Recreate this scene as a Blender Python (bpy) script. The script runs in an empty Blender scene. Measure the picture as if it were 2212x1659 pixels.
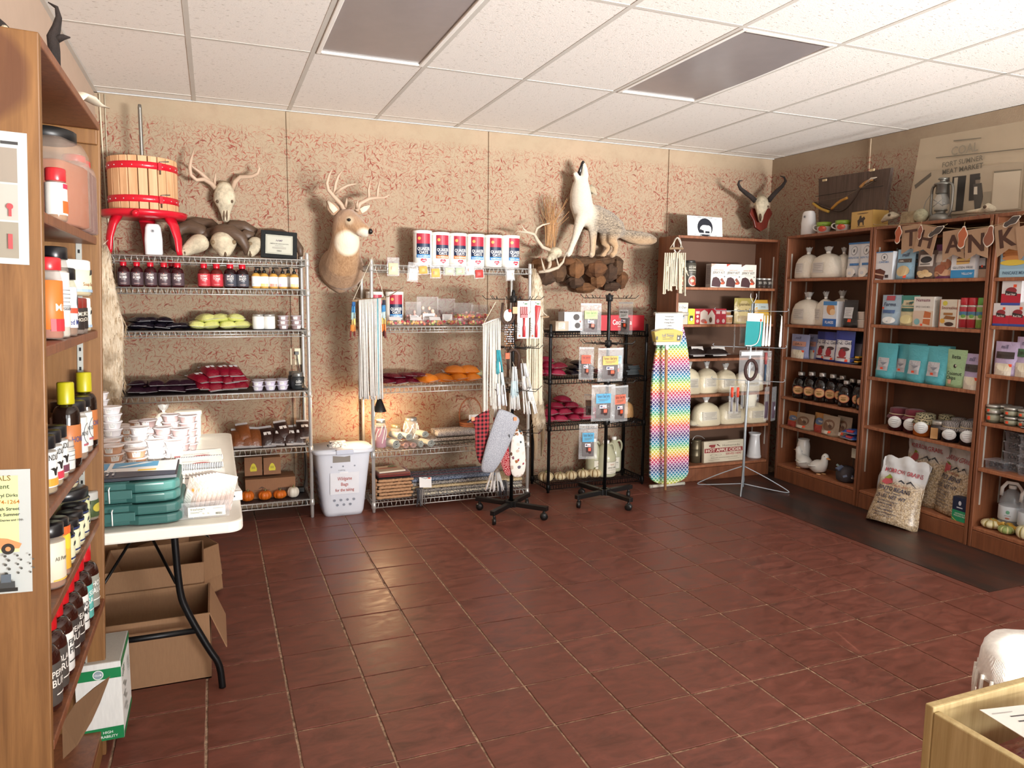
import bpy, math, random
from math import sin, cos, pi, radians, sqrt, tan, atan2
from mathutils import Vector, Matrix, Euler
rnd = random.Random(7)
SC = bpy.context.scene
COL = SC.collection
F_PX, YAW, PITCH, ROLL, EYE = 1596.3, .3839, -.1171, -.0109, 1.55
_f = Vector((sin(YAW)*cos(PITCH), cos(YAW)*cos(PITCH), sin(PITCH)))
_r0 = Vector((cos(YAW), -sin(YAW), 0)); _u0 = _r0.cross(_f)
_r = _r0*cos(ROLL) - _u0*sin(ROLL); _u = _r0*sin(ROLL) + _u0*cos(ROLL)
cam = bpy.data.cameras.new('camera'); cam.sensor_width = 36; cam.lens = 36*F_PX/2212; cam.clip_start = .05
co = bpy.data.objects.new('camera', cam); COL.objects.link(co); SC.camera = co
CAMP = Vector((0, 0, EYE))
co.matrix_world = Matrix(((_r.x, _u.x, -_f.x, 0), (_r.y, _u.y, -_f.y, 0), (_r.z, _u.z, -_f.z, EYE), (0, 0, 0, 1)))
SC.view_settings.view_transform = 'Standard'; SC.view_settings.look = 'None'
SC.view_settings.gamma = 1; SC.view_settings.use_curve_mapping = False
SC.view_settings.exposure = 0.0
SC.cycles.use_denoising = True
SC.cycles.transparent_max_bounces = 24
SC.cycles.max_bounces = 8; SC.cycles.diffuse_bounces = 5
w = bpy.data.worlds.new('daylight'); SC.world = w; w.use_nodes = True
w.node_tree.nodes['Background'].inputs[0].default_value = (.75, .85, 1, 1)
w.node_tree.nodes['Background'].inputs[1].default_value = 1.0
def area(name, loc, rot, sx, sy, watt, col=(1, 1, 1)):
    l = bpy.data.lights.new(name, 'AREA'); l.shape = 'RECTANGLE'; l.size = sx; l.size_y = sy; l.energy = watt; l.color = col
    o = bpy.data.objects.new(name, l); COL.objects.link(o); o.location = loc; o.rotation_euler = rot; return o
def spot(name, loc, target, watt, deg, col, blend=.25, r=.02):
    l = bpy.data.lights.new(name, 'SPOT'); l.energy = watt; l.spot_size = radians(deg); l.spot_blend = blend; l.color = col; l.shadow_soft_size = r
    o = bpy.data.objects.new(name, l); COL.objects.link(o); o.location = loc
    o.rotation_euler = (Vector(target)-Vector(loc)).to_track_quat('-Z', 'Y').to_euler(); return o
area('window_daylight', (1.2, -3.85, 1.55), (radians(90), 0, 0), 2.6, 1.9, 115, (1, .985, .965))
area('window_daylight', (3.6, -3.85, 1.55), (radians(90), 0, 0), 2.4, 1.9, 190, (1, .985, .965))
for _x, _tx, _w in ((2.9, .1, 120), (4.1, 3.6, 132)):      # added fill lamps with no real source, aimed up to brighten the ceiling
    area('pavement_glow', (_x, -3.7, .8), ((Vector((_tx, 3.2, 3.0))-Vector((_x, -3.7, .8))).to_track_quat('-Z', 'Y').to_euler()), 2.2, .5, _w, (1, .985, .96)).data.spread = radians(52)
SUNC = (1, .95, .86)
spot('sunbeam', (.35, -3.6, 2.2), (-.15, 3.95, .8), 9500, 4.0, SUNC, .9)
spot('sunbeam', (.5, -3.6, 2.3), (1.04, 5.06, 1.36), 420, 3.0, SUNC, .7)
spot('sunbeam', (1.1, -3.6, 2.3), (2.53, 1.5, .315), 26000, 2.5, SUNC, .7)
def ray(px, py): return _r*((px-1106)/F_PX) - _u*((py-829.5)/F_PX) + _f
def PY(px, py, Y): d = ray(px, py); return CAMP + d*(Y/d.y)
def PX(px, py, X): d = ray(px, py); return CAMP + d*(X/d.x)
def PZ(px, py, Z): d = ray(px, py); return CAMP + d*((Z-EYE)/d.z)
class Fr:
    """a shelf front: O base point, u along the front, n out of the front, rz turns a product's -Y to n"""
    def __init__(s, O, rz, M=None):
        s.O = Vector(O); s.rz = rz; s.u = Vector((cos(rz), sin(rz), 0)); s.n = Vector((sin(rz), -cos(rz), 0))
    def uz(s, px, py, d=0):
        q = ray(px, py); O = s.O - s.n*d; t = (O-CAMP).dot(s.n)/q.dot(s.n); p = CAMP + q*t
        return (p-O).dot(s.u), p.z
    def loc(s, u, d, z): p = s.O + s.u*u - s.n*d; return Vector((p.x, p.y, z))
def lin(h):
    if not isinstance(h, str): return tuple(h)[:3]
    c = [int(h[i:i+2], 16)/255 for i in (0, 2, 4)]
    return tuple(x/12.92 if x <= .04045 else ((x+.055)/1.055)**2.4 for x in c)
class G:
    def __init__(s, name):
        s.m = bpy.data.materials.new(name); s.m.use_nodes = True; s.t = s.m.node_tree; s.t.nodes.clear()
        s.out = s.t.nodes.new('ShaderNodeOutputMaterial'); s.p = s.n('ShaderNodeBsdfPrincipled')
        s.t.links.new(s.p.outputs[0], s.out.inputs[0]); s._o = None
    def n(s, ty, ins=None, **pr):
        x = s.t.nodes.new(ty)
        for k, v in pr.items(): setattr(x, k, v)
        for k, v in (ins or {}).items(): s.set(x.inputs[k], v)
        return x
    def set(s, i, v):
        if isinstance(v, bpy.types.NodeSocket): s.t.links.new(v, i)
        elif hasattr(i.default_value, '__len__') and not isinstance(v, (int, float)):
            v = tuple(v); i.default_value = v + (1,)*(len(i.default_value)-len(v))
        else: i.default_value = v
    def ma(s, op, a, b=0, c=0, cl=False):
        x = s.n('ShaderNodeMath', {0: a, 1: b, 2: c}, operation=op); x.use_clamp = cl; return x.outputs[0]
    def mix(s, f, a, b, mode='MIX'):
        x = s.t.nodes.new('ShaderNodeMix'); x.data_type = 'RGBA'; x.blend_type = mode
        s.set(x.inputs[0], f); s.set(x.inputs[6], a); s.set(x.inputs[7], b); return x.outputs[2]
    def obj(s):
        if not s._o: s._o = s.n('ShaderNodeTexCoord')
        return s._o.outputs['Object']
    def gen(s): s.obj(); return s._o.outputs['Generated']
    def vec(s, sc, rot=(0, 0, 0), v=None): return s.n('ShaderNodeMapping', {0: v or s.obj(), 2: rot, 3: sc}).outputs[0]
    def noise(s, v, sc, det=3, ro=.55, dist=0): return s.n('ShaderNodeTexNoise', {'Vector': v, 'Scale': sc, 'Detail': det, 'Roughness': ro, 'Distortion': dist}).outputs[0]
    def ramp(s, f, *st):
        x = s.n('ShaderNodeValToRGB', {0: f}); e = x.color_ramp.elements
        while len(e) < len(st): e.new(.5)
        for k, (p, c) in zip(e, st): k.position = p; k.color = lin(c) + (1,)
        return x.outputs[0]
    def mr(s, f, a, b, c=0, d=1): return s.n('ShaderNodeMapRange', {0: f, 1: a, 2: b, 3: c, 4: d}).outputs[0]
    def P(s, **k):
        for a, v in k.items(): s.set(s.p.inputs[{'col': 'Base Color', 'r': 'Roughness', 'met': 'Metallic', 'al': 'Alpha', 'nor': 'Normal', 'ior': 'IOR', 'tr': 'Transmission Weight', 'sh': 'Sheen Weight', 'sp': 'Specular IOR Level', 'em': 'Emission Color', 'es': 'Emission Strength'}[a]], v)
        return s
    def bump(s, h, st=.3, d=.01): return s.n('ShaderNodeBump', {'Strength': st, 'Distance': d, 'Height': h}).outputs[0]
_MC = {}
def m(col, r=.55, k='p', met=0, al=1, **q):
    """colour material with a little procedural variation; k = p plain, c cloth, d cardboard, f fur, w wood, b plastic film, s stone, g glass"""
    key = (col, r, k, met, al, tuple(q.items()))
    if key in _MC: return _MC[key]
    g = G(f'{dict(p="paint",c="cloth",d="card",f="fur",w="wood",b="film",s="stone",g="glass")[k]}_{col}'); c = lin(col); dk = tuple(x*.72 for x in c); lt = tuple(min(1, x*1.12) for x in c)
    if k == 'p': g.P(col=g.mix(g.noise(g.obj(), 9, 2), tuple(x*.93 for x in c), tuple(min(1, x*1.05) for x in c)), r=r, met=met, al=al)
    elif k == 'c':
        wv = g.n('ShaderNodeTexWave', {'Vector': g.obj(), 'Scale': 160, 'Distortion': 3}).outputs[0]
        g.P(col=g.mix(g.ma('MULTIPLY', g.noise(g.obj(), 60, 3), 1), dk, lt), r=.9, sh=.2, nor=g.bump(wv, .25, .002), al=al)
    elif k == 'd': g.P(col=g.mix(g.noise(g.vec((30, 30, 4)), 6, 4), tuple(x*.85 for x in c), lt), r=.8)
    elif k == 'f': g.P(col=g.mix(g.noise(g.vec((70, 70, 22)), 2, 4, .7), tuple(x*.55 for x in c), lt), r=.95, sh=.3, nor=g.bump(g.noise(g.vec((90, 90, 25)), 3, 3, .7), .9, .012))
    elif k == 'w':
        n = g.noise(g.vec(q.get('sc', (26, 26, 2.2))), 3, 5, .6, .6)
        g.P(col=g.mix(g.mr(n, .35, .68), dk, lt), r=r, nor=g.bump(n, .15, .003))
    elif k == 's': g.P(col=g.mix(g.mr(g.noise(g.obj(), 14, 6, .65), .3, .7), tuple(x*.5 for x in c), lt), r=.85, nor=g.bump(g.noise(g.obj(), 30, 6, .7), .6, .02))
    elif k == 'b': g.P(col=c, r=r, al=al, sp=.6, nor=g.bump(g.noise(g.obj(), 38, 2, .5, 1.5), .6, .006))
    elif k == 'g': g.P(col=c, r=r, al=al, sp=.6)
    _MC[key] = g.m; return g.m
CHROME = m('c9c9c5', .3, met=.55); BLACK = m('161616', .4); WHITE = m('ecebe6', .45); BLKMET = m('1b1b1c', .35, met=.6)
CLEAR = m('e6e8ea', .12, 'b', al=.12); FILM = m('dfe2e4', .15, 'b', al=.17); GLASS = m('dfe6e4', .05, 'g', al=.18); CARD = m('9a7452', .8, 'd')
def wood(name, base, dark, light, knots=True, rough=.5):
    g = G(name); tc = g.obj()
    oi = g.n('ShaderNodeObjectInfo').outputs['Random']
    off = g.n('ShaderNodeCombineXYZ', {0: g.ma('MULTIPLY', oi, 7), 1: g.ma('MULTIPLY', oi, 3), 2: g.ma('MULTIPLY', oi, 11)}).outputs[0]
    v = g.n('ShaderNodeVectorMath', {0: tc, 1: off}).outputs[0]
    n = g.noise(g.vec((18, 18, 1.1), v=v), 2.2, 5, .62, .8); fine = g.noise(g.vec((160, 160, 4), v=v), 2, 2)
    c = g.mix(g.mr(n, .32, .68), lin(dark), lin(light)); c = g.mix(g.mr(g.noise(v, 1.3, 3), .35, .65, 0, .55), c, lin(base))
    c = g.mix(g.mr(fine, .45, .75, 0, .25), c, lin(dark))
    if knots:
        vo = g.n('ShaderNodeTexVoronoi', {'Vector': g.vec((3.4, 3.4, 1.9), v=v), 'Scale': 1.0})
        d = vo.outputs['Distance']; pick = g.ma('GREATER_THAN', g.n('ShaderNodeSeparateColor', {0: vo.outputs['Color']}).outputs[0], .62)
        kn = g.ma('MULTIPLY', g.mr(d, .13, .05), pick); c = g.mix(g.ma('MULTIPLY', kn, .8), c, lin('3a1d10'))
    g.P(col=c, r=rough, nor=g.bump(n, .12, .004)); return g.m
WOODR = wood('stained_pine', '7a4a30', '623825', '8c583a', rough=.42); WOODL = wood('honey_pine', '7f562e', '684422', '8f673a', rough=.5)
def heart(mt):
    g = mt.node_tree; P_ = next(n for n in g.nodes if n.type == 'BSDF_PRINCIPLED'); l = P_.inputs[0].links[0].from_socket; q = G('tmp'); bpy.data.materials.remove(q.m); q.t = g; q._o = None
    s_ = q.n('ShaderNodeSeparateXYZ', {0: q.obj()}).outputs; w_ = q.ma('SUBTRACT', q.noise(q.obj(), 3, 3), .5); d_ = q.ma('ADD', q.ma('ADD', q.ma('POWER', q.ma('DIVIDE', q.ma('ADD', s_[0], .16), .15), 2), q.ma('POWER', q.ma('DIVIDE', q.ma('SUBTRACT', s_[2], 1.98), .13), 2)), w_)
    g.links.new(q.mix(q.mr(d_, 1.0, .75, 0, .75), l, lin('4f2a18')), P_.inputs[0]); return mt
WOODS = heart(wood('honey_pine_side', '7a532c', '644220', '8a6238'))
WOODT = wood('shelf_edge_pine', '9a6040', '7c4830', 'ab7350', False)
WOODP = wood('raw_pine', 'b5a070', '96804f', 'c4b184', rough=.65); SLATW = wood('press_wood', 'd0a074', 'bd8c62', 'dcb086', False, .55)
HARD = m('5c4130', .7)
def sub(poly, nx):
    """cut a 2-D polygon into vertical strips so that it can follow a curved face"""
    x0 = min(p[0] for p in poly); x1 = max(p[0] for p in poly); out = []
    for i in range(nx):
        a = x0+(x1-x0)*i/nx; b = x0+(x1-x0)*(i+1)/nx; q = poly
        for lim, sg in ((a, 1), (b, -1)):
            r = []
            for k in range(len(q)):
                p, s = q[k], q[(k+1) % len(q)]; dp, ds = (p[0]-lim)*sg, (s[0]-lim)*sg
                if dp >= 0: r.append(p)
                if (dp > 0 > ds) or (dp < 0 < ds): t = dp/(dp-ds); r.append((lim, p[1]+(s[1]-p[1])*t))
            q = r
            if not q: break
        if len(q) > 2: out.append(q)
    return out
class MB:
    def __init__(s): s.v = []; s.f = []; s.mi = []; s.sm = []; s.ms = []
    def mat(s, x):
        if isinstance(x, str): x = m(x)
        if x not in s.ms: s.ms.append(x)
        return s.ms.index(x)
    def add(s, vs, fs, mt, sm=False, T=None):
        b = len(s.v); k = s.mat(mt)
        s.v += [tuple(T @ Vector(p)) for p in vs] if T else [tuple(p) for p in vs]
        for f in fs: s.f.append([i+b for i in f]); s.mi.append(k); s.sm.append(sm)
        return s
    def box(s, c, d, mt, T=None, tp=1):
        x, y, z = d[0]/2, d[1]/2, d[2]/2
        vs = [(c[0]+sx*x*(tp if sz > 0 else 1), c[1]+sy*y*(tp if sz > 0 else 1), c[2]+sz*z) for sz in (-1, 1) for sx, sy in ((-1, -1), (1, -1), (1, 1), (-1, 1))]
        return s.add(vs, [(3, 2, 1, 0), (4, 5, 6, 7), (0, 1, 5, 4), (1, 2, 6, 5), (2, 3, 7, 6), (3, 0, 4, 7)], mt, False, T)
    def lathe(s, prof, mt, n=16, c=(0, 0, 0), T=None, sm=True, sx=1, sy=1, ribs=0, ra=.0):
        vs = []; fs = []; k = len(prof)
        for i in range(n):
            a = 2*pi*i/n; e = 1 - ra*abs(cos(ribs*a/2))**6 if ribs else 1
            for r, z in prof: vs.append((c[0]+r*e*sin(a)*sx, c[1]-r*e*cos(a)*sy, c[2]+z))
        for i in range(n):
            j = (i+1) % n
            for q in range(k-1): fs.append((i*k+q, j*k+q, j*k+q+1, i*k+q+1))
        if prof[0][0] > 1e-6: fs.append([i*k for i in range(n)][::-1])
        if prof[-1][0] > 1e-6: fs.append([i*k+k-1 for i in range(n)])
        return s.add(vs, fs, mt, sm, T)
    def loft(s, secs, mt, n=12, sm=True, up=(0, 0, 1), cap=True, ex=2.0, T=None):
        """secs: (point, rx, ry) sections along a path; rx across, ry along the side that 'up' points to"""
        pts = [Vector(q[0]) for q in secs]; vs = []; fs = []; pu = Vector(up)
        for i, q in enumerate(secs):
            t = (pts[min(i+1, len(pts)-1)] - pts[max(i-1, 0)]).normalized()
            x = t.cross(pu)
            if x.length < 1e-4: x = t.cross(Vector((.3, .8, .5)))
            x.normalize(); y = x.cross(t).normalized(); pu = y
            ry = q[2] if len(q) > 2 else q[1]
            for j in range(n):
                a = 2*pi*j/n; ca, sa = cos(a), sin(a)
                if ex != 2: ca, sa = math.copysign(abs(ca)**(2/ex), ca), math.copysign(abs(sa)**(2/ex), sa)
                vs.append(pts[i] + x*(q[1]*ca) + y*(ry*sa))
        for i in range(len(secs)-1):
            for j in range(n): k = (j+1) % n; fs.append((i*n+j, i*n+k, i*n+n+k, i*n+n+j))
        if cap: fs.append(list(range(n))[::-1]); fs.append([(len(secs)-1)*n+j for j in range(n)])
        return s.add(vs, fs, mt, sm, T)
    def tube(s, pts, r, mt, n=6, T=None, r1=None, smooth=0):
        pts = [Vector(p) for p in pts]
        for _ in range(smooth):
            q = [pts[0]]
            for a, b in zip(pts, pts[1:]): q += [a.lerp(b, .25), a.lerp(b, .75)]
            pts = q + [pts[-1]]
        N = len(pts)-1
        return s.loft([(p, r if r1 is None else r+(r1-r)*i/N) for i, p in enumerate(pts)], mt, n, T=T)
    def ball(s, c, r, mt, n=12, T=None):
        rx, ry, rz = (r, r, r) if not hasattr(r, '__len__') else r
        k = max(5, n//2+1)
        return s.lathe([(rx*sin(pi*i/k), -rz*cos(pi*i/k)) for i in range(k+1)], mt, n, c, T, sy=ry/rx)
    def prism(s, poly, z0, z1, mt, T=None, sm=False):
        n = len(poly); vs = [(x, y, z0) for x, y in poly] + [(x, y, z1) for x, y in poly]
        return s.add(vs, [list(range(n))[::-1], list(range(n, 2*n))] + [(i, (i+1) % n, n+(i+1) % n, n+i) for i in range(n)], mt, sm, T)
    def pillow(s, w, l, t, mt, T=None, n=8, e=.5, flat=.35, wr=0):
        """a flat filled bag, seam all round, lying in XY, thickness t"""
        vs = []; fs = []
        for sg in (1, -1):
            for j in range(n+1):
                for i in range(n+1):
                    x, y = 2*i/n-1, 2*j/n-1; h = max(0, (1-x*x)*(1-y*y))**e
                    h *= 1 + wr*sin(i*2.1+j*1.3)*.5
                    vs.append((x*w/2*(1-.05*(1-y*y)*0), y*l/2, t*(flat if sg < 0 else 1-flat)*sg*h + t*flat))
        N = (n+1)**2
        for j in range(n):
            for i in range(n):
                a = j*(n+1)+i; fs.append((a, a+1, a+n+2, a+n+1)); fs.append((N+a+n+1, N+a+n+2, N+a+1, N+a))
        return s.add(vs, fs, mt, True, T)
    def draw(s, items, mapf, z=.0008, nx=1):
        """flat print: r rect, e ellipse, p polygon, t text, in face coordinates; mapf(x,y,h) lays it on the face"""
        for q, it in enumerate(items):
            h = z + q*.00025; k = it[0]; polys = []
            if k == 'r': _, x, y, w_, h_, c = it; polys = [[(x, y), (x+w_, y), (x+w_, y+h_), (x, y+h_)]]
            elif k == 'e':
                _, x, y, rx, ry, c = it; polys = [[(x+rx*cos(a*pi/10), y+ry*sin(a*pi/10)) for a in range(20)]]
            elif k == 'p': _, ps, c = it; polys = [list(ps)]
            elif k == 't':
                tx, x, y, hh, c = it[1:6]; mw = it[6] if len(it) > 6 else 0; rot = it[7] if len(it) > 7 else 0
                tv, tf, tw = text(tx); sy = hh/.72; sx = sy if not mw else min(sy, mw/tw)
                ca, sa = cos(rot), sin(rot)
                ps = [((vx-tw/2)*sx, vy*sy) for vx, vy in tv]; ps = [(x+a*ca-b*sa, y+a*sa+b*ca) for a, b in ps]
                s.add([mapf(a, b, h) for a, b in ps], tf, c if not isinstance(c, str) else m(c, .5)); continue
            for po in polys:
                for pp in (sub(po, nx) if nx > 1 else [po]):
                    s.add([mapf(a, b, h) for a, b in pp], [list(range(len(pp)))], c if not isinstance(c, str) else m(c, .45))
        return s
    def mesh(s, name):
        me = bpy.data.meshes.new(name); me.from_pydata(s.v, [], s.f)
        for x in s.ms: me.materials.append(x)
        me.polygons.foreach_set('material_index', s.mi); me.polygons.foreach_set('use_smooth', s.sm); me.update(); return me
    def build(s, name, parent=None, loc=None, bev=0, **tags):
        if loc is not None: l = Vector(loc); s.v = [tuple(Vector(p)-l) for p in s.v]
        o = bpy.data.objects.new(name, s.mesh(name)); COL.objects.link(o)
        if parent: o.parent = parent
        elif loc is not None: o.location = loc
        if bev: bevel(o, bev)
        tag(o, **tags); return o
def bevel(o, w_, seg=2):
    b = o.modifiers.new('edge', 'BEVEL'); b.width = w_; b.segments = seg; b.limit_method = 'ANGLE'; b.angle_limit = radians(40)
def tag(o, label=None, cat=None, group=None, kind=None):
    for k, v in (('label', label), ('category', cat), ('group', group), ('kind', kind)):
        if v: o[k] = v
    return o
def empty(name, loc=(0, 0, 0), rz=0, label=None, cat=None, group=None, rot=None):
    o = bpy.data.objects.new(name, None); COL.objects.link(o); o.empty_display_size = .05
    o.location = loc; o.rotation_euler = rot or (0, 0, rz); return tag(o, label, cat, group)
_TX = {}
def text(tx):
    if tx not in _TX:
        cu = bpy.data.curves.new('t', 'FONT'); cu.body = tx; cu.resolution_u = 2; cu.offset = .012
        o = bpy.data.objects.new('t', cu); COL.objects.link(o)
        me = bpy.data.meshes.new_from_object(o.evaluated_get(bpy.context.evaluated_depsgraph_get()))
        vs = [(p.co.x, p.co.y) for p in me.vertices]; fs = [list(p.vertices) for p in me.polygons]
        x0 = min(v[0] for v in vs); x1 = max(v[0] for v in vs)
        _TX[tx] = ([(a-x0, b) for a, b in vs], fs, x1-x0)
        bpy.data.objects.remove(o); bpy.data.meshes.remove(me); bpy.data.curves.remove(cu)
    return _TX[tx]
class Proto:
    def __init__(s, name, cat, size): s.name = name; s.cat = cat; s.size = size; s.parts = []
    def part(s, name, mb, par=-1): s.parts.append((name, mb.mesh(name), par)); return len(s.parts)-1
def put(pr, label, loc, rz=0, size=None, group=None, rot=None, name=None, cat=None):
    """a thing and each of its parts as objects of their own; meshes are shared"""
    e = empty(name or pr.name, loc, rz, label, cat or pr.cat, group, rot)
    if size: e.scale = tuple(a/b if a else 1 for a, b in zip(size, pr.size))
    os = []
    for nm, me, par in pr.parts:
        o = bpy.data.objects.new(nm, me); COL.objects.link(o); o.parent = os[par] if par >= 0 else e; os.append(o)
    return e
def flat(d=0): return lambda x, y, h: (x, -d-h, y)
def wrap(R, off=0): return lambda x, y, h: ((R+h)*sin(x/R), -(R+h)*cos(x/R), y)
# ================================================================ ROOM
H = 2.827; WL = -.66; YB = 5.57; YF = -4.0
def wx(y): return 4.80 + (YB-y)*.0575          # the shelved wall runs a little out of square
TS = .2954; TX0 = -.0722; TY0 = 2.8766
g = G('red_clay_tile'); oi = g.n('ShaderNodeObjectInfo').outputs['Random']
v = g.n('ShaderNodeVectorMath', {0: g.n('ShaderNodeNewGeometry').outputs['Position'], 1: g.n('ShaderNodeCombineXYZ', {0: oi, 1: oi}).outputs[0]}).outputs[0]
n1 = g.noise(g.vec((5, 12, 5), v=v), 1.6, 6, .65, .8); n2 = g.noise(v, 22, 4, .7)
c = g.mix(g.mr(n1, .3, .7), lin('58362d'), lin('865145')); c = g.mix(g.mr(n2, .55, .8, 0, .5), c, lin('685049'))
c = g.mix(g.mr(oi, 0, 1, 0, .35), c, lin('6c3a2c')); TILE = g.P(col=c, r=g.mr(n1, .3, .7, .3, .5), nor=g.bump(n2, .12, .004), sp=.35).m
g = G('grout'); GROUT = g.P(col=g.mix(g.mr(g.noise(g.obj(), 40, 4, .7), .35, .65), lin('6a5342'), lin('c9ab90')), r=.9, nor=g.bump(g.noise(g.obj(), 90, 3), .7, .006)).m
g = G('painted_concrete'); n1 = g.noise(g.vec((3, 1, 1)), 2.2, 5, .65); CONC = g.P(col=g.mix(g.mr(n1, .42, .62), lin('2e2725'), lin('4f2c22')), r=.38, nor=g.bump(g.noise(g.obj(), 25, 4), .1, .004)).m
fl = MB(); fl.box(((WL+5.3)/2-.1, (YB+YF)/2, -.054), (6.4, YB-YF+.3, .1), GROUT); FLOOR = fl.build('floor', kind='structure')
def tile_mesh(k, wx_=TS, wy_=TS):
    r = random.Random(k); a, b = wx_/2-.0042, wy_/2-.0042; N = 7; top = [];
    for q in range(4*N):
        s, t = divmod(q, N); f = t/N*2-1; j = r.uniform(-.0013, .0013)
        top.append([(f*a, -b+j), (a+j, f*b), (-f*a, b+j), (-a+j, -f*b)][s])
    h = r.uniform(-.0007, .0007); vs = [(x, y, -.006) for x, y in top] + [(x, y, -.0012+h) for x, y in top] + [(x*.985, y*.985, h) for x, y in top]
    n = 4*N; fs = [(i, (i+1) % n, n+(i+1) % n, n+i) for i in range(n)] + [(n+i, n+(i+1) % n, 2*n+(i+1) % n, 2*n+i) for i in range(n)] + [list(range(2*n, 3*n))]
    return MB().add(vs, fs, TILE).mesh('floor_tile')
TM = [tile_mesh(k) for k in range(6)]; cnt = 0; rest = MB()
cells = [(i, j) for j in range(-9, 9) for i in range(-2, 13)] + [(i, j) for j in range(-9, -1) for i in (13, 14, 15)]
cells.sort(key=lambda q: -1/(.2+max(0, TY0+q[1]*TS)) if TY0+q[1]*TS > .8 else 9)
for i, j in cells:
    x, y = TX0+(i+.5)*TS, TY0+(j+.5)*TS
    if cnt < 290 and y > .9 and x < 1.1*y+.3:
        o = bpy.data.objects.new('floor_tile', TM[rnd.randrange(6)]); COL.objects.link(o); o.parent = FLOOR; o.location = (x, y, rnd.uniform(-.0005, .0005)); o.rotation_euler = (0, 0, rnd.choice((0, pi)) + rnd.uniform(-.003, .003)); cnt += 1
    else: rest.box((x, y, -.003), (TS-.009, TS-.009, .006), TILE)
for j in range(-1, 8): rest.box((TX0+13*TS+.029, TY0+(j+.5)*TS, -.003), (.05, TS-.009, .006), TILE)
rest.build('floor_tile_rest', FLOOR, kind='stuff')
MB().box((4.33, 3.89, -.002), (1.0, 2.62, .006), CONC).build('concrete_strip', FLOOR)
g = G('dabbed_plaster'); P_ = g.n('ShaderNodeSeparateXYZ', {0: g.n('ShaderNodeNewGeometry').outputs['Position']}); X, Y, Z = P_.outputs
uv = g.n('ShaderNodeCombineXYZ', {0: g.ma('ADD', X, Y), 1: Z}).outputs[0]
base = g.mix(g.mr(g.noise(uv, 1.7, 4), .3, .7), lin('93836c'), lin('9b8770')); base = g.mix(g.mr(g.noise(uv, 9, 5, .7), .45, .75, 0, .5), base, lin('88725d'))
band = g.mr(Z, H-.10, H-.17)
def dabs(base, sc, wd, ln, ca, cb, lo, hi, seed, mx):
    ofs = g.n('ShaderNodeVectorMath', {0: uv, 1: (seed, seed*1.7, 0)}).outputs[0]
    ofs = g.n('ShaderNodeVectorMath', {0: ofs, 1: g.n('ShaderNodeVectorMath', {0: g.n('ShaderNodeTexNoise', {'Vector': ofs, 'Scale': sc*.5}).outputs[1], 1: (.35/sc,)*3}, operation='MULTIPLY').outputs[0]}).outputs[0]
    vo = g.n('ShaderNodeTexVoronoi', {'Vector': ofs, 'Scale': sc}, voronoi_dimensions='2D'); rgb = g.n('ShaderNodeSeparateColor', {0: vo.outputs['Color']}).outputs
    dv = g.n('ShaderNodeVectorMath', {0: ofs, 1: vo.outputs['Position']}, operation='SUBTRACT').outputs[0]
    d = g.n('ShaderNodeSeparateXYZ', {0: g.n('ShaderNodeVectorRotate', {'Vector': dv, 'Angle': g.ma('MULTIPLY', rgb[0], 6.283)}, rotation_type='Z_AXIS').outputs[0]}).outputs
    L = ln/sc; t = g.ma('DIVIDE', d[0], L); t2 = g.ma('MULTIPLY', t, t)
    yy = g.ma('ABSOLUTE', g.ma('SUBTRACT', d[1], g.ma('MULTIPLY', t2, g.ma('MULTIPLY', g.ma('SUBTRACT', rgb[1], .5), .5/sc))))
    k = g.ma('SUBTRACT', g.ma('MULTIPLY', g.ma('SUBTRACT', 1, t2), wd/sc), yy)
    k = g.mr(k, 0, wd*.35/sc)
    cl = g.mr(g.ma('SUBTRACT', g.noise(uv, 3.1+seed*.07, 3, .6), g.ma('MULTIPLY', rgb[2], .12)), lo, hi)
    k = g.ma('MULTIPLY', g.ma('MULTIPLY', k, cl, cl=True), g.ma('MULTIPLY', band, mx))
    return g.mix(k, base, g.mix(rgb[1], lin(ca), lin(cb)))
c = dabs(base, 46, .10, .62, '8a4a40', '6a5240', .26, .40, 3, .6)
c = dabs(c, 34, .11, .62, '8e3f30', '84503f', .32, .45, 9, .75)
c = dabs(c, 26, .12, .58, '8a3728', '7d3a2c', .36, .50, 17, .8)
c = dabs(c, 19, .11, .52, '7e2a1e', '6e2a20', .44, .56, 29, .9)
PLAST = g.P(col=c, r=.85, nor=g.bump(g.noise(uv, 120, 3), .25, .004)).m
PINK = m('c3ab98', .85, 's'); PINK = m('bda693', .8)
MB().box((2.05, YB+.05, H/2), (6.2, .1, H), PLAST).build('wall_back', kind='structure')
q = MB(); q.prism([(wx(YB+.1), YB+.1), (wx(YF), YF), (wx(YF)+.1, YF), (wx(YB+.1)+.1, YB+.1)][::-1], 0, H, PLAST); q.build('wall_right', kind='structure')
MB().box((WL-.05, (YB+YF)/2, H/2), (.1, YB-YF+.2, H), PINK).build('wall_left', kind='structure')
q = MB()
for x0, x1, z0, z1 in ((-.8, 5.6, 0, .55), (-.8, 5.6, 2.55, H), (-.8, -.5, .55, 2.55), (1.75, 2.35, .55, 2.55), (4.85, 5.6, .55, 2.55)): q.box(((x0+x1)/2, YF+.25, (z0+z1)/2), (x1-x0, .1, z1-z0), PINK)
WF = q.build('wall_front', kind='structure')
for k, x in enumerate((.53, 2.04, 3.69)):
    MB().box((x, YB-.006, H/2), (.022, .012, H-.01), PLAST).build(f'trim_{k+1}', kind='structure', bev=.004)
MB().box((wx(4.53)-.004, 4.53, H/2), (.012, .02, H-.01), PLAST).build('trim_4', kind='structure', bev=.003)
g = G('fissured_panel'); vv = g.vec((9, 26, 9)); n1 = g.noise(vv, 3.2, 3, .6); n2 = g.noise(g.obj(), 120, 2)
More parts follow.
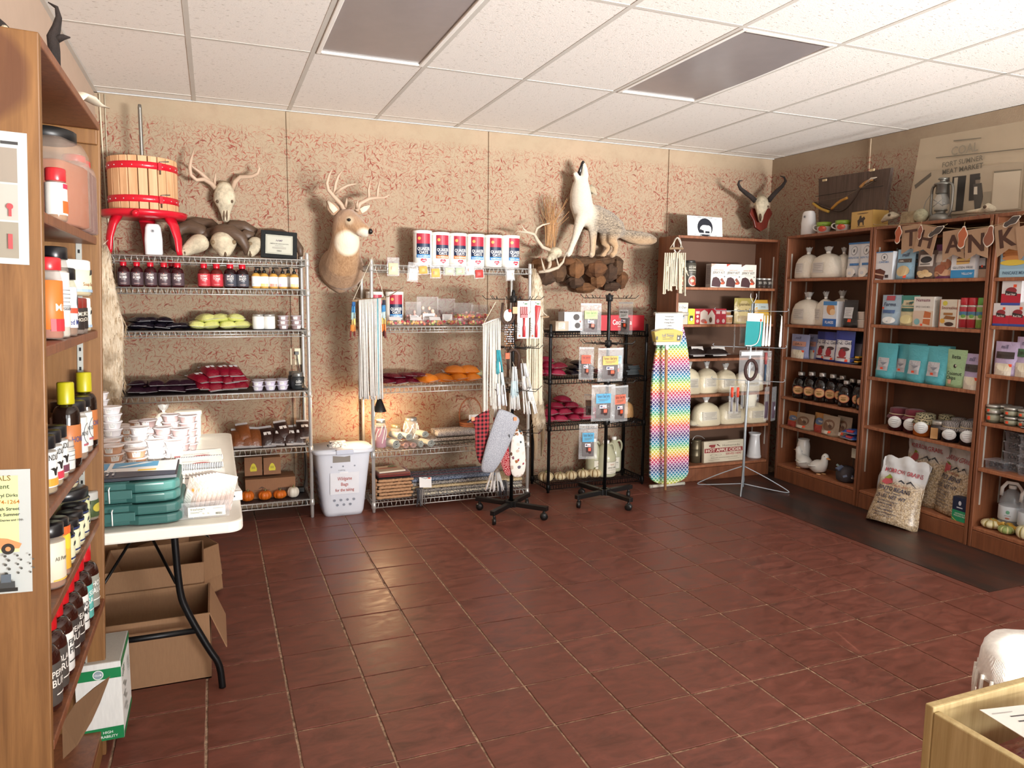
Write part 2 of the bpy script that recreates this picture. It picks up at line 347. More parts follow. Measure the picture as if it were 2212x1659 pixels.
pit = g.mr(n1, .61, .68); CEIL = g.P(col=g.mix(g.ma('MULTIPLY', pit, .6), lin('e6e2dc'), lin('968e82')), r=.9, nor=g.bump(g.ma('SUBTRACT', n2, g.ma('MULTIPLY', pit, 2)), .25, .004)).m
GRID = m('c4c0b8', .8); CX, CY = -.0698, 4.2149
cl = MB(); cl.box((2.1, (YB+YF)/2, H+.11), (6.6, YB-YF+.4, .1), GRID); CE = cl.build('ceiling', kind='structure')
xs = [WL] + [CX+i*.6096 for i in range(0, 8)] + [4.86]; ys = [YB] + [CY+1.2192-j*1.2192 for j in range(0, 8)] + [YF]
LIGHTS = {(2, 2), (5, 2)}
for i in range(len(xs)-1):
    for j in range(len(ys)-1):
        a, b, y1, y0 = xs[i], xs[i+1], ys[j], ys[j+1]
        if i == len(xs)-2: b = 5.2
        if (i, j) in LIGHTS: continue
        mb = MB(); mb.box((0, 0, .012), (b-a-.008, y1-y0-.008, .02), CEIL); o = mb.build('ceiling_panel', CE); o.location = ((a+b)/2, (y0+y1)/2, H+.001+rnd.uniform(0, .0015)); bevel(o, .003, 1)
for x in xs[1:-1]: MB().box((x, (YB+YF)/2, H+.004), (.025, YB-YF, .005), GRID).build('grid_rail', CE)
for y in ys[1:-1]:
    for a, b in zip(xs, xs[1:]): MB().box(((a+b)/2, y, H+.0042), (b-a-.026 if b < 4.8 else .7, .025, .0045), GRID).build('grid_rail', CE)
q = MB(); q.box((2.1, YB-.01, H-.002), (5.6, .02, .004), GRID); q.build('trim_5', kind='structure')
q = MB(); q.box((WL+.01, (YB+YF)/2, H-.002), (.02, YB-YF, .004), GRID); q.build('trim_6', kind='structure')
DIFF = m('8d8787', .25)
for (i, j), lb in zip(sorted(LIGHTS), ('unlit ceiling light with a grey lens, nearer the bookcase with the animal poster', 'unlit ceiling light with a sagging grey lens, above the ironing board side')):
    a, b, y1, y0 = xs[i], xs[i+1], ys[j], ys[j+1]; cx, cy = (a+b)/2, (y0+y1)/2
    e = empty('ceiling_light', (cx, cy, H), 0, lb, 'light'); hw, hl = (b-a)/2-.014, (y1-y0)/2-.014
    f = MB()
    for c_, d_ in (((-hw+.012, 0, .004), (.024, 2*hl, .016)), ((hw-.012, 0, .004), (.024, 2*hl, .016)), ((0, -hl+.012, .004), (2*hw-.048, .024, .016)), ((0, hl-.012, .004), (2*hw-.048, .024, .016))): f.box(c_, d_, WHITE)
    f.build('frame', e, bev=.004)
    d = MB(); N = 12; vs = []; fs = []
    for jj in range(N+1):
        for ii in range(N+1):
            X_, Y_ = -hw+.02+(2*hw-.04)*ii/N, -hl+.02+(2*hl-.04)*jj/N
            vs.append((X_, Y_, .006 - (.004*sin(ii/N*pi)*sin(jj/N*pi)) - (.012*(ii/N)**6*sin(jj/N*pi) if i == 5 else 0)))
    for jj in range(N):
        for ii in range(N): k = jj*(N+1)+ii; fs.append((k+N+1, k+N+2, k+1, k))
    d.add(vs, fs, DIFF, True); d.build('diffuser', e)
e = empty('wall_cable', (WL+.05, YB-.012, .9), 0, 'pale thin cable stapled down the room corner by the honey pine bookcase', 'cable')
MB().tube([(WL+.03, YB-.012, H-.01), (WL+.035, YB-.012, 2.2), (WL+.05, YB-.012, 1.9), (WL+.04, YB-.012, 1.2)], .005, m('c9c0a8'), smooth=1).build('cord', e, (WL+.05, YB-.012, .9))
MB().tube([(WL+.06, YB-.01, H-.01), (WL+.055, YB-.01, 2.1), (WL+.075, YB-.01, 1.85), (WL+.05, YB-.01, 1.2)], .003, m('b8b09a'), smooth=1).build('cord', e, (WL+.05, YB-.012, .9))
# ================================================================ FURNITURE
def put_uz(fr, u, d, z): return fr.loc(u, d, z)
def screws(mb, ps, r=.003):
    for p in ps: mb.ball(p, r, CHROME, 6)
LBE = empty('bookcase', (-.385, 2.245, 0), label='tall honey pine bookcase with paper posters taped on its side, full of seasoning jars', cat='bookcase', rot=(0, .0382, 0))
LH, LD, LY = 2.07, .275, .445
b = MB(); b.box((-LD/2, -LY+.011, LH/2), (LD, .022, LH), WOODS); SIDEP = b.build('side_panel', LBE, bev=.003)
b = MB(); b.box((-LD/2, LY-.011, LH/2), (LD, .022, LH), WOODL); b.build('side_panel', LBE, bev=.003)
b = MB(); b.box((-LD+.004, 0, LH/2), (.006, 2*LY-.046, LH-.02), WOODR); b.build('back_panel', LBE)
b = MB(); b.box((-LD/2, 0, LH-.011), (LD, 2*LY-.046, .022), WOODR); b.build('top_panel', LBE, bev=.003)
b = MB(); b.box((-LD/2, LY-.032, LH-.045), (LD-.01, .02, .045), WOODL); b.build('cleat', LBE, bev=.003)
LSZ = (1.723, 1.432, 1.066, .822, .55, .10)
for k, z in enumerate(LSZ):
    b = MB(); b.box((-LD/2-.004+(.012 if k == 4 else 0), 0, z-.012), (LD-.014, 2*LY-.048, .024), WOODR); b.build('shelf', LBE, bev=.003)
b = MB(); b.box((-.02, 0, .04), (.02, 2*LY-.048, .076), WOODL); b.build('kick_board', LBE, bev=.003)
for sy in (-1, 1):
    for x in (-.06, -.22):
        b = MB(); b.box((x, sy*(LY-.0235), 1.02), (.016, .003, 1.9), m('c9cbc4', .35, met=.6))
        for k in range(60): b.box((x, sy*(LY-.0255), .12+k*.0305), (.006, .0012, .011), BLACK)
        b.build('shelf_standard', LBE)
bpy.context.view_layer.update()
LBM = Matrix.Translation((-.385, 2.245, 0)) @ Euler((0, .0382, 0)).to_matrix().to_4x4()
def LB(x, y, z): return LBM @ Vector((x, y, z))          # local x is minus depth, y along the bookcase
def poster(name, label, cat, z0, z1, x0, x1, items):
    w_, h_ = x1-x0, z1-z0; p = LB(x0, -LY-.0008, z0)
    e = empty(name, p, label=label, cat=cat, rot=(0, .0382, 0))
    b = MB(); b.box((w_/2, -.0005, h_/2), (w_, .0008, h_), m('b4bab8', .6)); b.build('sheet', e)
    b = MB(); b.draw(items, flat(.001)); b.build('printed_face', e)
MT = 'b9bcb5'
def mount(x, z, s, fur, chest, horn):
    return [('p', [(x-.5*s, z-.62*s), (x+.5*s, z-.62*s), (x+.42*s, z-.2*s), (x+.16*s, z+.05*s), (x-.16*s, z+.05*s), (x-.42*s, z-.2*s)], chest),
            ('p', [(x-.2*s, z-.15*s), (x+.2*s, z-.15*s), (x+.16*s, z+.3*s), (x-.16*s, z+.3*s)], fur), ('e', x, z-.12*s, .1*s, .1*s, '3a332c'),
            ('p', [(x-.38*s, z+.22*s), (x-.15*s, z+.18*s), (x-.15*s, z+.28*s)], fur), ('p', [(x+.38*s, z+.22*s), (x+.15*s, z+.18*s), (x+.15*s, z+.28*s)], fur),
            ('p', [(x-.14*s, z+.28*s), (x-.3*s, z+.6*s), (x-.12*s, z+.88*s), (x-.2*s, z+.6*s), (x-.06*s, z+.3*s)], horn), ('p', [(x+.14*s, z+.28*s), (x+.3*s, z+.6*s), (x+.12*s, z+.88*s), (x+.2*s, z+.6*s), (x+.06*s, z+.3*s)], horn)]
PW = .215
poster('poster', 'white taped poster with three photographs of mounted trophy heads', 'poster', 1.605, 1.868, -.254, -.254+.2305,
    [('t', 'my', .155, .237, .018, '1e1e1e'), ('r', .185, .238, .03, .006, '3a3a3a'), ('r', .085, .163, .128, .068, '8f867a'), ('r', .085, .088, .128, .071, 'aaa8a0'), ('r', .085, .012, .128, .072, '8d8779')]
    + mount(.152, .195, .045, '4a3a2c', 'b6c3c8', '20201e') + mount(.152, .12, .045, '3f3830', '4a4238', '5a4d3e') + mount(.155, .045, .045, 'b5a892', 'cfc8b6', '2b2724')
    + [('e', .2, .115, .006, .006, 'b0454a'), ('r', .198, .095, .005, .016, 'b0454a'), ('r', .196, .03, .008, .03, 'a8494c')])
eq = [('r', .0, .09, .21, .165, 'c9d49a'), ('t', 'RENTALS', .165, .245, .0115, '7a5c2a'), ('t', 'Equipment', .165, .228, .010, '2c3a20', .12), ('t', 'er: Daryl Dirks', .18, .210, .007, '2b2b2b', .08), ('t', '874-1264', .19, .195, .0085, 'b5742a', .06), ('t', 'S. 14th Street', .185, .181, .007, '2b2b2b', .075), ('t', 'Fort Sumner', .188, .169, .007, '2b2b2b', .062), ('t', 'of the intersection of Dairies and 10th', .17, .158, .0045, '444444', .1)]
eq += [('p', [(.08, .115), (.13, .128), (.19, .12), (.215, .108), (.21, .098), (.1, .1)], 'cf8a5a'), ('e', .19, .098, .012, .012, '2a2622'), ('e', .19, .098, .005, .005, 'c98a58'), ('e', .15, .108, .014, .011, '3a302a')]
for k in range(5):
    for j in range(6): eq.append(('e', .12+.022*j+.006*(k % 2), .045+.010*k, .0045-.0005*j, .004-.0004*j, '4a4c48'))
eq += [('p', [(.1, .02), (.14, .035), (.17, .02), (.172, .025), (.141, .042), (.1, .026)], 'b98a4a'), ('r', .165, .016, .038, .014, '3b3f40'), ('r', .178, .028, .018, .018, '55606a'), ('r', .158, .008, .05, .008, '22221f')]
poster('flyer', 'pale green and white taped rental flyer with an orange loader', 'flyer', .91, 1.178, -.262, -.262+.232, eq)
def wire_unit(name, label, x0, x1, y0, y1, hp, zs, mt, rod=.0038, liners=(), rh=.042, post=.0125, back_from=0):
    e = empty(name, ((x0+x1)/2, (y0+y1)/2, 0), label=label, cat='shelving'); cx, cy = (x0+x1)/2, (y0+y1)/2; hx, hy = (x1-x0)/2, (y1-y0)/2
    for sx in (-1, 1):
        for sy in (-1, 1):
            b = MB(); b.lathe([(post*.6, 0), (post*.9, .004), (post*.9, .02), (post, .022), (post, hp-.012), (post*.8, hp)], mt, 12, (sx*hx, sy*hy, 0)); po = b.build('post', e)
            c = MB()
            for z in zs: c.lathe([(post*1.02, z-rh-.006), (post*1.45, z-rh), (post*1.2, z-.002), (post*1.02, z)], mt, 10, (sx*hx, sy*hy, 0))
            c.build('collar', po, kind='stuff')
    for k, z in enumerate(zs):
        b = MB(); zt, zb = z-rod*1.2, z-rh
        def zig(p, q, n):
            for zz in (zt, zb): b.tube([(p[0], p[1], zz), (q[0], q[1], zz)], rod, mt, 6)
            pts = []
            for i in range(n+1):
                f0, f1 = (i+.25)/(n+1), (i+.5)/(n+1); za, zc = (zt, zb) if i % 2 else (zb, zt)
                for f, zz in ((i/(n+1)+.12/(n+1), za), ((i+.88)/(n+1), za)): pts.append((p[0]+(q[0]-p[0])*f, p[1]+(q[1]-p[1])*f, zz))
            b.tube(pts, rod*.8, mt, 5)
        zig((-hx, -hy), (hx, -hy), 36); zig((-hx, hy), (hx, hy), 36); zig((-hx, -hy), (-hx, hy), 8); zig((hx, -hy), (hx, hy), 8)
        sh = b.build('shelf', e)
        d = MB(); n = 44
        for i in range(1, n): x = -hx+2*hx*i/n; d.tube([(x, -hy, z-.002), (x, hy, z-.002)], .0016, mt, 4)
        for f in (-.33, .33): d.tube([(-hx, f*hy*2, z-.005), (hx, f*hy*2, z-.005)], .0026, mt, 5)
        d.build('deck_wire', sh, kind='stuff')
        if k in liners: l = MB(); l.box((0, 0, z+.001), (2*hx-.03, 2*hy-.02, .002), m('332b2a', .5)); l.build('shelf_liner', sh)
    return e
U1Z = (1.787, 1.588, 1.312, .897, .512, .135); Y1 = 5.19
wire_unit('wire_shelf', 'tall chrome wire shelf unit under the cider press, behind the folding table', -.625, .598, Y1, 5.545, 1.83, U1Z, CHROME, liners=(2, 3, 4, 5))
U2Z = (1.765, 1.335, .905, .445, .075); Y2 = 5.16
wire_unit('wire_shelf', 'chrome wire shelf unit with oat canisters on its top shelf', 1.025, 2.22, Y2, 5.53, 1.80, U2Z, CHROME)
U3Z = (1.285, .918, .545, .07); Y3 = 5.22
wire_unit('wire_shelf', 'black wire shelf unit with a red soda crate on top', 2.428, 3.296, Y3, 5.54, 1.345, U3Z, BLKMET, liners=())
F1, F2, F3 = Fr((0, Y1, 0), 0), Fr((0, Y2, 0), 0), Fr((0, Y3, 0), 0)
def bookcase(label, loc, rz, w_, d_, h_, zs, base, top_gap=0, std=True):
    e = empty('bookcase', loc, rz, label, 'bookcase'); t = .022
    for x in (t/2, w_-t/2): b = MB(); b.box((x, d_/2, h_/2), (t, d_, h_), WOODR); b.build('side_panel', e, bev=.003)
    b = MB(); b.box((w_/2, d_-.004, h_/2+.02), (w_-2*t-.002, .006, h_-.06), HARD); b.build('back_panel', e)
    b = MB(); b.box((w_/2, d_/2, h_-t/2), (w_-2*t-.002, d_, t), WOODR); b.build('top_panel', e, bev=.003)
    if top_gap: b = MB(); b.box((w_/2, .35*d_, h_-t-top_gap-.008), (w_-2*t-.002, .05, .016), WOODR); b.build('cross_board', e, bev=.002)
    for z in list(zs) + [base]:
        b = MB(); b.box((w_/2, d_/2-.003, z-.011), (w_-2*t-.004, d_-.014, .022), WOODT); b.build('shelf', e, bev=.003)
    b = MB(); b.box((w_/2, .012, (base-.024)/2), (w_-2*t-.003, .02, base-.026), WOODR); b.build('kick_board', e, bev=.003)
    for x in (t+.0022, w_-t-.0022):
        for y in (.045, d_-.075): b = MB(); b.box((x, y, h_*.53), (.003, .012, h_*.80), m('cfccc2', .4, met=.4)); b.build('shelf_standard', e)
    return e
Y4 = 5.15; F4 = Fr((3.525, Y4, 0), 0); B4Z = (1.648, 1.340, 1.052, .745, .462); B4B = .135
bookcase('stained pine bookcase on the far wall behind the rainbow ironing board', (3.525, Y4, 0), 0, 1.04, .29, 2.065, B4Z, B4B)
RZ = atan2(-.9989, -.047); O5 = Vector((4.522, 5.06, 0)); U5 = Vector((-.047, -.9989, 0)).normalized()
F5 = Fr(O5, RZ); BD = .285
B5Z = (1.728, 1.345, 1.066, .727, .478); B6Z = (1.702, 1.38, .995, .628); B7Z = (1.70, 1.407, 1.108, .806, .516); BB = .135
for k, (u0, w_, zs, lb, tg) in enumerate(((.035, .925, B5Z, 'stained pine bookcase nearest the corner, holding dark syrup bottles', 0), (.968, .928, B6Z, 'stained pine bookcase holding the row of turquoise bags', .07), (1.905, .93, B7Z, 'stained pine bookcase cut by the picture edge, holding water jugs and gourds', .07))):
    bookcase(lb, F5.loc(u0, 0, 0), RZ, w_, BD, 2.085, zs, BB, tg)
TBX, TBY, TZ = -.297, 3.655, .745
e = empty('folding_table', (TBX, TBY, 0), label='white plastic folding table with black bent legs crowded with portion cups and game books', cat='table')
hw, hl, r = .372, .915, .05; ol = []
for cx, cy, a0 in ((hw-r, -hl+r, -90), (hw-r, hl-r, 0), (-hw+r, hl-r, 90), (-hw+r, -hl+r, 180)):
    for k in range(7): a = radians(a0+15*k); ol.append((cx+r*cos(a), cy+r*sin(a)))
b = MB(); b.prism(ol, TZ-.042, TZ, m('e4e1d6', .35)); b.build('table_top', e, bev=.008)
for sy in (-1, 1):
    yy = sy*.66; b = MB()
    for sx in (-1, 1): b.tube([(sx*.13, yy, TZ-.045), (sx*.14, yy, .42), (sx*.16, yy, .34), (sx*.24, yy, .16), (sx*.275, yy, .10), (sx*.282, yy, 0)], .0135, BLKMET, 10, smooth=2)
    b.tube([(-.2, yy, .25), (.2, yy, .25)], .012, BLKMET, 8); b.tube([(-.13, yy, TZ-.05), (.13, yy, TZ-.05)], .0125, BLKMET, 8); b.build('leg_frame', e)
    b = MB(); b.tube([(-.13, yy, .45), (0, yy-sy*.32, TZ-.13)], .006, BLKMET, 6); b.tube([(.13, yy, .45), (0, yy-sy*.32, TZ-.13)], .006, BLKMET, 6); b.tube([(0, yy-sy*.32, TZ-.13), (0, yy-sy*.36, TZ-.045)], .006, BLKMET, 6); b.build('brace', e)
def spinner(label, x, y, top, tiers, mt, phase=0, armlen=.19, arms=8, skip=()):
    e = empty('spinner_rack', (x, y, 0), label=label, cat='display rack')
    b = MB(); b.lathe([(.013, .075), (.013, top-.02), (.008, top)], mt, 10); b.build('pole', e)
    for k in range(4):
        a = phase+k*pi/2; T = Matrix.Rotation(a, 4, 'Z'); q = MB(); q.box((.15, 0, .085), (.27, .036, .032), BLACK, T); q.box((.02, 0, .088), (.05, .05, .045), BLACK, T)
        lg = q.build('foot', e, bev=.003)
        c = MB(); c.lathe([(.005, -.012), (.027, -.012), (.027, .012), (.005, .012)], BLACK, 14, T=Matrix.Translation((.258*cos(a), .258*sin(a), .0275)) @ Matrix.Rotation(a+.6, 4, 'Z') @ Matrix.Rotation(pi/2, 4, 'X'))
        c.tube([(.258*cos(a), .258*sin(a), .03), (.258*cos(a), .258*sin(a), .075)], .009, BLACK, 8); c.build('castor', lg)
    for z in tiers:
        h = MB(); h.lathe([(.014, z-.025), (.026, z-.022), (.026, z+.022), (.014, z+.025)], BLACK, 10); hb = h.build('hub', e)
        for k in range(arms):
            a = k*2*pi/arms+phase*.7+z; c_, s_ = cos(a), sin(a)
            q = MB(); q.tube([(.02*c_, .02*s_, z), (armlen*c_, armlen*s_, z), ((armlen+.025)*c_, (armlen+.025)*s_, z+.024)], .0026, BLACK, 5)
            q.tube([(armlen*.62*c_, armlen*.62*s_, z), (armlen*.62*c_-.03*s_, armlen*.62*s_+.03*c_, z), (armlen*.62*c_-.045*s_, armlen*.62*s_+.045*c_, z+.02)], .0024, BLACK, 5)
            q.build('hook_arm', hb)
    return e
S1 = (1.93, 4.77); S2 = (2.72, 4.83)
spinner('black spinner rack on castors hung with white cord hangings and stockings', S1[0], S1[1], 1.60, (1.535, 1.20, .905, .60), BLKMET, .72)
spinner('black spinner rack on castors hung with jerky bags', S2[0], S2[1], 1.585, (1.55, 1.215, .925, .625), BLKMET, .25)
SR = (3.995, 4.80); GREYP = m('aab4bb', .35, met=.3)
e = empty('hook_stand', (SR[0], SR[1], 0), label='grey wire hook stand on a looped wire base, hung with utensils and sachets', cat='display rack')
b = MB(); b.tube([(0, 0, .02), (.0, 0, .55), (.015, 0, 1.2), (.02, .01, 1.52)], .011, GREYP, 10, r1=.009); b.build('pole', e)
for k in range(4):
    a = radians(-42+90*k); L = .34 if k % 2 == 0 else .26; c_, s_ = cos(a), sin(a)
    q = MB(); q.tube([(.012*c_, .012*s_, .19), (.5*L*c_, .5*L*s_, .12), (L*c_, L*s_, .03), ((L+.03)*c_, (L+.03)*s_, .006), (L*.9*c_, L*.9*s_, .006), (.012*c_, .012*s_, .045)], .0042, GREYP, 6, smooth=2); q.build('foot', e)
for z in (1.46, 1.17, .90):
    for k in range(4):
        a = radians(-42+90*k); c_, s_ = cos(a), sin(a); q = MB(); q.tube([(.01*c_, .01*s_, z), (.27*c_, .27*s_, z), (.285*c_, .285*s_, z+.012), (.275*c_, .275*s_, z+.022)], .0028, GREYP, 5); q.build('hook_arm', e)
q = MB(); q.tube([(.02, .0, 1.52), (-.012, 0, 1.57), (-.008, 0, 1.6)], .0028, CHROME, 5, smooth=1); q.tube([(.02, .0, 1.52), (.052, 0, 1.57), (.046, 0, 1.6)], .0028, CHROME, 5, smooth=1); q.build('top_hook', e)
# ================================================================ PRODUCT PROTOTYPES (front to -Y, base at z = 0)
STK = 'e8532f'                                    # orange price dots
ORD = ('first', 'second', 'third', 'fourth', 'fifth', 'sixth', 'seventh', 'eighth', 'ninth', 'tenth', 'eleventh', 'twelfth')
def lines(x, y, w_, n, dy, col='5a5a58', h_=.0018):
    """rows of small print too fine to read"""
    return [('r', x+(.06*w_*((k*7) % 3)), y-k*dy, w_*(1-.13*((k*5) % 4)), h_, col) for k in range(n)]
def bottle(name, cat, R, Hh, sh, nr, ch, body, cap, lab=None, cname='cap', capr=None, lname='label'):
    p = Proto(name, cat, (2*R, 2*R, Hh)); s = sh*Hh; top = Hh-ch
    prof = [(R*.86, 0), (R*.98, .006), (R, .014), (R, s)]
    for k in range(1, 6): a = k/5*pi/2; prof.append((nr+(R-nr)*cos(a)**.8 if k < 5 else nr, s+(top-s)*.82*sin(a)))
    prof += [(nr, top), (nr*.9, top+.002)]
    b = p.part('body', MB().lathe(prof, body, 18)); cr = capr or nr*1.15
    p.part(cname, MB().lathe([(cr, top-.003), (cr*1.02, top), (cr*1.02, Hh-.003), (cr*.9, Hh)], cap, 16))
    if lab:
        z0, z1, c, items = lab; mb = MB(); Rr = R+.0006; vs = []; n = 20
        mb.lathe([(R+.0004, z0*Hh), (R+.0009, z0*Hh+.0005), (R+.0009, z1*Hh-.0005), (R+.0004, z1*Hh)], c, 20)
        mb.draw(items, wrap(R+.0009), .0006, 5); p.part(lname, mb)
    return p
def jar(name, cat, R, Hh, glass, fill, lid, lh=.018, lab=None, fillz=.85, lr=None, sq=0):
    p = Proto(name, cat, (2*R, 2*R, Hh)); t = Hh-lh; ex = 6 if sq else 2
    secs = [((0, 0, .0005), R*.9), ((0, 0, .006), R), ((0, 0, t*.86), R), ((0, 0, t*.95), R*.9), ((0, 0, t), R*.82)]
    f = [((0, 0, .003), R*.86), ((0, 0, .008), R*.95), ((0, 0, t*fillz*.96), R*.95), ((0, 0, t*fillz), R*.85)]
    if fill: b = p.part('body', MB().loft(secs, glass, 16, ex=ex, up=(0, 1, 0))); p.part('contents', MB().loft(f, fill, 16, ex=ex, up=(0, 1, 0)), b)
    else: p.part('body', MB().loft(secs, glass, 16, ex=ex, up=(0, 1, 0)))
    r = lr or R*.88; p.part('lid', MB().lathe([(r, t-.001), (r*1.02, t), (r*1.02, Hh-.003), (r*.93, Hh)], lid, 18))
    if lab:
        z0, z1, c, items = lab; mb = MB()
        if sq: mb.box((0, -R-.0008, (z0+z1)/2*Hh), (R*1.5, .0012, (z1-z0)*Hh), c); mb.draw(items, flat(R+.0015), .0004)
        else:
            mb.lathe([(R+.0004, z0*Hh), (R+.0009, z0*Hh+.0005), (R+.0009, z1*Hh-.0005), (R+.0004, z1*Hh)], c, 20); mb.draw(items, wrap(R+.0009), .0006, 5)
        p.part('label', mb)
    return p
def carton(name, cat, w_, d_, h_, col, items, kind='p', top=None, side=None):
    p = Proto(name, cat, (w_, d_, h_)); mt = m(col, .5, kind); mb = MB(); mb.box((0, 0, h_/2), (w_, d_, h_), mt)
    mb.box((0, 0, h_+.0004), (w_*.98, d_*.48, .0008), mt); b = p.part('box', mb)
    if items: p.part('printed_front', MB().draw(items, lambda x, y, h: (x-w_/2, -d_/2-h, y)))
    if side: p.part('printed_side', MB().draw(side, lambda x, y, h: (-w_/2-h, d_/2-x, y)))
    if top: p.part('top_panel', MB().draw(top, lambda x, y, h: (x-w_/2, y-d_/2, h_+.001+h)))
    return p
def pouch(name, cat, w_, d_, h_, col, items, win=None, r=.35):
    """stand-up pouch, items in 0..w, 0..h"""
    p = Proto(name, cat, (w_, d_, h_)); N = 10; K = 9; vs = []; fs = []
    def t(z): f = z/h_; return d_/2*(max(0, 1-max(0, (f-.12)/.80))**.75 if f < .92 else 0)+.0012
    def yy(x, z): u = min(1, abs(2*x/w_)); return t(z)*(1-u**3)**.6*(.92+.08*sin(z*90+x*60))
    zs = [h_*k/K for k in range(K+1)]
    for sg in (-1, 1):
        for z in zs:
            for i in range(N+1): x = (i/N-.5)*w_*(1-.02*sin(z/h_*pi)); vs.append((x, sg*yy(x, z), z))
    q = (N+1)*(K+1)
    for j in range(K):
        for i in range(N):
            a = j*(N+1)+i; fs.append((a, a+1, a+N+2, a+N+1)); fs.append((q+a+N+1, q+a+N+2, q+a+1, q+a))
    for i in range(N): fs.append((q+i, q+i+1, i+1, i))
    mt = m(col, r, 'b'); p.part('bag', MB().add(vs, fs, mt, True))
    if items:
        it = []
        for e in items:
            if e[0] == 'r' and e[4] > h_*.1:
                n = max(1, int(e[4]/(h_*.1))); it += [('r', e[1], e[2]+e[4]*k/n, e[3], e[4]/n, e[5]) for k in range(n)]
            else: it.append(e)
        p.part('printed_front', MB().draw(it, lambda x, y, h: (x-w_/2, -yy(x-w_/2, max(0, y))-h-.0012, y), nx=6))
    return p
def sackbag(name, cat, w_, h_, col, seed=1, lab=None, flare=.5, film=True, tie='eeeeea'):
    """a filled plastic bag with a tied, flaring neck"""
    r = random.Random(seed); R = w_/2; p = Proto(name, cat, (w_, w_*.72, h_)); zn = h_*.79; n = 18
    def ring(z, rr, wob, ex): return z, rr, wob, ex
    sec = [(0, .90, .02, 3.4), (.04*h_, 1, .03, 3.2), (.28*h_, 1.0, .03, 3), (.5*h_, .95, .035, 2.8), (.64*h_, .82, .05, 2.4), (.73*h_, .56, .09, 2), (.77*h_, .32, .12, 2), (zn, .13, .12, 2)]
    def mk(sec):
        vs = []; fs = []
        for z, rr, wb, ex in sec:
            for j in range(n):
                a = 2*pi*j/n; c_, s_ = cos(a), sin(a); c_, s_ = math.copysign(abs(c_)**(2/ex), c_), math.copysign(abs(s_)**(2/ex), s_)
                k = 1+wb*sin(j*2.6+seed)*cos(j*1.1+z*30); vs.append((R*rr*k*c_, R*.72*rr*k*s_, z+wb*.12*R*sin(j*1.7+seed)*(z > .01)))
        for i in range(len(sec)-1):
            for j in range(n): l = (j+1) % n; fs.append((i*n+j, i*n+l, i*n+n+l, i*n+n+j))
        fs.append(list(range(n))[::-1]); fs.append([(len(sec)-1)*n+j for j in range(n)]); return vs, fs
    b = p.part('bag', MB().add(*mk(sec), m(col, .35, 'b'), True))
    nk = [(zn-.005, .12, .1, 2), (zn+.02*h_, .09, .1, 2), (h_*.88, .18*flare*2, .35, 2), (h_, .27*flare*2, .5, 2)]
    p.part('neck', MB().add(*mk(nk), m('d9dad8', .2, 'b', al=.55), True), b)
    p.part('tie', MB().lathe([(R*.11, zn), (R*.15, zn+.004), (R*.15, zn+.010), (R*.11, zn+.014)], m(tie, .5), 10))
    if lab: p.part('label', MB().draw(lab, lambda x, y, h: (x, -R*.72*(1.0-.25*(2*x/w_)**2-.3*max(0, y/h_-.35))-.003-h, y), nx=4))
    return p
def flatbag(name, cat, w_, l_, t_, col, r=.22, lab=None, seam=True, film=.0):
    p = Proto(name, cat, (w_, l_, t_)); mt = m(col, r, 'b')
    p.part('bag', MB().pillow(w_, l_, t_, mt, n=8, e=.45, wr=.08))
    sm_ = m('d5d4d6', .25, 'b', al=.5)
    for sg in (-1, 1): s = MB(); s.box((0, sg*(l_/2+.007), t_*.35), (w_*.9, .02, .0016), sm_); p.part('seam', s)
    if lab: s = MB(); s.box((0, 0, t_*.985), (w_*.5, l_*.16, .0012), m(lab, .5), Matrix.Translation((0, l_*.05, .0)) ); p.part('label_strip', s)
    return p
def cup(name, col, lid='f2f1f4', lab=True, R=.045, Hh=.038):
    p = Proto(name, 'portion cup', (2*R, 2*R, Hh)); n = 20
    p.part('cup_body', MB().lathe([(R*.72, 0), (R*.74, .002), (R*.95, Hh*.86), (R, Hh*.88), (R, Hh*.92)], m(col, .4), n))
    p.part('lid', MB().lathe([(R*1.02, Hh*.84), (R*1.05, Hh*.9), (R*1.03, Hh), (R*.86, Hh), (R*.82, Hh*.95), (0, Hh*.95)], m(lid, .25, 'g', al=.75), n))
    if lab: p.part('sticker', MB().draw([('r', -R*.42, Hh*.18, R*.84, Hh*.6, 'f6f5f2')] + lines(-R*.35, Hh*.62, R*.7, 3, Hh*.15, '8a8a90', .0015), lambda x, y, h: ((R*(.74+.21*y/Hh)+h+.0004)*sin(x/R), -(R*(.74+.21*y/Hh)+h+.0004)*cos(x/R), y), nx=3))
    return p
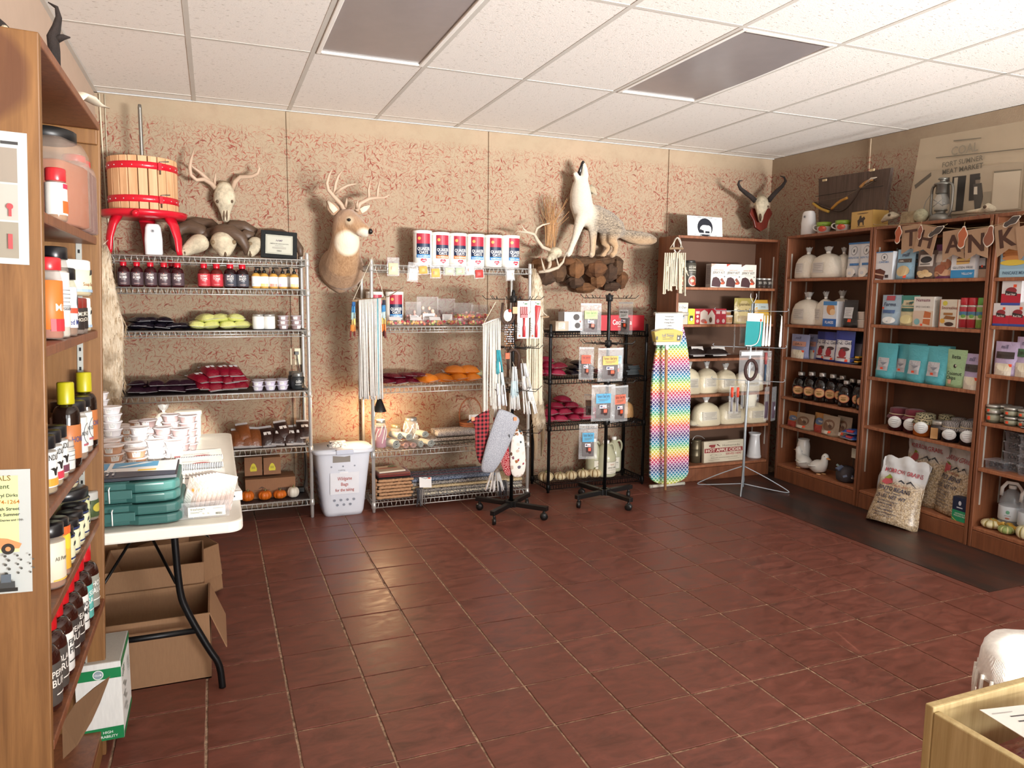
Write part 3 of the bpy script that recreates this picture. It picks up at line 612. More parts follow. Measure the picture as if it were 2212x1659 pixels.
def pumpkin(name, R, Hh, col, stripe=None, stem='7b7a4a', ribs=8, neck=False):
    p = Proto(name, 'pumpkin', (2*R, 2*R, Hh)); n = ribs*8; prof = []
    for k in range(13): a = -pi/2+pi*k/12; prof.append((max(.0, R*cos(a)**.75) if 0 < k < 12 else R*.1, Hh/2+Hh/2*sin(a)*(1-.10*(cos(a) < .45))))
    if stripe:
        mb = MB()
        vs = []; fs = []; ms = []
        K = len(prof)
        for i in range(n):
            a = 2*pi*i/n; e = 1-.10*abs(cos(ribs*a/2))**8
            for r_, z in prof: vs.append((r_*e*sin(a), -r_*e*cos(a), z))
        A = []; B = []
        for i in range(n):
            j = (i+1) % n; tgt = B if i % 8 in (7, 0) else A
            for k in range(K-1): tgt.append((i*K+k, j*K+k, j*K+k+1, i*K+k+1))
        mb.add(vs, A, m(col, .45), True); b0 = len(mb.v);
        k_ = mb.mat(m(stripe, .5))
        for f in B: mb.f.append(list(f)); mb.mi.append(k_); mb.sm.append(True)
        p.part('flesh', mb)
    else: p.part('flesh', MB().lathe(prof, m(col, .4), n, ribs=ribs, ra=.12))
    p.part('stem', MB().tube([(0, 0, Hh*.9), (.002, 0, Hh*1.02), (R*.12, .0, Hh*1.16)], R*.13, m(stem, .8), 7, r1=R*.09)); return p
def on(pr, fr, x0, y0, x1, y1, d, z, label, group=None, turn=0, keepw=False, dz=None, hh=None, rot=None, **k):
    """stand a product on a shelf at height z: its front stands d behind the shelf front, its width and height follow the photo's box"""
    u0, _ = fr.uz(x0, y1, d); u1, _ = fr.uz(x1, y1, d); _, zt = fr.uz((x0+x1)/2, y0, d)
    w_, h_ = u1-u0, zt-z
    if hh and not .6 < h_/hh < 1.5: h_ = hh
    sx = w_/pr.size[0]; sz = h_/pr.size[2]
    rnd_ = abs(pr.size[0]-pr.size[1]) < 1e-4
    sy = sx if rnd_ else min(1.25, max(.6, (sx+sz)/2))
    dep = pr.size[1]*sy
    e = put(pr, label, fr.loc((u0+u1)/2, d+dep/2, z), fr.rz+turn, None, group, rot, **k); e.scale = (sx, sy, sz); return e
# ================================================================ CHROME SHELF UNIT BEHIND THE TABLE
RED = m('c4152a', .28); BRN = m('3a1216', .12); BRN2 = m('5a1a14', .12)
px_ = PY(316, 540, 5.305); pc = Vector((px_.x, 5.305, U1Z[0]))
e = empty('fruit_press', pc, label='wooden slatted fruit press with red hoops on a red three legged tray', cat='press')
b = MB(); b.lathe([(0, .232), (.235, .232), (.246, .245), (.250, .268), (.244, .268), (.238, .246), (0, .246)], RED, 32); b.tube([(-.03, -.235, .25), (-.03, -.27, .235)], .02, RED, 8); b.build('tray', e)
for k in range(3):
    a = radians(-150+120*k); c_, s_ = cos(a), sin(a); q = MB()
    q.loft([((.17*c_, .17*s_, .236), .05, .028), ((.20*c_, .20*s_, .18), .042, .022), ((.222*c_, .222*s_, .10), .034, .018), ((.225*c_, .225*s_, .03), .027, .015), ((.23*c_, .23*s_, .003), .022, .014)], RED, 10, up=(c_, s_, 0)); q.build('leg', e)
R_ = .192; NS = 22
sl = MB(); sl.box((0, 0, .155), (.050, .012, .33), SLATW); SM = None
for k in range(NS):
    a = 2*pi*k/NS+.07; o = bpy.data.objects.new('slat', SM or sl.mesh('slat')); SM = o.data; COL.objects.link(o); o.parent = e
    o.location = (R_*sin(a), -R_*cos(a), .268+.003); o.rotation_euler = (0, 0, a); bevel(o, .002, 1)
b = MB(); b.lathe([(.183, .275), (.183, .59)], m('6a4c30', .9), 24); b.build('dark_core', e)
for z in (.315, .515):
    h = MB(); h.lathe([(R_+.0065, z), (R_+.011, z+.002), (R_+.011, z+.04), (R_+.0065, z+.042)], RED, 40)
    for k in range(NS): a = 2*pi*k/NS+.07; h.ball(((R_+.012)*sin(a), -(R_+.012)*cos(a), z+.018), .004, CHROME, 6)
    a = .55; h.box(((R_+.018)*sin(a), -(R_+.018)*cos(a), z+.018), (.02, .02, .044), RED); hb = h.build('hoop', e)
    q = MB(); q.tube([((R_+.02)*sin(a)-.0, -(R_+.022)*cos(a), z-.03), ((R_+.02)*sin(a), -(R_+.022)*cos(a), z+.045), ((R_+.02)*sin(a)+.05, -(R_+.025)*cos(a), z+.05)], .004, m('77736c', .4, met=.8), 6); q.build('hinge_pin', hb)
b = MB(); prof = []
for k in range(64): prof += [(.0105, .24+k*.0105), (.0125, .2445+k*.0105)]
b.lathe(prof + [(.009, .93)], m('8a8780', .35, met=.8), 12); b.build('screw', e)
fp = Proto('air_freshener', 'air freshener', (.085, .07, .215))
b = MB(); b.loft([((0, 0, 0), .038, .03), ((0, 0, .01), .0415, .034), ((0, 0, .11), .0425, .035), ((0, 0, .19), .037, .03), ((0, 0, .21), .031, .025), ((0, 0, .215), .026, .02)], m('eef0f2', .25), 20, ex=2.8, up=(0, 1, 0)); k0 = fp.part('housing', b)
b = MB(); b.draw([('e', 0, .165, .008, .011, '9aa0a4'), ('e', 0, .166, .003, .004, '222222'), ], flat(.0355), nx=1); fp.part('nozzle_print', b, k0)
on(fp, F1, 312, 483, 352, 549, .07, U1Z[0], 'white air freshener dispenser between the red legs of the fruit press')
def sauce(nm, lc, t1, t2, body):
    return bottle(nm, 'bottle', .045, .2, .52, .02, .042, body, RED, (.07, .55, m(lc, .4), [('t', t1, 0, .085, .016, 'f3eee8', .05), ('t', t2, 0, .063, .018, 'f3eee8', .052), ('r', -.014, .055, .028, .002, 'f3eee8'), ('r', -.022, .028, .044, .0015, 'd8b8b0'), ('r', -.018, .023, .036, .0015, 'd8b8b0'), ('e', 0, .105, .003, .003, 'd8604a')]), capr=.0235)
pc1 = sauce('sauce_bottle', '57474d', 'CHERRY', 'BOMB', BRN); pc2 = sauce('sauce_bottle', 'c23a44', 'HONKY', 'TONK', BRN2); pc3 = sauce('sauce_bottle', '4c4e58', 'MUD', 'SHOT', m('220c0e', .12))
for k, x in enumerate((267, 296, 325.5, 355, 384.5)): on(pc1, F1, x-14, 560+k*1.2, x+14, 620, .05, U1Z[1], f'red capped sauce bottle with grey label, {ORD[k]} from the hanging fur in its row', 'red capped sauce bottles')
on(pc1, F1, 358, 562, 384, 618, .16, U1Z[1], 'red capped sauce bottle standing behind the row of grey labelled ones', 'red capped sauce bottles')
for k, x in enumerate((441.5, 469)): on(pc2, F1, x-14, 566+k, x+14, 624, .05, U1Z[1], ('sauce bottle with red label beside the gap in its row', 'sauce bottle with red label touching the slate labelled bottles')[k], 'red capped sauce bottles')
for k, x in enumerate((498.5, 525)): on(pc3, F1, x-14, 567+k, x+14, 625, .05, U1Z[1], ('dark sauce bottle with slate label beside the red labelled pair', 'dark sauce bottle with slate label beside the pump bottles')[k], 'red capped sauce bottles')
def pump(tint):
    p = Proto('pump_bottle', 'bottle', (.06, .06, .16)); b = p.part('body', MB().lathe([(.026, 0), (.03, .005), (.03, .095), (.022, .108), (.011, .116)], m('c99a4a', .15), 16))
    q = MB(); q.lathe([(.013, .112), (.013, .132), (.008, .136), (.005, .14), (.005, .152), (.009, .154), (.009, .16), (0, .16)], BLACK, 12); q.tube([(0, 0, .157), (.03, -.01, .156), (.034, -.011, .150)], .0035, BLACK, 6); p.part('pump', q)
    q = MB(); q.lathe([(.0304, .016), (.0309, .0165), (.0309, .0895), (.0304, .09)], m('f4f3f1', .5), 18); q.draw([('r', -.028, .017, .056, .02, tint), ('t', 'honey', 0, .05, .006, 'b0b0b0', .025)], wrap(.031), nx=4); p.part('label', q); return p
for k, (x, t, lb) in enumerate(((554, 'cfdde6', 'nearest the slate labelled sauces, blue tinted label'), (572, 'f0dc8e', 'second along, yellow tinted label'), (592, 'f0a090', 'alone in the middle, pink tinted label'), (612, 'd8cbe4', 'fourth along, lilac tinted label'), (637, 'f2e9a0', 'beside the chrome post, pale yellow label'))):
    on(pump(t), F1, x-9.5, 576+k*.8, x+9.5, 626, .05, U1Z[1], 'amber pump bottle '+lb, 'amber pump bottles')
for x, d, lb in ((562, .13, 'behind the first two of its row'), (624, .12, 'set back between the last two of its row')): on(pump('f0dc8e'), F1, x-9, 577, x+9, 624, d, U1Z[1], 'amber pump bottle '+lb, 'amber pump bottles', turn=pi*.8)
def pile(pr, fr, z, spots, label, group, d0=.06, tl=0):
    """spots: px, py of the bag's middle in the photo, layer, turn"""
    n = len(spots)
    for k, sp in enumerate(spots):
        x, ly, tn = sp[:3]; d = sp[3] if len(sp) > 3 else d0+.02*ly; u, _ = fr.uz(x, 0 if fr is None else 700, d)
        put(pr, label[k] if isinstance(label, list) else label, fr.loc(u, d+.09, z+.0035+ly*pr.size[2]*.8+pr.size[1]*.45*sin(tl)), fr.rz+tn, None, group, rot=(tl+rnd.uniform(-.1, .05), rnd.uniform(-.12, .12), fr.rz+tn))
DKB = flatbag('meat_bag', 'bag', .10, .15, 0.046, '1d1822'); YLB = flatbag('sausage_bag', 'bag', .11, .155, 0.057, 'dde08c', .3, seam=False); RDB = flatbag('meat_bag', 'bag', .105, .16, 0.054, '7a0f24', lab='e9e7ea'); PUR = flatbag('meat_bag', 'bag', .115, .16, 0.049, '2c1622'); BRB = flatbag('jerky_bag', 'bag', .09, .15, 0.041, '7b4624', .3); CHB = flatbag('jerky_bag', 'bag', .095, .155, 0.041, '33201c', .3, lab='e0dcd8'); MGB = flatbag('sausage_bag', 'bag', .125, .13, 0.061, 'a32a48'); ORB = flatbag('cheese_bag', 'bag', .125, .16, 0.068, 'd0761f', .25); MAR = flatbag('meat_bag', 'bag', .12, .16, 0.046, '5a0e1e')
z = U1Z[2]+.002
pile(DKB, F1, z, [(290, 0, .3), (318, 0, -.2), (345, 0, .15), (372, 0, .1), (395, 0, -.25), (298, 1, .5), (328, 1, -.3), (352, 1, .2)], [f'black vacuum bag of meat on the third shelf, {q}' for q in ('bottom layer by the fur', 'bottom layer second from the fur', 'bottom layer in the middle', 'bottom layer fourth from the fur', 'lying apart by the yellow bags', 'on top by the fur', 'on top in the middle', 'on top nearest the yellow bags')], 'black vacuum bags on the third shelf')
pile(YLB, F1, z, [(424, 0, .2), (458, 0, -.1), (492, 0, .1), (524, 0, -.3), (446, 1, .4), (478, 1, -.3), (508, 1, .2)], [f'pale yellow plump bag, {q}' for q in ('bottom layer by the black bags', 'bottom layer second from the black bags', 'bottom layer third from the black bags', 'bottom layer beside the white jars', 'top layer nearest the black bags', 'top layer in the middle', 'top layer nearest the jars')], 'pale yellow bags')
JW = jar('canning_jar', 'jar', .03, .115, GLASS, m('f3f2ec', .6), m('b9b9b4', .35, met=.6), .012, fillz=.97)
for x, lb in ((559, 'by the yellow bags'), (583, 'by the stacked cups')): on(JW, F1, x-13.5, 679, x+13.5, 713, .06, z, 'glass jar of white filling '+lb, 'jars of white filling')
CW = cup('portion_cup', 'e6e3e6'); CR = cup('portion_cup', 'a89090', 'c9c2c6'); CP = cup('portion_cup', 'd9a888', 'e9e4e4')
def stack(pr, fr, x0, x1, d, z, n, lab, grp, turn=0, hpx=None):
    u0, _ = fr.uz(x0, 800, d); u1, _ = fr.uz(x1, 800, d); s = (u1-u0)/pr.size[0]
    for k in range(n):
        q = put(pr[k] if isinstance(pr, list) else pr, lab(k, n), fr.loc((u0+u1)/2, d+pr.size[1]*s/2, z+k*pr.size[2]*s*.96), fr.rz+turn+rnd.uniform(-.5, .5), None, grp); q.scale = (s, s, s)
LEV = lambda k, n: 'bottom' if k == 0 else 'top' if k == n-1 else ('second from the bottom' if k == 1 else 'third from the bottom' if k == 2 else 'middle' if n == 5 and k == 2 else f'{ORD[k]} from the bottom')
stack(CR, F1, 603, 628, .06, z, 3, lambda k, n: f'lidded grey-brown cup beside the white jars, {LEV(k, n)} of three', 'stacked cups on the third shelf')
stack(CR, F1, 631, 656, .05, z, 3, lambda k, n: f'lidded grey-brown cup beside the chrome post, {LEV(k, n)} of three', 'stacked cups on the third shelf')
z = U1Z[3]+.002
pile(PUR, F1, z, [(285, 0, .1), (318, 0, -.1), (348, 0, .2), (378, 0, -.1), (408, 0, .2), (295, 1, -.3), (326, 1, .3), (372, 1, -.2), (395, 1, .1)], [f'dark purple meat bag on the fourth shelf, {q}' for q in ('bottom layer under the fur tip', 'bottom layer second from the fur', 'bottom layer third from the fur', 'bottom layer fourth from the fur', 'bottom layer under the red bags', 'top layer by the fur', 'top layer second from the fur', 'top layer third from the fur', 'top layer against the red bags')], 'dark purple meat bags')
pile(RDB, F1, z, [(430, 0, .4), (458, 0, .2), (490, 0, .1), (520, 0, -.2), (425, 1, .6), (455, 1, .35), (488, 1, .3), (510, 1, .2), (450, 2, .4), (478, 2, .5), (500, 2, .3)], [f'crimson meat bag with white strip, {q}' for q in ('bottom layer by the purple bags', 'bottom layer second along', 'bottom layer third along', 'bottom layer by the cups', 'middle layer by the purple bags', 'middle layer second along', 'middle layer third along', 'middle layer by the cups', 'top layer by the purple bags', 'topmost in the middle', 'top layer nearest the cups')], 'crimson meat bags', tl=.3)
CL2 = cup('portion_cup', 'dcd4e6', 'e6e4ee')
for q, x in enumerate((556, 583, 610)):
    for d, n_ in ((.06, 2), (.16, 2)):
        stack(CL2, F1, x-13+d*10, x+13+d*10, d, z, n_, lambda k, n: f'lidded lilac cup, {("first", "middle", "last")[q]} column from the crimson bags, {"front" if d < .1 else "rear"} row, {("lower", "upper")[k]}', 'lilac lidded cups')
TIN = jar('candle_tin', 'tin', .036, .075, m('2f3234', .35), None, m('8a8c8a', .3, met=.7), .016, (.15, .75, m('2a2d2f', .4), [('t', 'OATH', 0, .03, .012, 'd8d8d4', .03), ('r', -.018, .022, .036, .0015, 'd8d8d4')]))
on(TIN, F1, 631, 806, 659, 834, .05, z, 'dark tin with grey lid in front of its twin by the chrome post'); on(TIN, F1, 624, 803, 648, 831, .15, z, 'dark tin with grey lid behind another one')
z = U1Z[4]+.002
pile(BRB, F1, z, [(508, 0, .1), (528, 0, -.1), (545, 0, .1), (520, 1, .15)], [f'tawny bag of jerky, {q}' for q in ('nearest the table edge', 'second from the table edge', 'nearest the dark jerky', 'lying on top of the others')], 'tawny jerky bags', .03, .7)
pile(CHB, F1, z, [(572, 0, .1), (598, 0, -.1), (622, 0, .2), (645, 0, -.1), (607, 1, .2), (655, 1, .1)], [f'dark brown jerky bag, {q}' for q in ('nearest the tawny bags', 'second from the tawny bags', 'third from the tawny bags', 'bottom one at the post', 'top one in the middle', 'top one at the post')], 'dark jerky bags', .03, .7)
z = U1Z[5]+.0025
CB = carton('cardboard_box', 'box', .37, .20, .165, '93694a', [('t', 'HARVEST GATHERINGS', .12, .065, .008, '4a3222', .16), ('r', .05, .052, .14, .002, '4a3222'), ('p', [(.09, .08), (.12, .1), (.15, .08), (.12, .088)], '4a3222')] + [('r', .24+.005*k, .045, .0022 if k % 3 else .0036, .035, '3c2a1e') for k in range(17)], 'd')
on(CB, F1, 531, 1033, 639, 1079, .12, z, 'printed cardboard carton with a barcode behind the orange pumpkins', hh=.16)
SB = carton('cardboard_box', 'box', .14, .14, .15, '946a4c', [('p', [(.045, .035), (.095, .035), (.098, .055), (.085, .09), (.075, .1), (.065, .1), (.055, .09), (.042, .055)], 'd9cf2e'), ('r', .055, .055, .03, .02, 'b8ad2a')], 'd')
zz = z+.16
for x0, x1, lb in ((529, 567, 'nearest the table'), (570, 607, 'nearest the black charger')): on(SB, F1, x0, 988, x1, 1033, .14, zz, f'small square carton with a yellow sticker, {lb}', 'cartons with yellow stickers', hh=.145)
OP = pumpkin('pumpkin', .05, .075, 'cf6a1c'); WP = pumpkin('pumpkin', .042, .075, 'dcd6c6', ribs=6)
for k, (x0, x1, y) in enumerate(((521, 551, 1088), (558, 589, 1085), (591, 621, 1083))): on(OP, F1, x0, 1064-k, x1, y, .03, z, f'mini orange pumpkin, {("nearest the table", "between two others", "beside the white one")[k]}', 'orange mini pumpkins', hh=.082)
on(OP, F1, 505, 1068, 519, 1090, .04, z, 'mini orange pumpkin half hidden by the table edge', 'orange mini pumpkins', hh=.08)
on(WP, F1, 622, 1054, 648, 1078, .03, z, 'small white pumpkin at the end of the orange ones', hh=.085)
p = F1.loc(F1.uz(645, 1030, .2)[0], .2, z); e = empty('power_adapter', p, label='black power adapter with its cord on the bottom wire shelf', cat='charger')
b = MB(); b.box((0, 0, .02), (.075, .05, .036), BLACK); b.build('brick_body', e, bev=.005); b = MB(); b.tube([(.03, 0, .02), (.06, .05, .12), (.05, .1, .4), (.06, .16, .8), (.05, .19, 1.0)], .004, BLACK, 6, smooth=2); b.tube([(-.04, 0, .02), (-.09, .03, .06), (-.15, .05, .02)], .003, BLACK, 6, smooth=1); b.build('cord', e)
p = PY(639, 770, YB); e = empty('wall_outlet', (p.x, YB-.0005, p.z), label='cream wall outlet with a black plug, seen through the chrome shelves', cat='outlet')
b = MB(); b.box((0, -.004, 0), (.08, .007, .12), m('d5c7a6', .4)); b.build('cover_plate', e, bev=.002)
for s in (-1, 1): b = MB(); b.draw([('e', 0, s*.026, .017, .014, 'c4b592'), ('r', -.008, s*.026, .003, .008, '2a2622'), ('r', .006, s*.026, .003, .008, '2a2622')], flat(.0078)); b.build('socket', e)
b = MB(); b.box((.005, -.022, .026), (.026, .028, .022), BLACK); b.tube([(.005, -.03, .02), (.012, -.03, -.05), (.03, -.02, -.16), (.04, -.03, -.23)], .0035, BLACK, 6, smooth=1); b.build('plug', e)
p = F1.loc(F1.uz(603, 556, .08)[0], .10, U1Z[0]+.002)
e = empty('certificate_plaque', p, label='black framed certificate plaque leaning beside the ram skulls', cat='plaque', rot=(-.22, .05, 0))
b = MB(); b.box((0, 0, .097), (.235, .018, .19), m('14191a', .25, 's')); b.build('backing_board', e, bev=.004)
b = MB(); b.draw([('r', -.088, .03, .176, .132, 'a9a99a'), ('r', -.08, .037, .16, .118, '8e8f84'), ('r', -.078, .039, .156, .114, 'b4b4a6'), ('t', 'AAMP', 0, .118, .013, '4a3550', .045), ('e', -.004, .122, .02, .0006, '5a4a60'), ('t', 'AMERICAN ASSOCIATION', 0, .098, .0075, '3a3436', .12), ('t', 'of meat processors', 0, .086, .005, '5a5456', .07), ('r', -.045, .075, .09, .002, '6a5a5a'), ('r', -.045, .068, .09, .002, '6a5a5a'), ('r', -.016, .047, .032, .011, '8e8f84'), ('t', '2021', 0, .05, .005, '3a3436')], flat(.0092)); b.build('engraved_plate', e)
# ================================================================ ON AND UNDER THE FOLDING TABLE
T0 = TZ+.001
class FT(Fr): pass
def tp(px, py, z=T0): return PZ(px, py, z)
cn = 0
SPOTS = [(338, 998, 3, CW), (374, 1000, 3, CW), (355, 985, 4, CR), (392, 988, 4, CR), (372, 970, 5, CR), (404, 972, 5, CR), (304, 985, 4, CW), (322, 966, 4, CR), (262, 1000, 1, CP), (288, 968, 3, CP), (262, 962, 3, CP), (296, 1022, 3, CP), (262, 1030, 4, CP), (240, 1020, 4, CP), (280, 1003, 3, CW), (246, 990, 7, CW), (238, 968, 8, CW), (300, 952, 3, CP)]
POSN = ('front', 'second front', 'middle near', 'middle far', 'rear near', 'rear far', 'tall pale', 'tall grey', 'single', 'peach far', 'peach farther', 'peach front', 'peach front hidden', 'peach bookcase side', 'pale inner', 'highest near', 'highest far', 'far peach')
used = []
for q, (x, y, n, pr) in enumerate(SPOTS):
    p = tp(x, y)
    for _ in range(60):
        bad = [u for u in used if (u-p).length < .097]
        if not bad: break
        p = p + (p-bad[0]).normalized()*.012 + Vector((0, .004, 0))
        p.x = min(.02, max(-.6, p.x)); p.y = min(4.5, p.y)
    used.append(p)
    for k in range(n):
        put(pr, f'portion cup in the {POSN[q]} stack on the table, {LEV(k, n) if n > 1 else "only one"}', (p.x, p.y, T0+k*.0365), rnd.uniform(-.4, .5), None, 'lidded portion cups on the folding table')
NBW, NBD = .215, .15
def notebook():
    p = Proto('spiral_notebook', 'notebook', (NBW, NBD, .022)); b = MB(); b.box((0, .006, .011), (NBW, NBD, .02), m('f0efec', .6)); k0 = p.part('cover', b)
    p.part('printed_cover', MB().draw([('p', [(-.02, -.06), (.06, -.06), (.05, -.05), (.03, -.04), (.0, -.045)], 'b0343c'), ('r', -.095, -.065, .025, .03, 'b84a52'), ('t', 'RANCH COOKBOOK', .0, -.02, .010, '555555', .11), ('r', -.06, -.03, .11, .002, '888888')], lambda x, y, h: (x, y+.0, .0212+h)), k0)
    c = MB()
    for k in range(30): x = -NBW/2+.006+k*(NBW-.012)/29; c.lathe([(.012, -.0017), (.0138, 0), (.012, .0017)], m('2e2a2a', .4), 8, T=Matrix.Translation((x, -NBD/2+.004, .011)) @ Matrix.Rotation(pi/2, 4, 'Y'))
    p.part('spiral_binding', c, k0); return p
NB = notebook(); nb = 0
for r_, (px, py, n) in enumerate(((440, 990, 3), (440, 1018, 3), (446, 1045, 2), (438, 1072, 2))):
    p = tp(px, py); p.x = -.1; p.y = 3.66-.16*r_
    for k in range(n):
        put(NB, f'white spiral notebook, {("farthest", "second farthest", "third", "nearest")[r_]} pile on the table, {LEV(k, n)}', (p.x+.004*k+(.012 if r_ == 2 else 0), p.y, T0+.0005+.0235*k), .05*(k-.5)-.03, None, 'white spiral notebooks')
GR = m('35605c', .32)
def case():
    p = Proto('game_processing_case', 'case', (.46, .30, .075)); out = []; r = .05
    pts = [(-.23, -.10), (-.17, -.15), (-.11, -.15), (-.09, -.135), (.06, -.135), (.09, -.15), (.18, -.15), (.215, -.135), (.23, -.10), (.23, .13), (.21, .15), (-.21, .15), (-.23, .13)]
    b = MB(); b.prism(pts, .002, .036, GR); b.prism([(x*.995, y*.995) for x, y in pts], .038, .074, GR)
    p.part('shell', b)
    h = MB(); h.box((-.015, -.139, .037), (.19, .03, .03), GR); h.box((-.015, -.1, .0755), (.17, .05, .004), m('2a4f4b', .35)); p.part('handle', h)
    q = MB(); q.tube([(.01, -.156, .012), (.01, -.158, .06), (.012, -.15, .066)], .0022, WHITE, 6); p.part('cable_tie', q); return p
CS = case(); cx = -.35
c1 = put(CS, 'green plastic case with hand grip, lower of two on the table', (cx, 2.935, T0+.001), -.02); c2 = put(CS, 'green plastic case with hand grip, upper one with a printed sleeve', (cx-.01, 2.945, T0+.077), .0)
for c_ in (c1, c2):
    for o in c_.children: bevel(o, .009, 3) if o.name.startswith(('shell', 'handle')) else None
SV = Proto('printed_sleeve', 'card', (.45, .28, .02)); b = MB(); b.box((0, 0, .006), (.44, .26, .010), m('2b2f38', .4)); k0 = SV.part('card', b)
SV.part('printed_face', MB().draw([('r', -.215, -.125, .43, .25, '3f4a5c'), ('p', [(-.02, -.02), (.215, -.06), (.215, .125), (-.02, .125)], 'eef0f0'), ('r', -.205, .01, .19, .11, '4f9ed0')] + [('r', -.19+.042*k, .03, .026, .06, 'dcecf4') for k in range(4)] + [('r', .0, .03, .15, .085, '5aa6d2'), ('p', [(.01, .04), (.04, .04), (.13, .1), (.10, .105)], 'e8f0f2'), ('r', -.19, -.11, .035, .07, 'dfe3e6'), ('e', -.11, -.04, .03, .014, 'e6e2d8'), ('r', -.12, -.11, .02, .07, 'dcdcd4')] + [('r', -.06+.018*k, -.095, .007, .03, 'd4dade') for k in range(5)] + [('r', -.06+.018*k, -.055, .007, .03, 'd4dade') for k in range(5)] + [('r', .09, -.055, .06, .02, 'e8c23a')], lambda x, y, h: (x, y, .0112+h)), k0)
put(SV, 'printed cardboard sleeve with blue tool pictures on the upper green case', (cx-.01, 2.955, T0+.155))
TJ = jar('spice_jar', 'jar', .028, .05, GLASS, m('8a6a4a', .6), BLACK, .014, lr=.03)
for k, (dx, dy) in enumerate(((-.24, 0), (-.175, .012), (-.235, .06), (-.17, .07))): put(TJ, f'small black lidded jar behind the green cases, {("front outer", "front inner", "rear outer", "rear inner")[k]} one', (-.17+dx, 3.135+dy, T0), 0, None, 'small black lidded jars')
pt = Vector((-.055, 2.905, T0)); e = empty('sachet_tray', pt, label='clear plastic tray with a white label at the table corner', cat='tray'); b = MB()
for c_, d_ in (((0, 0, .002), (.17, .17, .003)), ((0, -.085, .03), (.17, .002, .06)), ((0, .085, .03), (.17, .002, .06)), ((-.085, 0, .03), (.002, .17, .06)), ((.085, 0, .03), (.002, .17, .06))): b.box(c_, d_, CLEAR)
b.build('tray_body', e); b = MB(); b.box((.01, -.0868, .024), (.125, .001, .036), m('ecebdc', .5)); b.draw([('t', 'freshstart', -.02, .030, .009, '6f6f66', .055), ('r', -.045, .023, .04, .0018, '999990'), ('r', -.045, .019, .03, .0018, '999990'), ('r', .03, .033, .035, .0015, '999990')] + [('r', .04+.002*k, .010, .001, .009, '55554e') for k in range(11)] + [('e', .0, .017, .003, .003, 'bbbbb0'), ('e', .016, .017, .003, .003, 'bbbbb0')], flat(.0875)); b.build('label', e)
PK = pouch('sachet', 'sachet', .085, .012, .13, 'c9b8b0', [('r', .018, .03, .05, .06, 'f1efea'), ('r', .05, .095, .015, .01, 'e8953f')] + lines(.024, .08, .038, 5, .009, 'b8b8b8'))
for k in range(9): put(PK, f'zip sachet standing in the clear tray, {ORD[k]} from the green cases', (pt.x-.062+.0145*k, pt.y-.02+.003*k, T0+.004), 0, None, 'zip sachets in the clear tray', rot=(-.18, .25-.01*k, -1.15+.09*k))
WB = carton('gift_box', 'box', .10, .13, .035, 'f2f2ee', [('r', .02, .012, .008, .008, '777777'), ('e', .07, .017, .004, .004, '555555')], top=[('r', .02, .03, .05, .06, '8e9290'), ('r', .025, .035, .04, .05, 'eceeea')])
put(WB, 'small flat white box with a window at the table edge', (.025, 3.085, T0), .12)
SKB = sackbag('cellophane_bag', 'bag', .11, .20, 'cfc9c0', 5, flare=.9); put(SKB, 'tied cellophane bag with a spiky top behind the cup stacks', (-.27, 4.42, T0), 0, None)
p = MB(); e = empty('white_tub', (-.15, 4.47, T0), label='cream plastic tub at the far table edge behind the cups', cat='tub')
p.lathe([(.06, 0), (.064, .01), (.07, .13), (.073, .132), (.073, .15), (.06, .155), (0, .155)], m('dfdcd0', .4), 20); p.build('tub_body', e); b = MB(); b.tube([(-.072, 0, .13), (-.05, -.05, .09), (.05, -.05, .09), (.072, 0, .13)], .002, CHROME, 5, smooth=1); b.build('bail_handle', e)
def open_box(label, c, d, rz=0, flaps=(.5, .5, .5, .5), ang=(2.2, 1.9, 2.0, 2.3), pr=None, rot=None, col='8d6a4b', name='cardboard_box'):
    e = empty(name, c, rz, label, 'box', rot=rot); w_, l_, h_ = d; mt = m(col, .8, 'd'); b = MB(); t = .005
    for q, s in (((0, 0, t/2), (w_, l_, t)), ((0, -l_/2+t/2, h_/2), (w_, t, h_)), ((0, l_/2-t/2, h_/2), (w_, t, h_)), ((-w_/2+t/2, 0, h_/2), (t, l_-2*t, h_)), ((w_/2-t/2, 0, h_/2), (t, l_-2*t, h_))): b.box(q, s, mt)
    b.build('carton_body', e)
    for k, (f_, a) in enumerate(zip(flaps, ang)):
        if not f_: continue
        L = (l_ if k < 2 else w_)*f_; W_ = (w_ if k < 2 else l_)*.98
        T = Matrix.Translation(((0, -l_/2, h_), (0, l_/2, h_), (-w_/2, 0, h_), (w_/2, 0, h_))[k]) @ Matrix.Rotation((0, pi, -pi/2, pi/2)[k], 4, 'Z') @ Matrix.Rotation(a-pi, 4, 'X')
        f = MB(); f.box((0, L/2, 0), (W_, L, .004), mt, T); f.build('flap', e)
    if pr: f = MB(); f.draw(pr, flat(l_/2)); f.build('printed_front', e)
    return e
open_box('large plain cardboard carton under the near table edge', (-.265, 3.26, 0), (.42, .34, .275), 0, (.0, .42, .4, .4), (1.9, 1.75, 1.2, 1.2))
open_box('cardboard carton with dark triangle print folded above the large one', (-.28, 3.62, 0), (.40, .32, .36), .02, (.3, .4, .4, .2), (1.4, 1.8, 2.0, 1.7), [('p', [(-.05, .21), (.02, .27), (.09, .21), (.05, .21), (.02, .235), (-.01, .21)], '2e2018'), ('t', 'GLASS', .08, .30, .03, '4a3424', .12, pi), ('t', 'FRAGILE', -.06, .30, .025, '4a3424', .1, pi)])
open_box('open cardboard carton tilted under the table middle with flaps up', (-.19, 4.05, .02), (.28, .28, .26), .5, (.6, .6, .6, .6), (1.5, 2.4, 1.9, 2.3), rot=(.1, -.12, .5))
open_box('cardboard carton under the far table end by the wire unit', (-.33, 4.32, 0), (.3, .26, .45), -.1, (.4, .3, .3, .4), (2.0, 1.7, 1.6, 2.2))
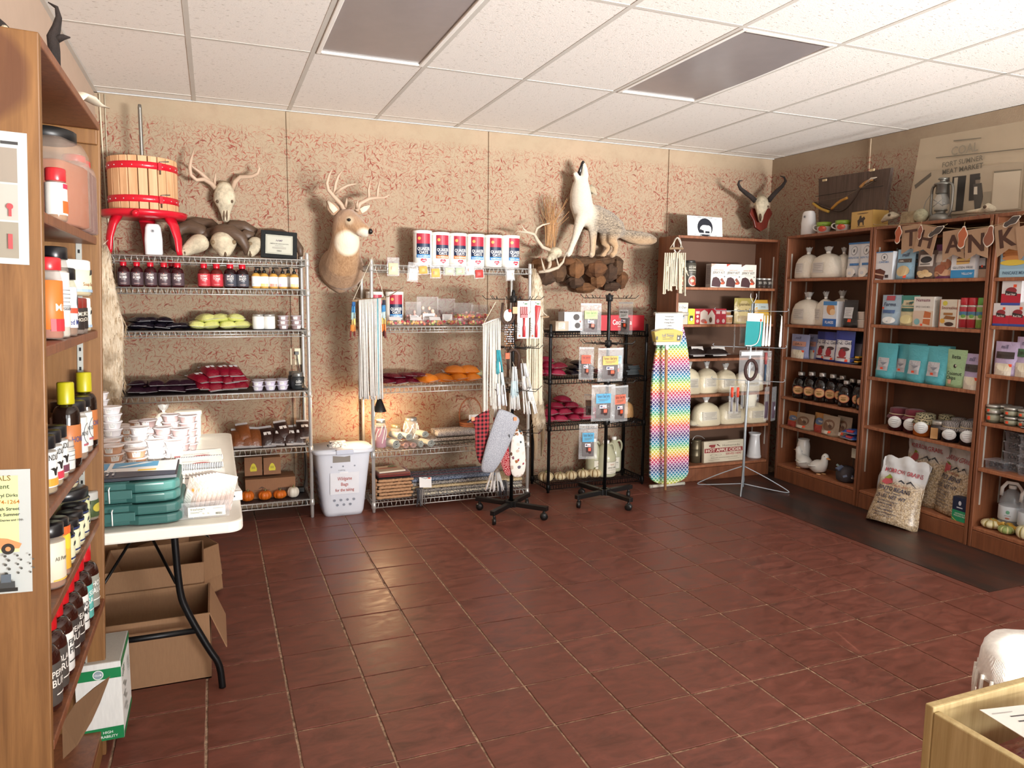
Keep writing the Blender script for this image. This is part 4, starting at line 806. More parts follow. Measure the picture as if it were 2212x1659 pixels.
open_box('tall cardboard carton against the wall under the table', (-.55, 3.98, 0), (.18, .26, .55), 0, (.4, .4, 0, .5), (1.6, 2.2, 2, 2.1))
GB = Proto('supply_carton', 'box', (.28, .30, .27)); b = MB(); b.box((0, 0, .135), (.135, .24, .27), m('d9dad6', .6, 'd')); b.box((0, 0, .2703), (.128, .232, .0006), m('b8b4aa', .8, 'd')); k0 = GB.part('box', b)
q = MB(); f1 = lambda x, y, h: (x, -.12-h, y); f2 = lambda x, y, h: (.0675+h, x, y)
q.draw([('r', -.0672, .215, .1344, .035, '0f7a45'), ('r', -.0672, .0, .1344, .045, '0f7a45'), ('e', .0, .232, .016, .016, 'e6ece6'), ('e', .0, .232, .0135, .0135, '8a9aa2'), ('t', 'CLUB', 0, .229, .006, 'ffffff', .02), ('t', 'HIGH', .02, .024, .009, 'dfeee4', .03), ('t', 'DURABILITY', .015, .009, .009, 'dfeee4', .08)], f1, nx=1)
q.draw([('r', -.119, .0, .238, .02, '0f7a45'), ('r', -.119, .245, .238, .025, '0f7a45'), ('t', 'CUPS', -.07, .2, .03, '0f5a38', .06)] + [('r', -.09+.02*(k % 3), .17-.014*k, .03+.008*(k % 4), .005, '55605a') for k in range(9)] + [('r', .03, .2-.01*k, .04, .004, '55605a') for k in range(5)], f2)
GB.part('printed_panels', q)
put(GB, 'white and green cup supply carton jutting from the bookcase foot', (-.392, 2.785-.02, .065), 0, None)
SBX = carton('supply_carton', 'box', .10, .2, .055, 'd5d6d2', [('r', .0, .0, .1, .015, '0f7a45')]); put(SBX, 'low white box with green edge on the bookcase floor', (-.50, 2.0, .118), pi/2)
p = PY(150, 1600, 2.1); e = empty('loose_flap', p, label='bent brown cardboard flap sticking out of the lowest bookcase bay', cat='cardboard')
b = MB(); FP_ = [PY(x, y, Y_) for x, y, Y_ in ((236, 1462, 2.3), (214, 1520, 2.22), (196, 1560, 2.15), (165, 1612, 2.06), (136, 1640, 2.0), (134, 1562, 2.0), (160, 1522, 2.08), (200, 1488, 2.2))]
b.add(FP_ + [q+Vector((.002, .005, 0)) for q in FP_], [tuple(range(8)), tuple(range(15, 7, -1))] + [(i, i+8, (i+1) % 8+8, (i+1) % 8) for i in range(8)], m('6e5238', .85, 'd')); b.build('panel', e, p)
# ================================================================ CHROME UNIT WITH OATS, HAMPER, SPINNER RACKS
def oats(band, t2):
    p = Proto('oat_canister', 'canister', (.128, .128, .24)); W_ = m('eae8e2', .5); n = 26
    b = p.part('drum', MB().lathe([(.0615, 0), (.063, .003), (.063, .222), (.061, .224)], W_, n)); p.part('lid', MB().lathe([(.0645, .218), (.0648, .237), (.062, .24), (.055, .24), (.053, .237), (0, .237)], W_, n))
    q = MB(); R = .0632; it = []
    N = 8
    it += [('r', -.05, .075, .10, .145, '14213c'), ('r', -.05, .15, .10, .07, 'a3243a'), ('e', -.03, .185, .011, .011, 'd9a25a'), ('p', [(-.05, .112), (-.01, .15), (.03, .15), (.05, .125), (.05, .09), (-.05, .09)], '1a2948'), ('r', -.05, .055, .10, .022, band), ('t', t2, 0, .061, .009, 'f2f0ea', .085),
           ('t', 'QUAKER', 0, .105, .022, 'f0eee6', .085), ('t', 'OATS', 0, .081, .020, 'f0eee6', .06), ('p', [(0, .018), (.02, .036), (.018, .046), (.008, .05), (0, .045), (-.008, .05), (-.018, .046), (-.02, .036)], 'c0243c'), ('r', -.012, .033, .024, .004, 'f2d6d6'), ('r', .04, .02, .006, .006, '999999')]
    q.draw(it, wrap(R), .0005, 8); p.part('label', q, b); return p
OB, OO = oats('3b86c4', 'QUICK 1-MINUTE'), oats('e8743a', 'OLD FASHIONED')
z = U2Z[0]+.003
for k, (x0, x1, y0, pr, lb) in enumerate(((898, 938, 497, OB, 'blue band, at the deer head end'), (938, 976, 501, OO, 'orange band, next to the first blue one'), (976, 1013, 503, OO, 'orange band, third along'), (1014, 1052, 505, OB, 'blue band, fourth along'), (1053, 1090, 507, OB, 'blue band, fifth along'), (1090, 1128, 508, OB, 'blue band, next to the antlers'))):
    on(pr, F2, x0, y0, x1, 572, .09, z, 'oatmeal canister on the top wire shelf, '+lb, 'oatmeal canisters', turn=(-.12, .02, .05, .0, .1, .3)[k])
z = U2Z[1]+.003
on(OO, F2, 795, 630, 832, 700, .17, z, 'oatmeal canister partly hidden by the white cord hanging', 'oatmeal canisters'); on(OB, F2, 838, 630, 876, 700, .17, z, 'oatmeal canister with blue band beside the sweets', 'oatmeal canisters')
def sweets(col, w_, h_, seed, lab=True):
    p = Proto('sweet_bag', 'bag', (w_, .06, h_)); r = random.Random(seed); b = MB(); N = 7; K = 8; vs = []; fs = []
    for sg in (-1, 1):
        for k in range(K+1):
            for i in range(N+1): u = 2*i/N-1; f = k/K; vs.append((u*w_/2, sg*(.028*(1-u*u)**.5*max(0, 1-f**1.6)+.0008), f*h_))
    q = (N+1)*(K+1)
    for j in range(K):
        for i in range(N): a = j*(N+1)+i; fs += [(a, a+1, a+N+2, a+N+1), (q+a+N+1, q+a+N+2, q+a+1, q+a)]
    b0 = p.part('film_bag', b.add(vs, fs, CLEAR, True)); c = MB(); n = 44
    for k in range(n):
        x, z_ = r.uniform(-.40, .40)*w_, .011+abs(r.gauss(0, .24))*h_*.9; z_ = min(z_, h_*.6); c.ball((x, r.uniform(-.3, .3)*.03, z_), r.uniform(.008, .011), r.choice(col), 7)
    p.part('sweets_filling', c, b0)
    if lab: l = MB(); l.box((0, -.027, h_*.28), (w_*.55, .001, h_*.26), m('e8e6e4', .5)); l.draw(lines(-w_*.22, h_*.36, w_*.44, 4, h_*.05, '77777a'), flat(.0277)); p.part('label', l)
    return p
PK_ = [['d99a8e', 'e8b4a2', 'c77a6a'], ['efc0a6', 'f0d2bc', 'e3a284'], ['5a2a2a', '7a3a34', 'b06a60'], ['e9a5a0', 'd8807c', 'f0c8c0'], ['e6b6b0', 'dccfc8', 'c98e88']]
for k, (x0, x1, y0, lb) in enumerate(((878, 912, 652, 'with a white label, next to the oats'), (903, 950, 641, 'of peach drops, the tallest'), (947, 986, 645, 'of dark red drops'), (984, 1026, 654, 'of pink rolls'), (1020, 1056, 658, 'of pale drops next to the cord hanging'))): on(sweets(PK_[k], .13, .14, k, k < 3), F2, x0, y0, x1, 692, .12+.03*(k % 2), z, 'clear bag '+lb, 'standing sweet bags')
GUM = ['c8403a', 'd9a03a', '7a9a4a', 'd8705a', 'e0b878', 'b8384a']
def gummy(seed, lab):
    p = Proto('gummy_bag', 'bag', (.15, .10, .05)); r = random.Random(seed); c = MB()
    for k in range(34): x, y = r.uniform(-.06, .06), r.uniform(-.038, .038); c.ball((x, y, .012+.018*r.random()), r.uniform(.009, .012), r.choice(GUM), 7)
    b = p.part('film_bag', MB().pillow(.16, .11, .05, CLEAR, n=6)); p.part('gummy_filling', c, b)
    if lab: l = MB(); l.box((0, 0, 0), (.08, .045, .001), m('e6e4e4', .5), Matrix.Translation((-.01, -.02, .051)) @ Matrix.Rotation(.5, 4, 'X')); p.part('label', l)
    return p
for k, x in enumerate((856, 900, 942, 985, 1030)): put(gummy(k, k < 3), f'flat bag of mixed gummies at the shelf edge, {ORD[k]} from the white hanging', F2.loc(F2.uz(x, 700, .07)[0], .075, z), rnd.uniform(-.15, .15), None, 'flat gummy bags')
for k, x in enumerate((1005, 1036)): put(gummy(k+7, False), f'flat bag of mixed gummies lying on the others, {("middle", "last")[k]} one', F2.loc(F2.uz(x, 690, .07)[0], .09, z+.048), rnd.uniform(-.15, .15), None, 'flat gummy bags')
z = U2Z[2]+.003
pile(MAR, F2, z, [(838, 0, .5), (862, 0, .4), (888, 0, .5), (850, 1, .6), (880, 1, .5), (905, 1, .7)], [f'maroon meat bag on the third wire shelf, {q}' for q in ('bottom nearest the post', 'bottom second along', 'bottom beside the orange bags', 'top nearest the post', 'top second along', 'top beside the orange bags')], 'maroon meat bags', .05)
pile(ORB, F2, z, [(930, 0, .5), (962, 0, .4), (995, 0, .4), (1025, 0, .2), (990, 1, 1.4), (1020, 1, 1.5)], [f'orange cheese bag, {q}' for q in ('nearest the maroon bags', 'second along the bottom', 'third along the bottom', 'bottom beside the cord hanging', 'on top in the middle', 'on top beside the cord hanging')], 'orange cheese bags', .05)
on(flatbag('sausage_bag', 'bag', .13, .13, .05, 'b9bb8e'), F2, 1020, 800, 1060, 818, .18, z+.03, 'pale greenish bag behind the orange ones', hh=.06)
for k, (x, y, w_, h_, c_) in enumerate(((849, 576, 26, 38, 'e3cf9a'), (892, 588, 24, 40, 'efe8d4'), (913, 580, 24, 26, 'dc9a4a'), (940, 586, 24, 30, 'e0a252'), (970, 583, 26, 24, 'b7bfa6'), (993, 583, 26, 24, 'a9b79c'), (1014, 580, 24, 30, 'f0ece4'), (1034, 588, 24, 28, 'a8322e'), (1101, 590, 22, 34, 'e6e2d6'))):
    c = PY(x, y, Y2-.022); s = 3.35e-3; e = empty('zip_bag', c, label=f'small zip bag clipped on the oat shelf rail, {ORD[k]} from the deer head', cat='bag', group='small zip bags on the top rail', rot=(0, rnd.uniform(-.12, .12), 0))
    b = MB(); b.box((0, -.006, 0), (w_*s, .001, h_*s), CLEAR); f0 = b.build('film_bag', e); b = MB(); b.pillow(w_*s*.75, h_*s*.6, .014, m(c_, .5), Matrix.Translation((0, -.006, -h_*s*.12)) @ Matrix.Rotation(pi/2, 4, 'X'), n=5); b.build('filling', e)
    b = MB(); b.draw([('r', -.012+.008*(k % 3-1), -.02, .02, .02, STK)], flat(.018)); b.build('price_dot', e)
z = U2Z[3]+.003
def mason(fill):
    p = jar('mason_jar', 'jar', .048, .17, GLASS, fill, m('a8a7a2', .35, met=.6), .02, fillz=.8, lr=.036); b = MB()
    for k in range(9): a = k*.7; b.tube([(.045*sin(a), -.045*cos(a), .03+.02*(k % 3)), (.051*sin(a+.4), -.051*cos(a+.4), .09), (.046*sin(a+.8), -.046*cos(a+.8), .135-.02*(k % 2))], .004, m('e9e6e0', .9, 'c'), 6, smooth=2)
    p.part('cord_wrap', b); return p
on(mason(m('b06a80', .6)), F2, 813, 908, 838, 966, .08, z, 'glass jar wrapped in white cord with pink filling, under the black lamp', 'cord wrapped jars'); on(jar('mason_jar', 'jar', .04, .13, GLASS, None, m('9a8f72', .35, met=.6), .02, lr=.034), F2, 846, 919, 869, 962, .16, z, 'small empty glass jar with brass lid behind the rolled cloths', 'cord wrapped jars'); on(mason(None), F2, 876, 904, 908, 964, .13, z, 'tall glass jar with white cord bows, behind the rolled cloths', 'cord wrapped jars')
def roll(col):
    p = Proto('rolled_cloth', 'cloth', (.08, .16, .08)); b = MB(); N = 46; pts = []
    for i in range(N): a = i*.42; rr = .006+.031*i/N; pts.append((rr*cos(a), rr*sin(a)+.0395))
    mt = m(col, .95, 'c'); vs = []; fs = []
    for i, (x, y) in enumerate(pts):
        n = Vector((x, y-.0395)).normalized()*.0023
        vs += [(x+n.x, -.08, y+n.y), (x-n.x, -.08, y-n.y), (x+n.x, .08, y+n.y), (x-n.x, .08, y-n.y)]
    for i in range(N-1): a = 4*i; fs += [(a, a+1, a+5, a+4), (a+2, a+6, a+7, a+3), (a, a+4, a+6, a+2), (a+1, a+3, a+7, a+5)]
    p.part('cloth', b.add(vs, fs, mt)); return p
RG, RP = roll('b9bcb4'), roll('cfa79a')
for k, (x0, x1, y0, y1, pr, lb, zz, d) in enumerate(((838, 860, 949, 970, RG, 'bottom, nearest the pink jar', 0, .02), (865, 880, 955, 970, RP, 'pink, bottom, first one', 0, .02), (880, 897, 955, 970, RP, 'pink, bottom, second one', 0, .02), (896, 912, 950, 970, RG, 'bottom, between pink and the last', 0, .02), (914, 936, 949, 970, RG, 'bottom, beside the folded knits', 0, .02), (850, 867, 934, 952, RG, 'upper layer, first', .06, .05), (868, 888, 936, 956, RG, 'upper layer, second', .055, .04), (903, 923, 930, 954, RG, 'upper layer, last', .065, .05))):
    on(pr, F2, x0, y0, x1, y1, d, z+zz, 'rolled grey cloth, '+lb if pr is RG else 'rolled cloth, '+lb, 'rolled cloths', turn=.35, hh=(x1-x0)*3.2e-3)
def folded(name, w_, d_, h_, cols, seed=0):
    p = Proto(name, 'cloth', (w_, d_, h_)); n = len(cols)
    for k, c_ in enumerate(cols):
        b = MB(); t = h_/n; r = random.Random(seed+k)
        b.loft([((-w_/2+.004*r.random(), 0, t*(k+.5)), d_/2*.96, t*.40), ((-w_/2+.01, 0, t*(k+.5)), d_/2, t*.5), ((0, 0, t*(k+.48)), d_/2*.99, t*.47), ((w_/2-.01, 0, t*(k+.5)), d_/2, t*.5), ((w_/2, 0, t*(k+.5)), d_/2*.96, t*.40)], c_, 14, ex=5)
        p.part('fold', b)
    return p
def weave(a_, b_, sc=60, r1='', stripes=()):
    g = G('woven'); v = g.obj(); s = g.n('ShaderNodeSeparateXYZ', {0: v}).outputs
    n = g.noise(g.vec((sc, sc*.25, sc)), 2, 3, .7); c = g.mix(g.mr(n, .42, .58), lin(a_), lin(b_))
    for y, w_, col in stripes: c = g.mix(g.ma('LESS_THAN', g.ma('ABSOLUTE', g.ma('SUBTRACT', s[1], y)), w_), c, lin(col))
    return g.P(col=c, r=.95, nor=g.bump(n, .5, .004)).m
KN1 = weave('8f7c6c', 'd8d0c4', 90); KN2 = weave('dad7d2', '9a9a9c', 80); KN3 = weave('b9b09c', '55504a', 90)
on(folded('folded_knit', .30, .2, .05, [KN3, KN1]), F2, 922, 945, 1034, 966, .05, z, 'brown and cream folded knitted cloths under the white one', hh=.055); on(folded('folded_knit', .24, .17, .045, [KN2]), F2, 944, 930, 1030, 953, .06, z+.058, 'white and grey folded knitted cloth on top of the brown ones', hh=.05)
p = F2.loc(F2.uz(1018, 940, .22)[0], .24, z+.0); e = empty('handled_basket', p, label='small wicker basket with a tall arched handle behind the knitted cloths', cat='basket')
WK = m('8f5534', .6, 'w', sc=(40, 40, 40)); b = MB(); b.lathe([(.06, .0), (.075, .02), (.085, .09), (.09, .135), (.082, .14), (.07, .03), (0, .02)], WK, 20); b.build('bowl', e)
for k in range(5): q = MB(); q.lathe([(.083+.0015*k, .05+.018*k), (.089+.001*k, .055+.018*k), (.083+.0015*k, .06+.018*k)], m('a86a42', .6), 20); q.build('woven_band', e)
b = MB(); b.tube([(-.085, 0, .12)] + [(-.09*cos(a*pi/10), 0, .2+.12*sin(a*pi/10)) for a in range(11)] + [(.085, 0, .12)], .006, WK, 8); b.build('handle', e)
b = MB(); b.box((.015, -.05, .165), (.09, .002, .06), m('dcdcda', .6)); b.draw(lines(-.02, .185, .07, 4, .012, '777777'), flat(.0515)); b.build('note', e)
p = PY(820, 880, Y2+.11); e = empty('clip_lamp', p, label='small black cone lamp clipped by the post, lit above the jars', cat='lamp')
b = MB(); b.lathe([(.010, .062), (.016, .06), (.046, -.02), (.05, -.03), (.047, -.03), (.014, .055)], BLACK, 20); b.build('shade', e)
b = MB(); b.tube([(0, 0, .06), (0, .0, .10), (-.02, .0, .13), (-.04, .02, .14)], .006, BLACK, 8, smooth=1); b.build('stem', e)
g = G('bulb'); g.P(col=lin('fff0d8'), em=lin('ffb070'), es=6); b = MB(); b.ball((0, 0, -.005), .02, g.m, 12); b.build('bulb', e)
l = bpy.data.lights.new('lamp_bulb', 'POINT'); l.energy = 13; l.color = (1, .62, .32); l.shadow_soft_size = .02; o = bpy.data.objects.new('lamp_bulb', l); COL.objects.link(o); o.location = (p.x, p.y, p.z-.05)
z = U2Z[4]+.003
u0, _ = F2.uz(815, 1085, .03); u1, _ = F2.uz(893, 1085, .03); bw = u1-u0; p = F2.loc((u0+u1)/2, .03+.12, z); e = empty('woven_basket', p, label='rectangular basket of thick pale and dark woven strips with magazines on top', cat='basket')
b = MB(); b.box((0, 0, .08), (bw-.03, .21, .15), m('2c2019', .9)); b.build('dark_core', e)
ST = [m('b98f6a', .8, 'd'), m('c9a37c', .8, 'd'), m('a57c58', .8, 'd')]; sm_ = None
for r_ in range(6):
    for k in range(9):
        x = -bw/2+.018+(bw-.036)*(k+.5*(r_ % 2))/8.5
        if x > bw/2-.01: continue
        if not sm_: q = MB(); q.loft([((-.021, 0, 0), .003, .006), ((-.014, -.004, 0), .009, .0115), ((.014, -.004, 0), .009, .0115), ((.021, 0, 0), .003, .006)], ST[0], 8); sm_ = q.mesh('woven_strip')
        o = bpy.data.objects.new('woven_strip', sm_ if (r_+k) % 3 else sm_); COL.objects.link(o); o.parent = e; o.location = (x, -.112, .016+.0245*r_); o.rotation_euler = (0, rnd.uniform(-.12, .12), 0); o.scale = (rnd.uniform(.9, 1.08), 1, rnd.uniform(.85, 1.05))
    for k in range(7):
        o = bpy.data.objects.new('woven_strip', sm_); COL.objects.link(o); o.parent = e; o.location = (-bw/2+.004, -.095+.03*k+.015*(r_ % 2), .016+.0245*r_); o.rotation_euler = (0, 0, -pi/2)
put(folded('folded_cloth', bw*.9, .2, .03, [m('7c2a28', .9, 'c'), m('8b4a3c', .9, 'c')]), 'dark red folded cloth lying in the woven basket', (p.x, p.y, z+.158))
b = MB(); e2 = empty('magazine', (p.x-.02, p.y+.01, z+.189), .12, 'pale magazine with red lettering on top of the woven basket', 'magazine'); b.box((0, 0, .006), (bw*.75, .17, .010), m('d9cdb8', .5)); b.draw([('r', -.09, -.07, .18, .05, 'c8b8a4'), ('r', -.08, .0, .15, .02, 'b8443a'), ('p', [(.0, .03), (.08, .03), (.06, .075), (.02, .07)], '6a8a6a')], lambda x, y, h: (x, y, .0112+h)); b.build('cover', e2)
RUG1 = weave('35465e', '8a94a6', 70, stripes=((-.055, .005, 'b52a3e'), (.035, .004, 'b52a3e'))); RUG2 = weave('d8c9a4', 'b59a72', 60); RUG3 = weave('3c3c46', 'b9b2a6', 60); RUG4 = weave('e0d6bc', '6a6a70', 50)
ru = (F2.uz(892, 1080, .02)[0], F2.uz(1060, 1060, .02)[0], F2.uz(1130, 1070, .02)[0])
put(folded('rag_rug', ru[2]-ru[0], .27, .075, [RUG4, RUG3, RUG2], 2), 'folded cream and grey rag rugs under the blue one on the lowest wire shelf', ((ru[0]+ru[2])/2, Y2+.17, z))
put(folded('rag_rug', ru[1]-ru[0]+.05, .27, .06, [RUG3, RUG1], 5), 'folded blue and grey rag rug with red stripes, on the pile', ((ru[0]+ru[1])/2+.02, Y2+.165, z+.076), 0)
for k, (x, n_, w_) in enumerate(((908, 9, .05), (1085, 12, .09))):
    c = F2.loc(F2.uz(x, 1085, -.02)[0], -.02, z+.06-.0); e = empty('rug_fringe', c, label=('dark grey rug fringe hanging at the basket end of the pile', 'dark grey rug fringe hanging behind the castored rack pole')[k], cat='fringe'); b = MB()
    for q in range(n_): x_ = (q/(n_-1)-.5)*w_; b.tube([(x_, .04, .01), (x_, .0, .0), (x_+rnd.uniform(-.006, .006), -.006, -.05), (x_+rnd.uniform(-.012, .012), -.004, -.09-rnd.random()*.03)], .0035, m(rnd.choice(('4a4a50', '8a8480', '2e2e34')), .9, 'c'), 5)
    b.build('tassel', e)
b = MB(); c = F2.loc(F2.uz(919, 1050, 0)[0], .0, z+.112); e = empty('price_tag', c, label='white clipped paper tag on the blue rag rug', cat='tag', rot=(-.35, .1, .08)); b.box((0, 0, 0), (.095, .0015, .075), m('e9e8e6', .5)); b.build('paper', e); b = MB(); b.draw([('r', .02, .026, .02, .01, STK)], flat(.001)); b.tube([(-.03, -.003, .036), (0, -.005, .026), (.03, -.003, .036)], .0015, BLACK, 5); b.build('clip', e)
hc = Vector((.815, 5.27, 0)); e = empty('laundry_basket', hc, label='white plastic laundry basket with a handwritten paper sign between the wire units', cat='basket'); PW_ = m('dfe4ee', .35)
def hring(z_, w_, d_, ex=4): return ((0, 0, z_), w_/2, d_/2)
b = MB(); b.loft([hring(.012, .25, .20), hring(.0, .27, .22), hring(.03, .29, .235), hring(.22, .335, .27), hring(.40, .375, .30), hring(.455, .385, .31)], PW_, 32, ex=5, up=(0, 1, 0), cap=False); b.loft([hring(.01, .26, .21), hring(.012, .02, .02)], PW_, 32, ex=5, up=(0, 1, 0), cap=False); b.build('basket_body', e)
b = MB(); b.loft([hring(.45, .39, .315), hring(.455, .425, .35), hring(.478, .425, .35), hring(.482, .40, .325), hring(.46, .378, .303)], PW_, 32, ex=5, up=(0, 1, 0), cap=False); b.build('rim', e)
for s in (-1, 1): b = MB(); b.box((0, s*.166, .47), (.12, .034, .036), m('c3cada', .35)); b.build('handle', e, bev=.006)
b = MB(); b.box((-.02, -.151, .42), (.12, .004, .05), m('8f8880', .8)); b.build('handle_hole', e)
for x, y, r_ in [(-.07+.045*k, .12, .009) for k in range(4)] + [(-.05+.045*k, .085, .009) for k in range(3)] + [(-.09+.08*k, .365, .006) for k in range(3)]: b = MB(); b.draw([('e', x, y, r_, r_, '8a919e')], lambda x, y, h: (x, -.1215-.075*y-h, y)); b.build('vent_hole', e)
b = MB()
for r_ in range(6):
    for k in range(7): y, z_ = -.10+.033*k, .07+.05*r_; b.add([(-(.148+.11*zz)-.0015, y+dy*(1+z_*.6), zz) for dy, zz in ((-.010, z_-.014), (.010, z_-.014), (.010, z_+.014), (-.010, z_+.014))], [(0, 3, 2, 1)], m('7d86a0', .5))
b.build('lattice_hole', e, kind='stuff')
b = MB(); b.draw([('r', -.10, .165, .20, .155, 'e9ecf2'), ('r', -.035, .315, .06, .012, 'f2f4f8'), ('t', 'trueliving', -.02, .335, .009, '8a8f9a', .05), ('t', 'Wildgame', .0, .265, .026, 'b0524a', .10), ('t', 'Bags', 0, .225, .024, 'b0524a', .05), ('t', 'for the taking', 0, .185, .022, 'b0524a', .13)], lambda x, y, h: (x, -.1215-.078*y-h*2-.001, y)); b.build('paper_sign', e)
g = G('lined_cloth'); wv = g.n('ShaderNodeTexVoronoi', {'Vector': g.obj(), 'Scale': 34}, feature='DISTANCE_TO_EDGE').outputs[0]; LN = g.P(col=g.mix(g.mr(wv, .03, .06), lin('33363c'), lin('e2e2e0')), r=.9).m
e = empty('game_bag', (hc.x-.03, hc.y, .335), label='crumpled white cloth bag with dark lines inside the laundry basket', cat='bag'); b = MB(); b.lathe([(.10, -.1), (.115, 0), (.12, .08), (.09, .14), (.06, .165), (.03, .18), (0, .185)], LN, 18, ribs=5, ra=.2, sy=.8); b.build('cloth', e)
CORD = m('d6d2ca', .95, 'c'); CREAM = m('d9cfb8', .95, 'c')
def strands(name, par, base, tops, lens, mt, r=.005, sway=.012, seed=1):
    rr = random.Random(seed); b = MB()
    for (x, y, z_), L in zip(tops, lens):
        dx, dy = rr.uniform(-sway, sway), rr.uniform(-sway*.6, sway*.6)
        b.loft([((x, y, z_), r), ((x+dx*.3, y+dy*.3, z_-L*.3), r*.95), ((x+dx*.8, y+dy, z_-L*.7), r*1.05), ((x+dx, y+dy, z_-L*.94), r), ((x+dx*1.1, y+dy, z_-L), r*1.5)], mt(rr) if callable(mt) else mt, 6)
    return b.build(name, par, base)
def hanging(label, px, y_, top, dowel, xs, ytop, ybot, mt=CORD, r=.005, n=None, dow=None, seed=1, extra=None, dip=0, name='cord_hanging'):
    """px: hook pixel; dowel: two pixels; strands between xs at ytop, down to ybot (pixels on the plane Y = y_)"""
    H_ = PY(*px, y_); e = empty(name, H_, label=label, cat='wall hanging'); A, B = PY(*dowel[0], y_), PY(*dowel[1], y_)
    b = MB(); b.tube([A, H_, B], .0028, CREAM, 5); b.build('hanging_cord', e, H_)
    b = MB(); b.loft([(A-(B-A)*.04, .006), (A, .009), (A.lerp(B, .5)+Vector((0, 0, .003)), .010), (B, .009), (B+(B-A)*.04, .005)], dow or m('8a7156', .8, 'w'), 8); b.build('dowel', e, H_)
    n = n or max(4, int((xs[1]-xs[0])/3.0)); tops = []; lens = []; rr = random.Random(seed)
    for row in (0, 1):
        for k in range(n):
            f = k/(n-1); q = PY(xs[0]+(xs[1]-xs[0])*f, ytop+(dowel[1][1]-dowel[0][1])*(f if dow is None else f), y_-.008-.010*row); w_ = PY(xs[0], ybot-dip*abs(2*f-1)+rr.uniform(-5, 5), y_); tops.append(q); lens.append(max(.03, q.z-w_.z))
    strands('strand', e, H_, tops, lens, mt, r, seed=seed)
    if extra: extra(e, H_)
    return e
def tassel(e, base, px, y_, pxb, cols, name='tassel', n=9, w_=.018):
    A, B = PY(*px, y_), PY(*pxb, y_); L = (A-B).length; rr = random.Random(int(px[0]))
    k = len(cols);
    for i, c_ in enumerate(cols):
        b = MB(); f0, f1 = i/k, (i+1.12)/k
        for q in range(n):
            a = rr.uniform(0, 6.28); s0, s1 = w_*(.35+.65*f0), w_*(.35+.65*min(1, f1)); b.tube([A.lerp(B, f0)+Vector((s0*cos(a), s0*.6*sin(a), 0)), A.lerp(B, min(1, f1))+Vector((s1*cos(a), s1*.6*sin(a), rr.uniform(-.008, .008)))], .0042, m(c_, .9, 'c'), 5)
        b.build(name if i == 0 else name+'_band', e, base)
YH = Y2-.055
def ex1(e, H_):
    tassel(e, H_, (764, 648), YH, (762, 728), ['2a6aa8', '3f8ac0', 'a8c8c8', 'e0c070', 'e08a3a', '7a2a20']); tassel(e, H_, (829, 645), YH, (828, 728), ['2a2a3a', '3f8ac0', 'b8d0d0', 'e0c070', 'e0803a', '6a241c'])
    b = MB(); b.tube([PY(757, 640, YH+.015), PY(790, 650, YH+.01), PY(840, 640, YH+.01), PY(872, 620, YH+.02)], .006, m('7d6a58', .9, 'w'), 7, r1=.003); b.build('driftwood', e, H_)
hanging('long white cord hanging with blue and orange tassels on the shelf post', (804, 556), YH, 0, ((762, 650), (831, 646)), (776, 822), 648, 860, mt=lambda r_: m(r_.choice(('d9d5ce', 'd2cfc8', 'dcd8d2', 'd5d1ca', 'cfccc8')+(('7ab0bc',) if r_.random() < .25 else ()) + (('cf8450',) if r_.random() < .12 else ())), .95, 'c'), r=.0052, n=15, seed=3, extra=ex1)
sx, sy = S1
hanging('white cord hanging on a wrapped dowel, on the rack side facing the oats', (1071, 652), sy-.10, 0, ((1043, 702), (1082, 688)), (1044, 1080), 702, 862, dow=m('e6e4de', .9, 'c'), r=.0055, n=11, seed=5, dip=-60)
hanging('long cream cord hanging behind the red utensil cards', (1150, 655), sy+.06, 0, ((1140, 690), (1184, 684)), (1138, 1171), 690, 872, mt=CREAM, r=.005, seed=6)
def tas(label, px, y_, pxb, cols, w_=.03, n=14): A = PY(*px, y_); e = empty('cord_tassel', A, label=label, cat='wall hanging'); tassel(e, A, px, y_, pxb, cols, n=n, w_=w_); b = MB(); b.tube([A, A+Vector((.0, .03, .03))], .002, CREAM, 5); b.build('hanging_cord', e, A)
tas('turquoise and white cord tassel on the middle tier of the rack', (1076, 756), sy-.12, (1084, 875), ['2f97a6', '4aa8b4', 'cfe0e2', 'e4e6ea', 'e9ebee'], .035, 16)
tas('white fluffy cord tassel with pale blue thread, below the lower horseshoe', (1111, 792), sy-.13, (1112, 884), ['e6eaec', 'c9dfe6', 'eceae6'], .036, 20)
tas('white feathered cord tassel hung toward the dark wire unit', (1130, 785), sy-.02, (1146, 892), ['d4d4d6', 'e6e4e0', 'eeece8', 'efedea'], .05, 20)
tas('long white cord fringe near the rack foot', (1070, 1015), sy+.08, (1068, 1058), ['e6e6e4', 'eeeeec'], .07, 22)
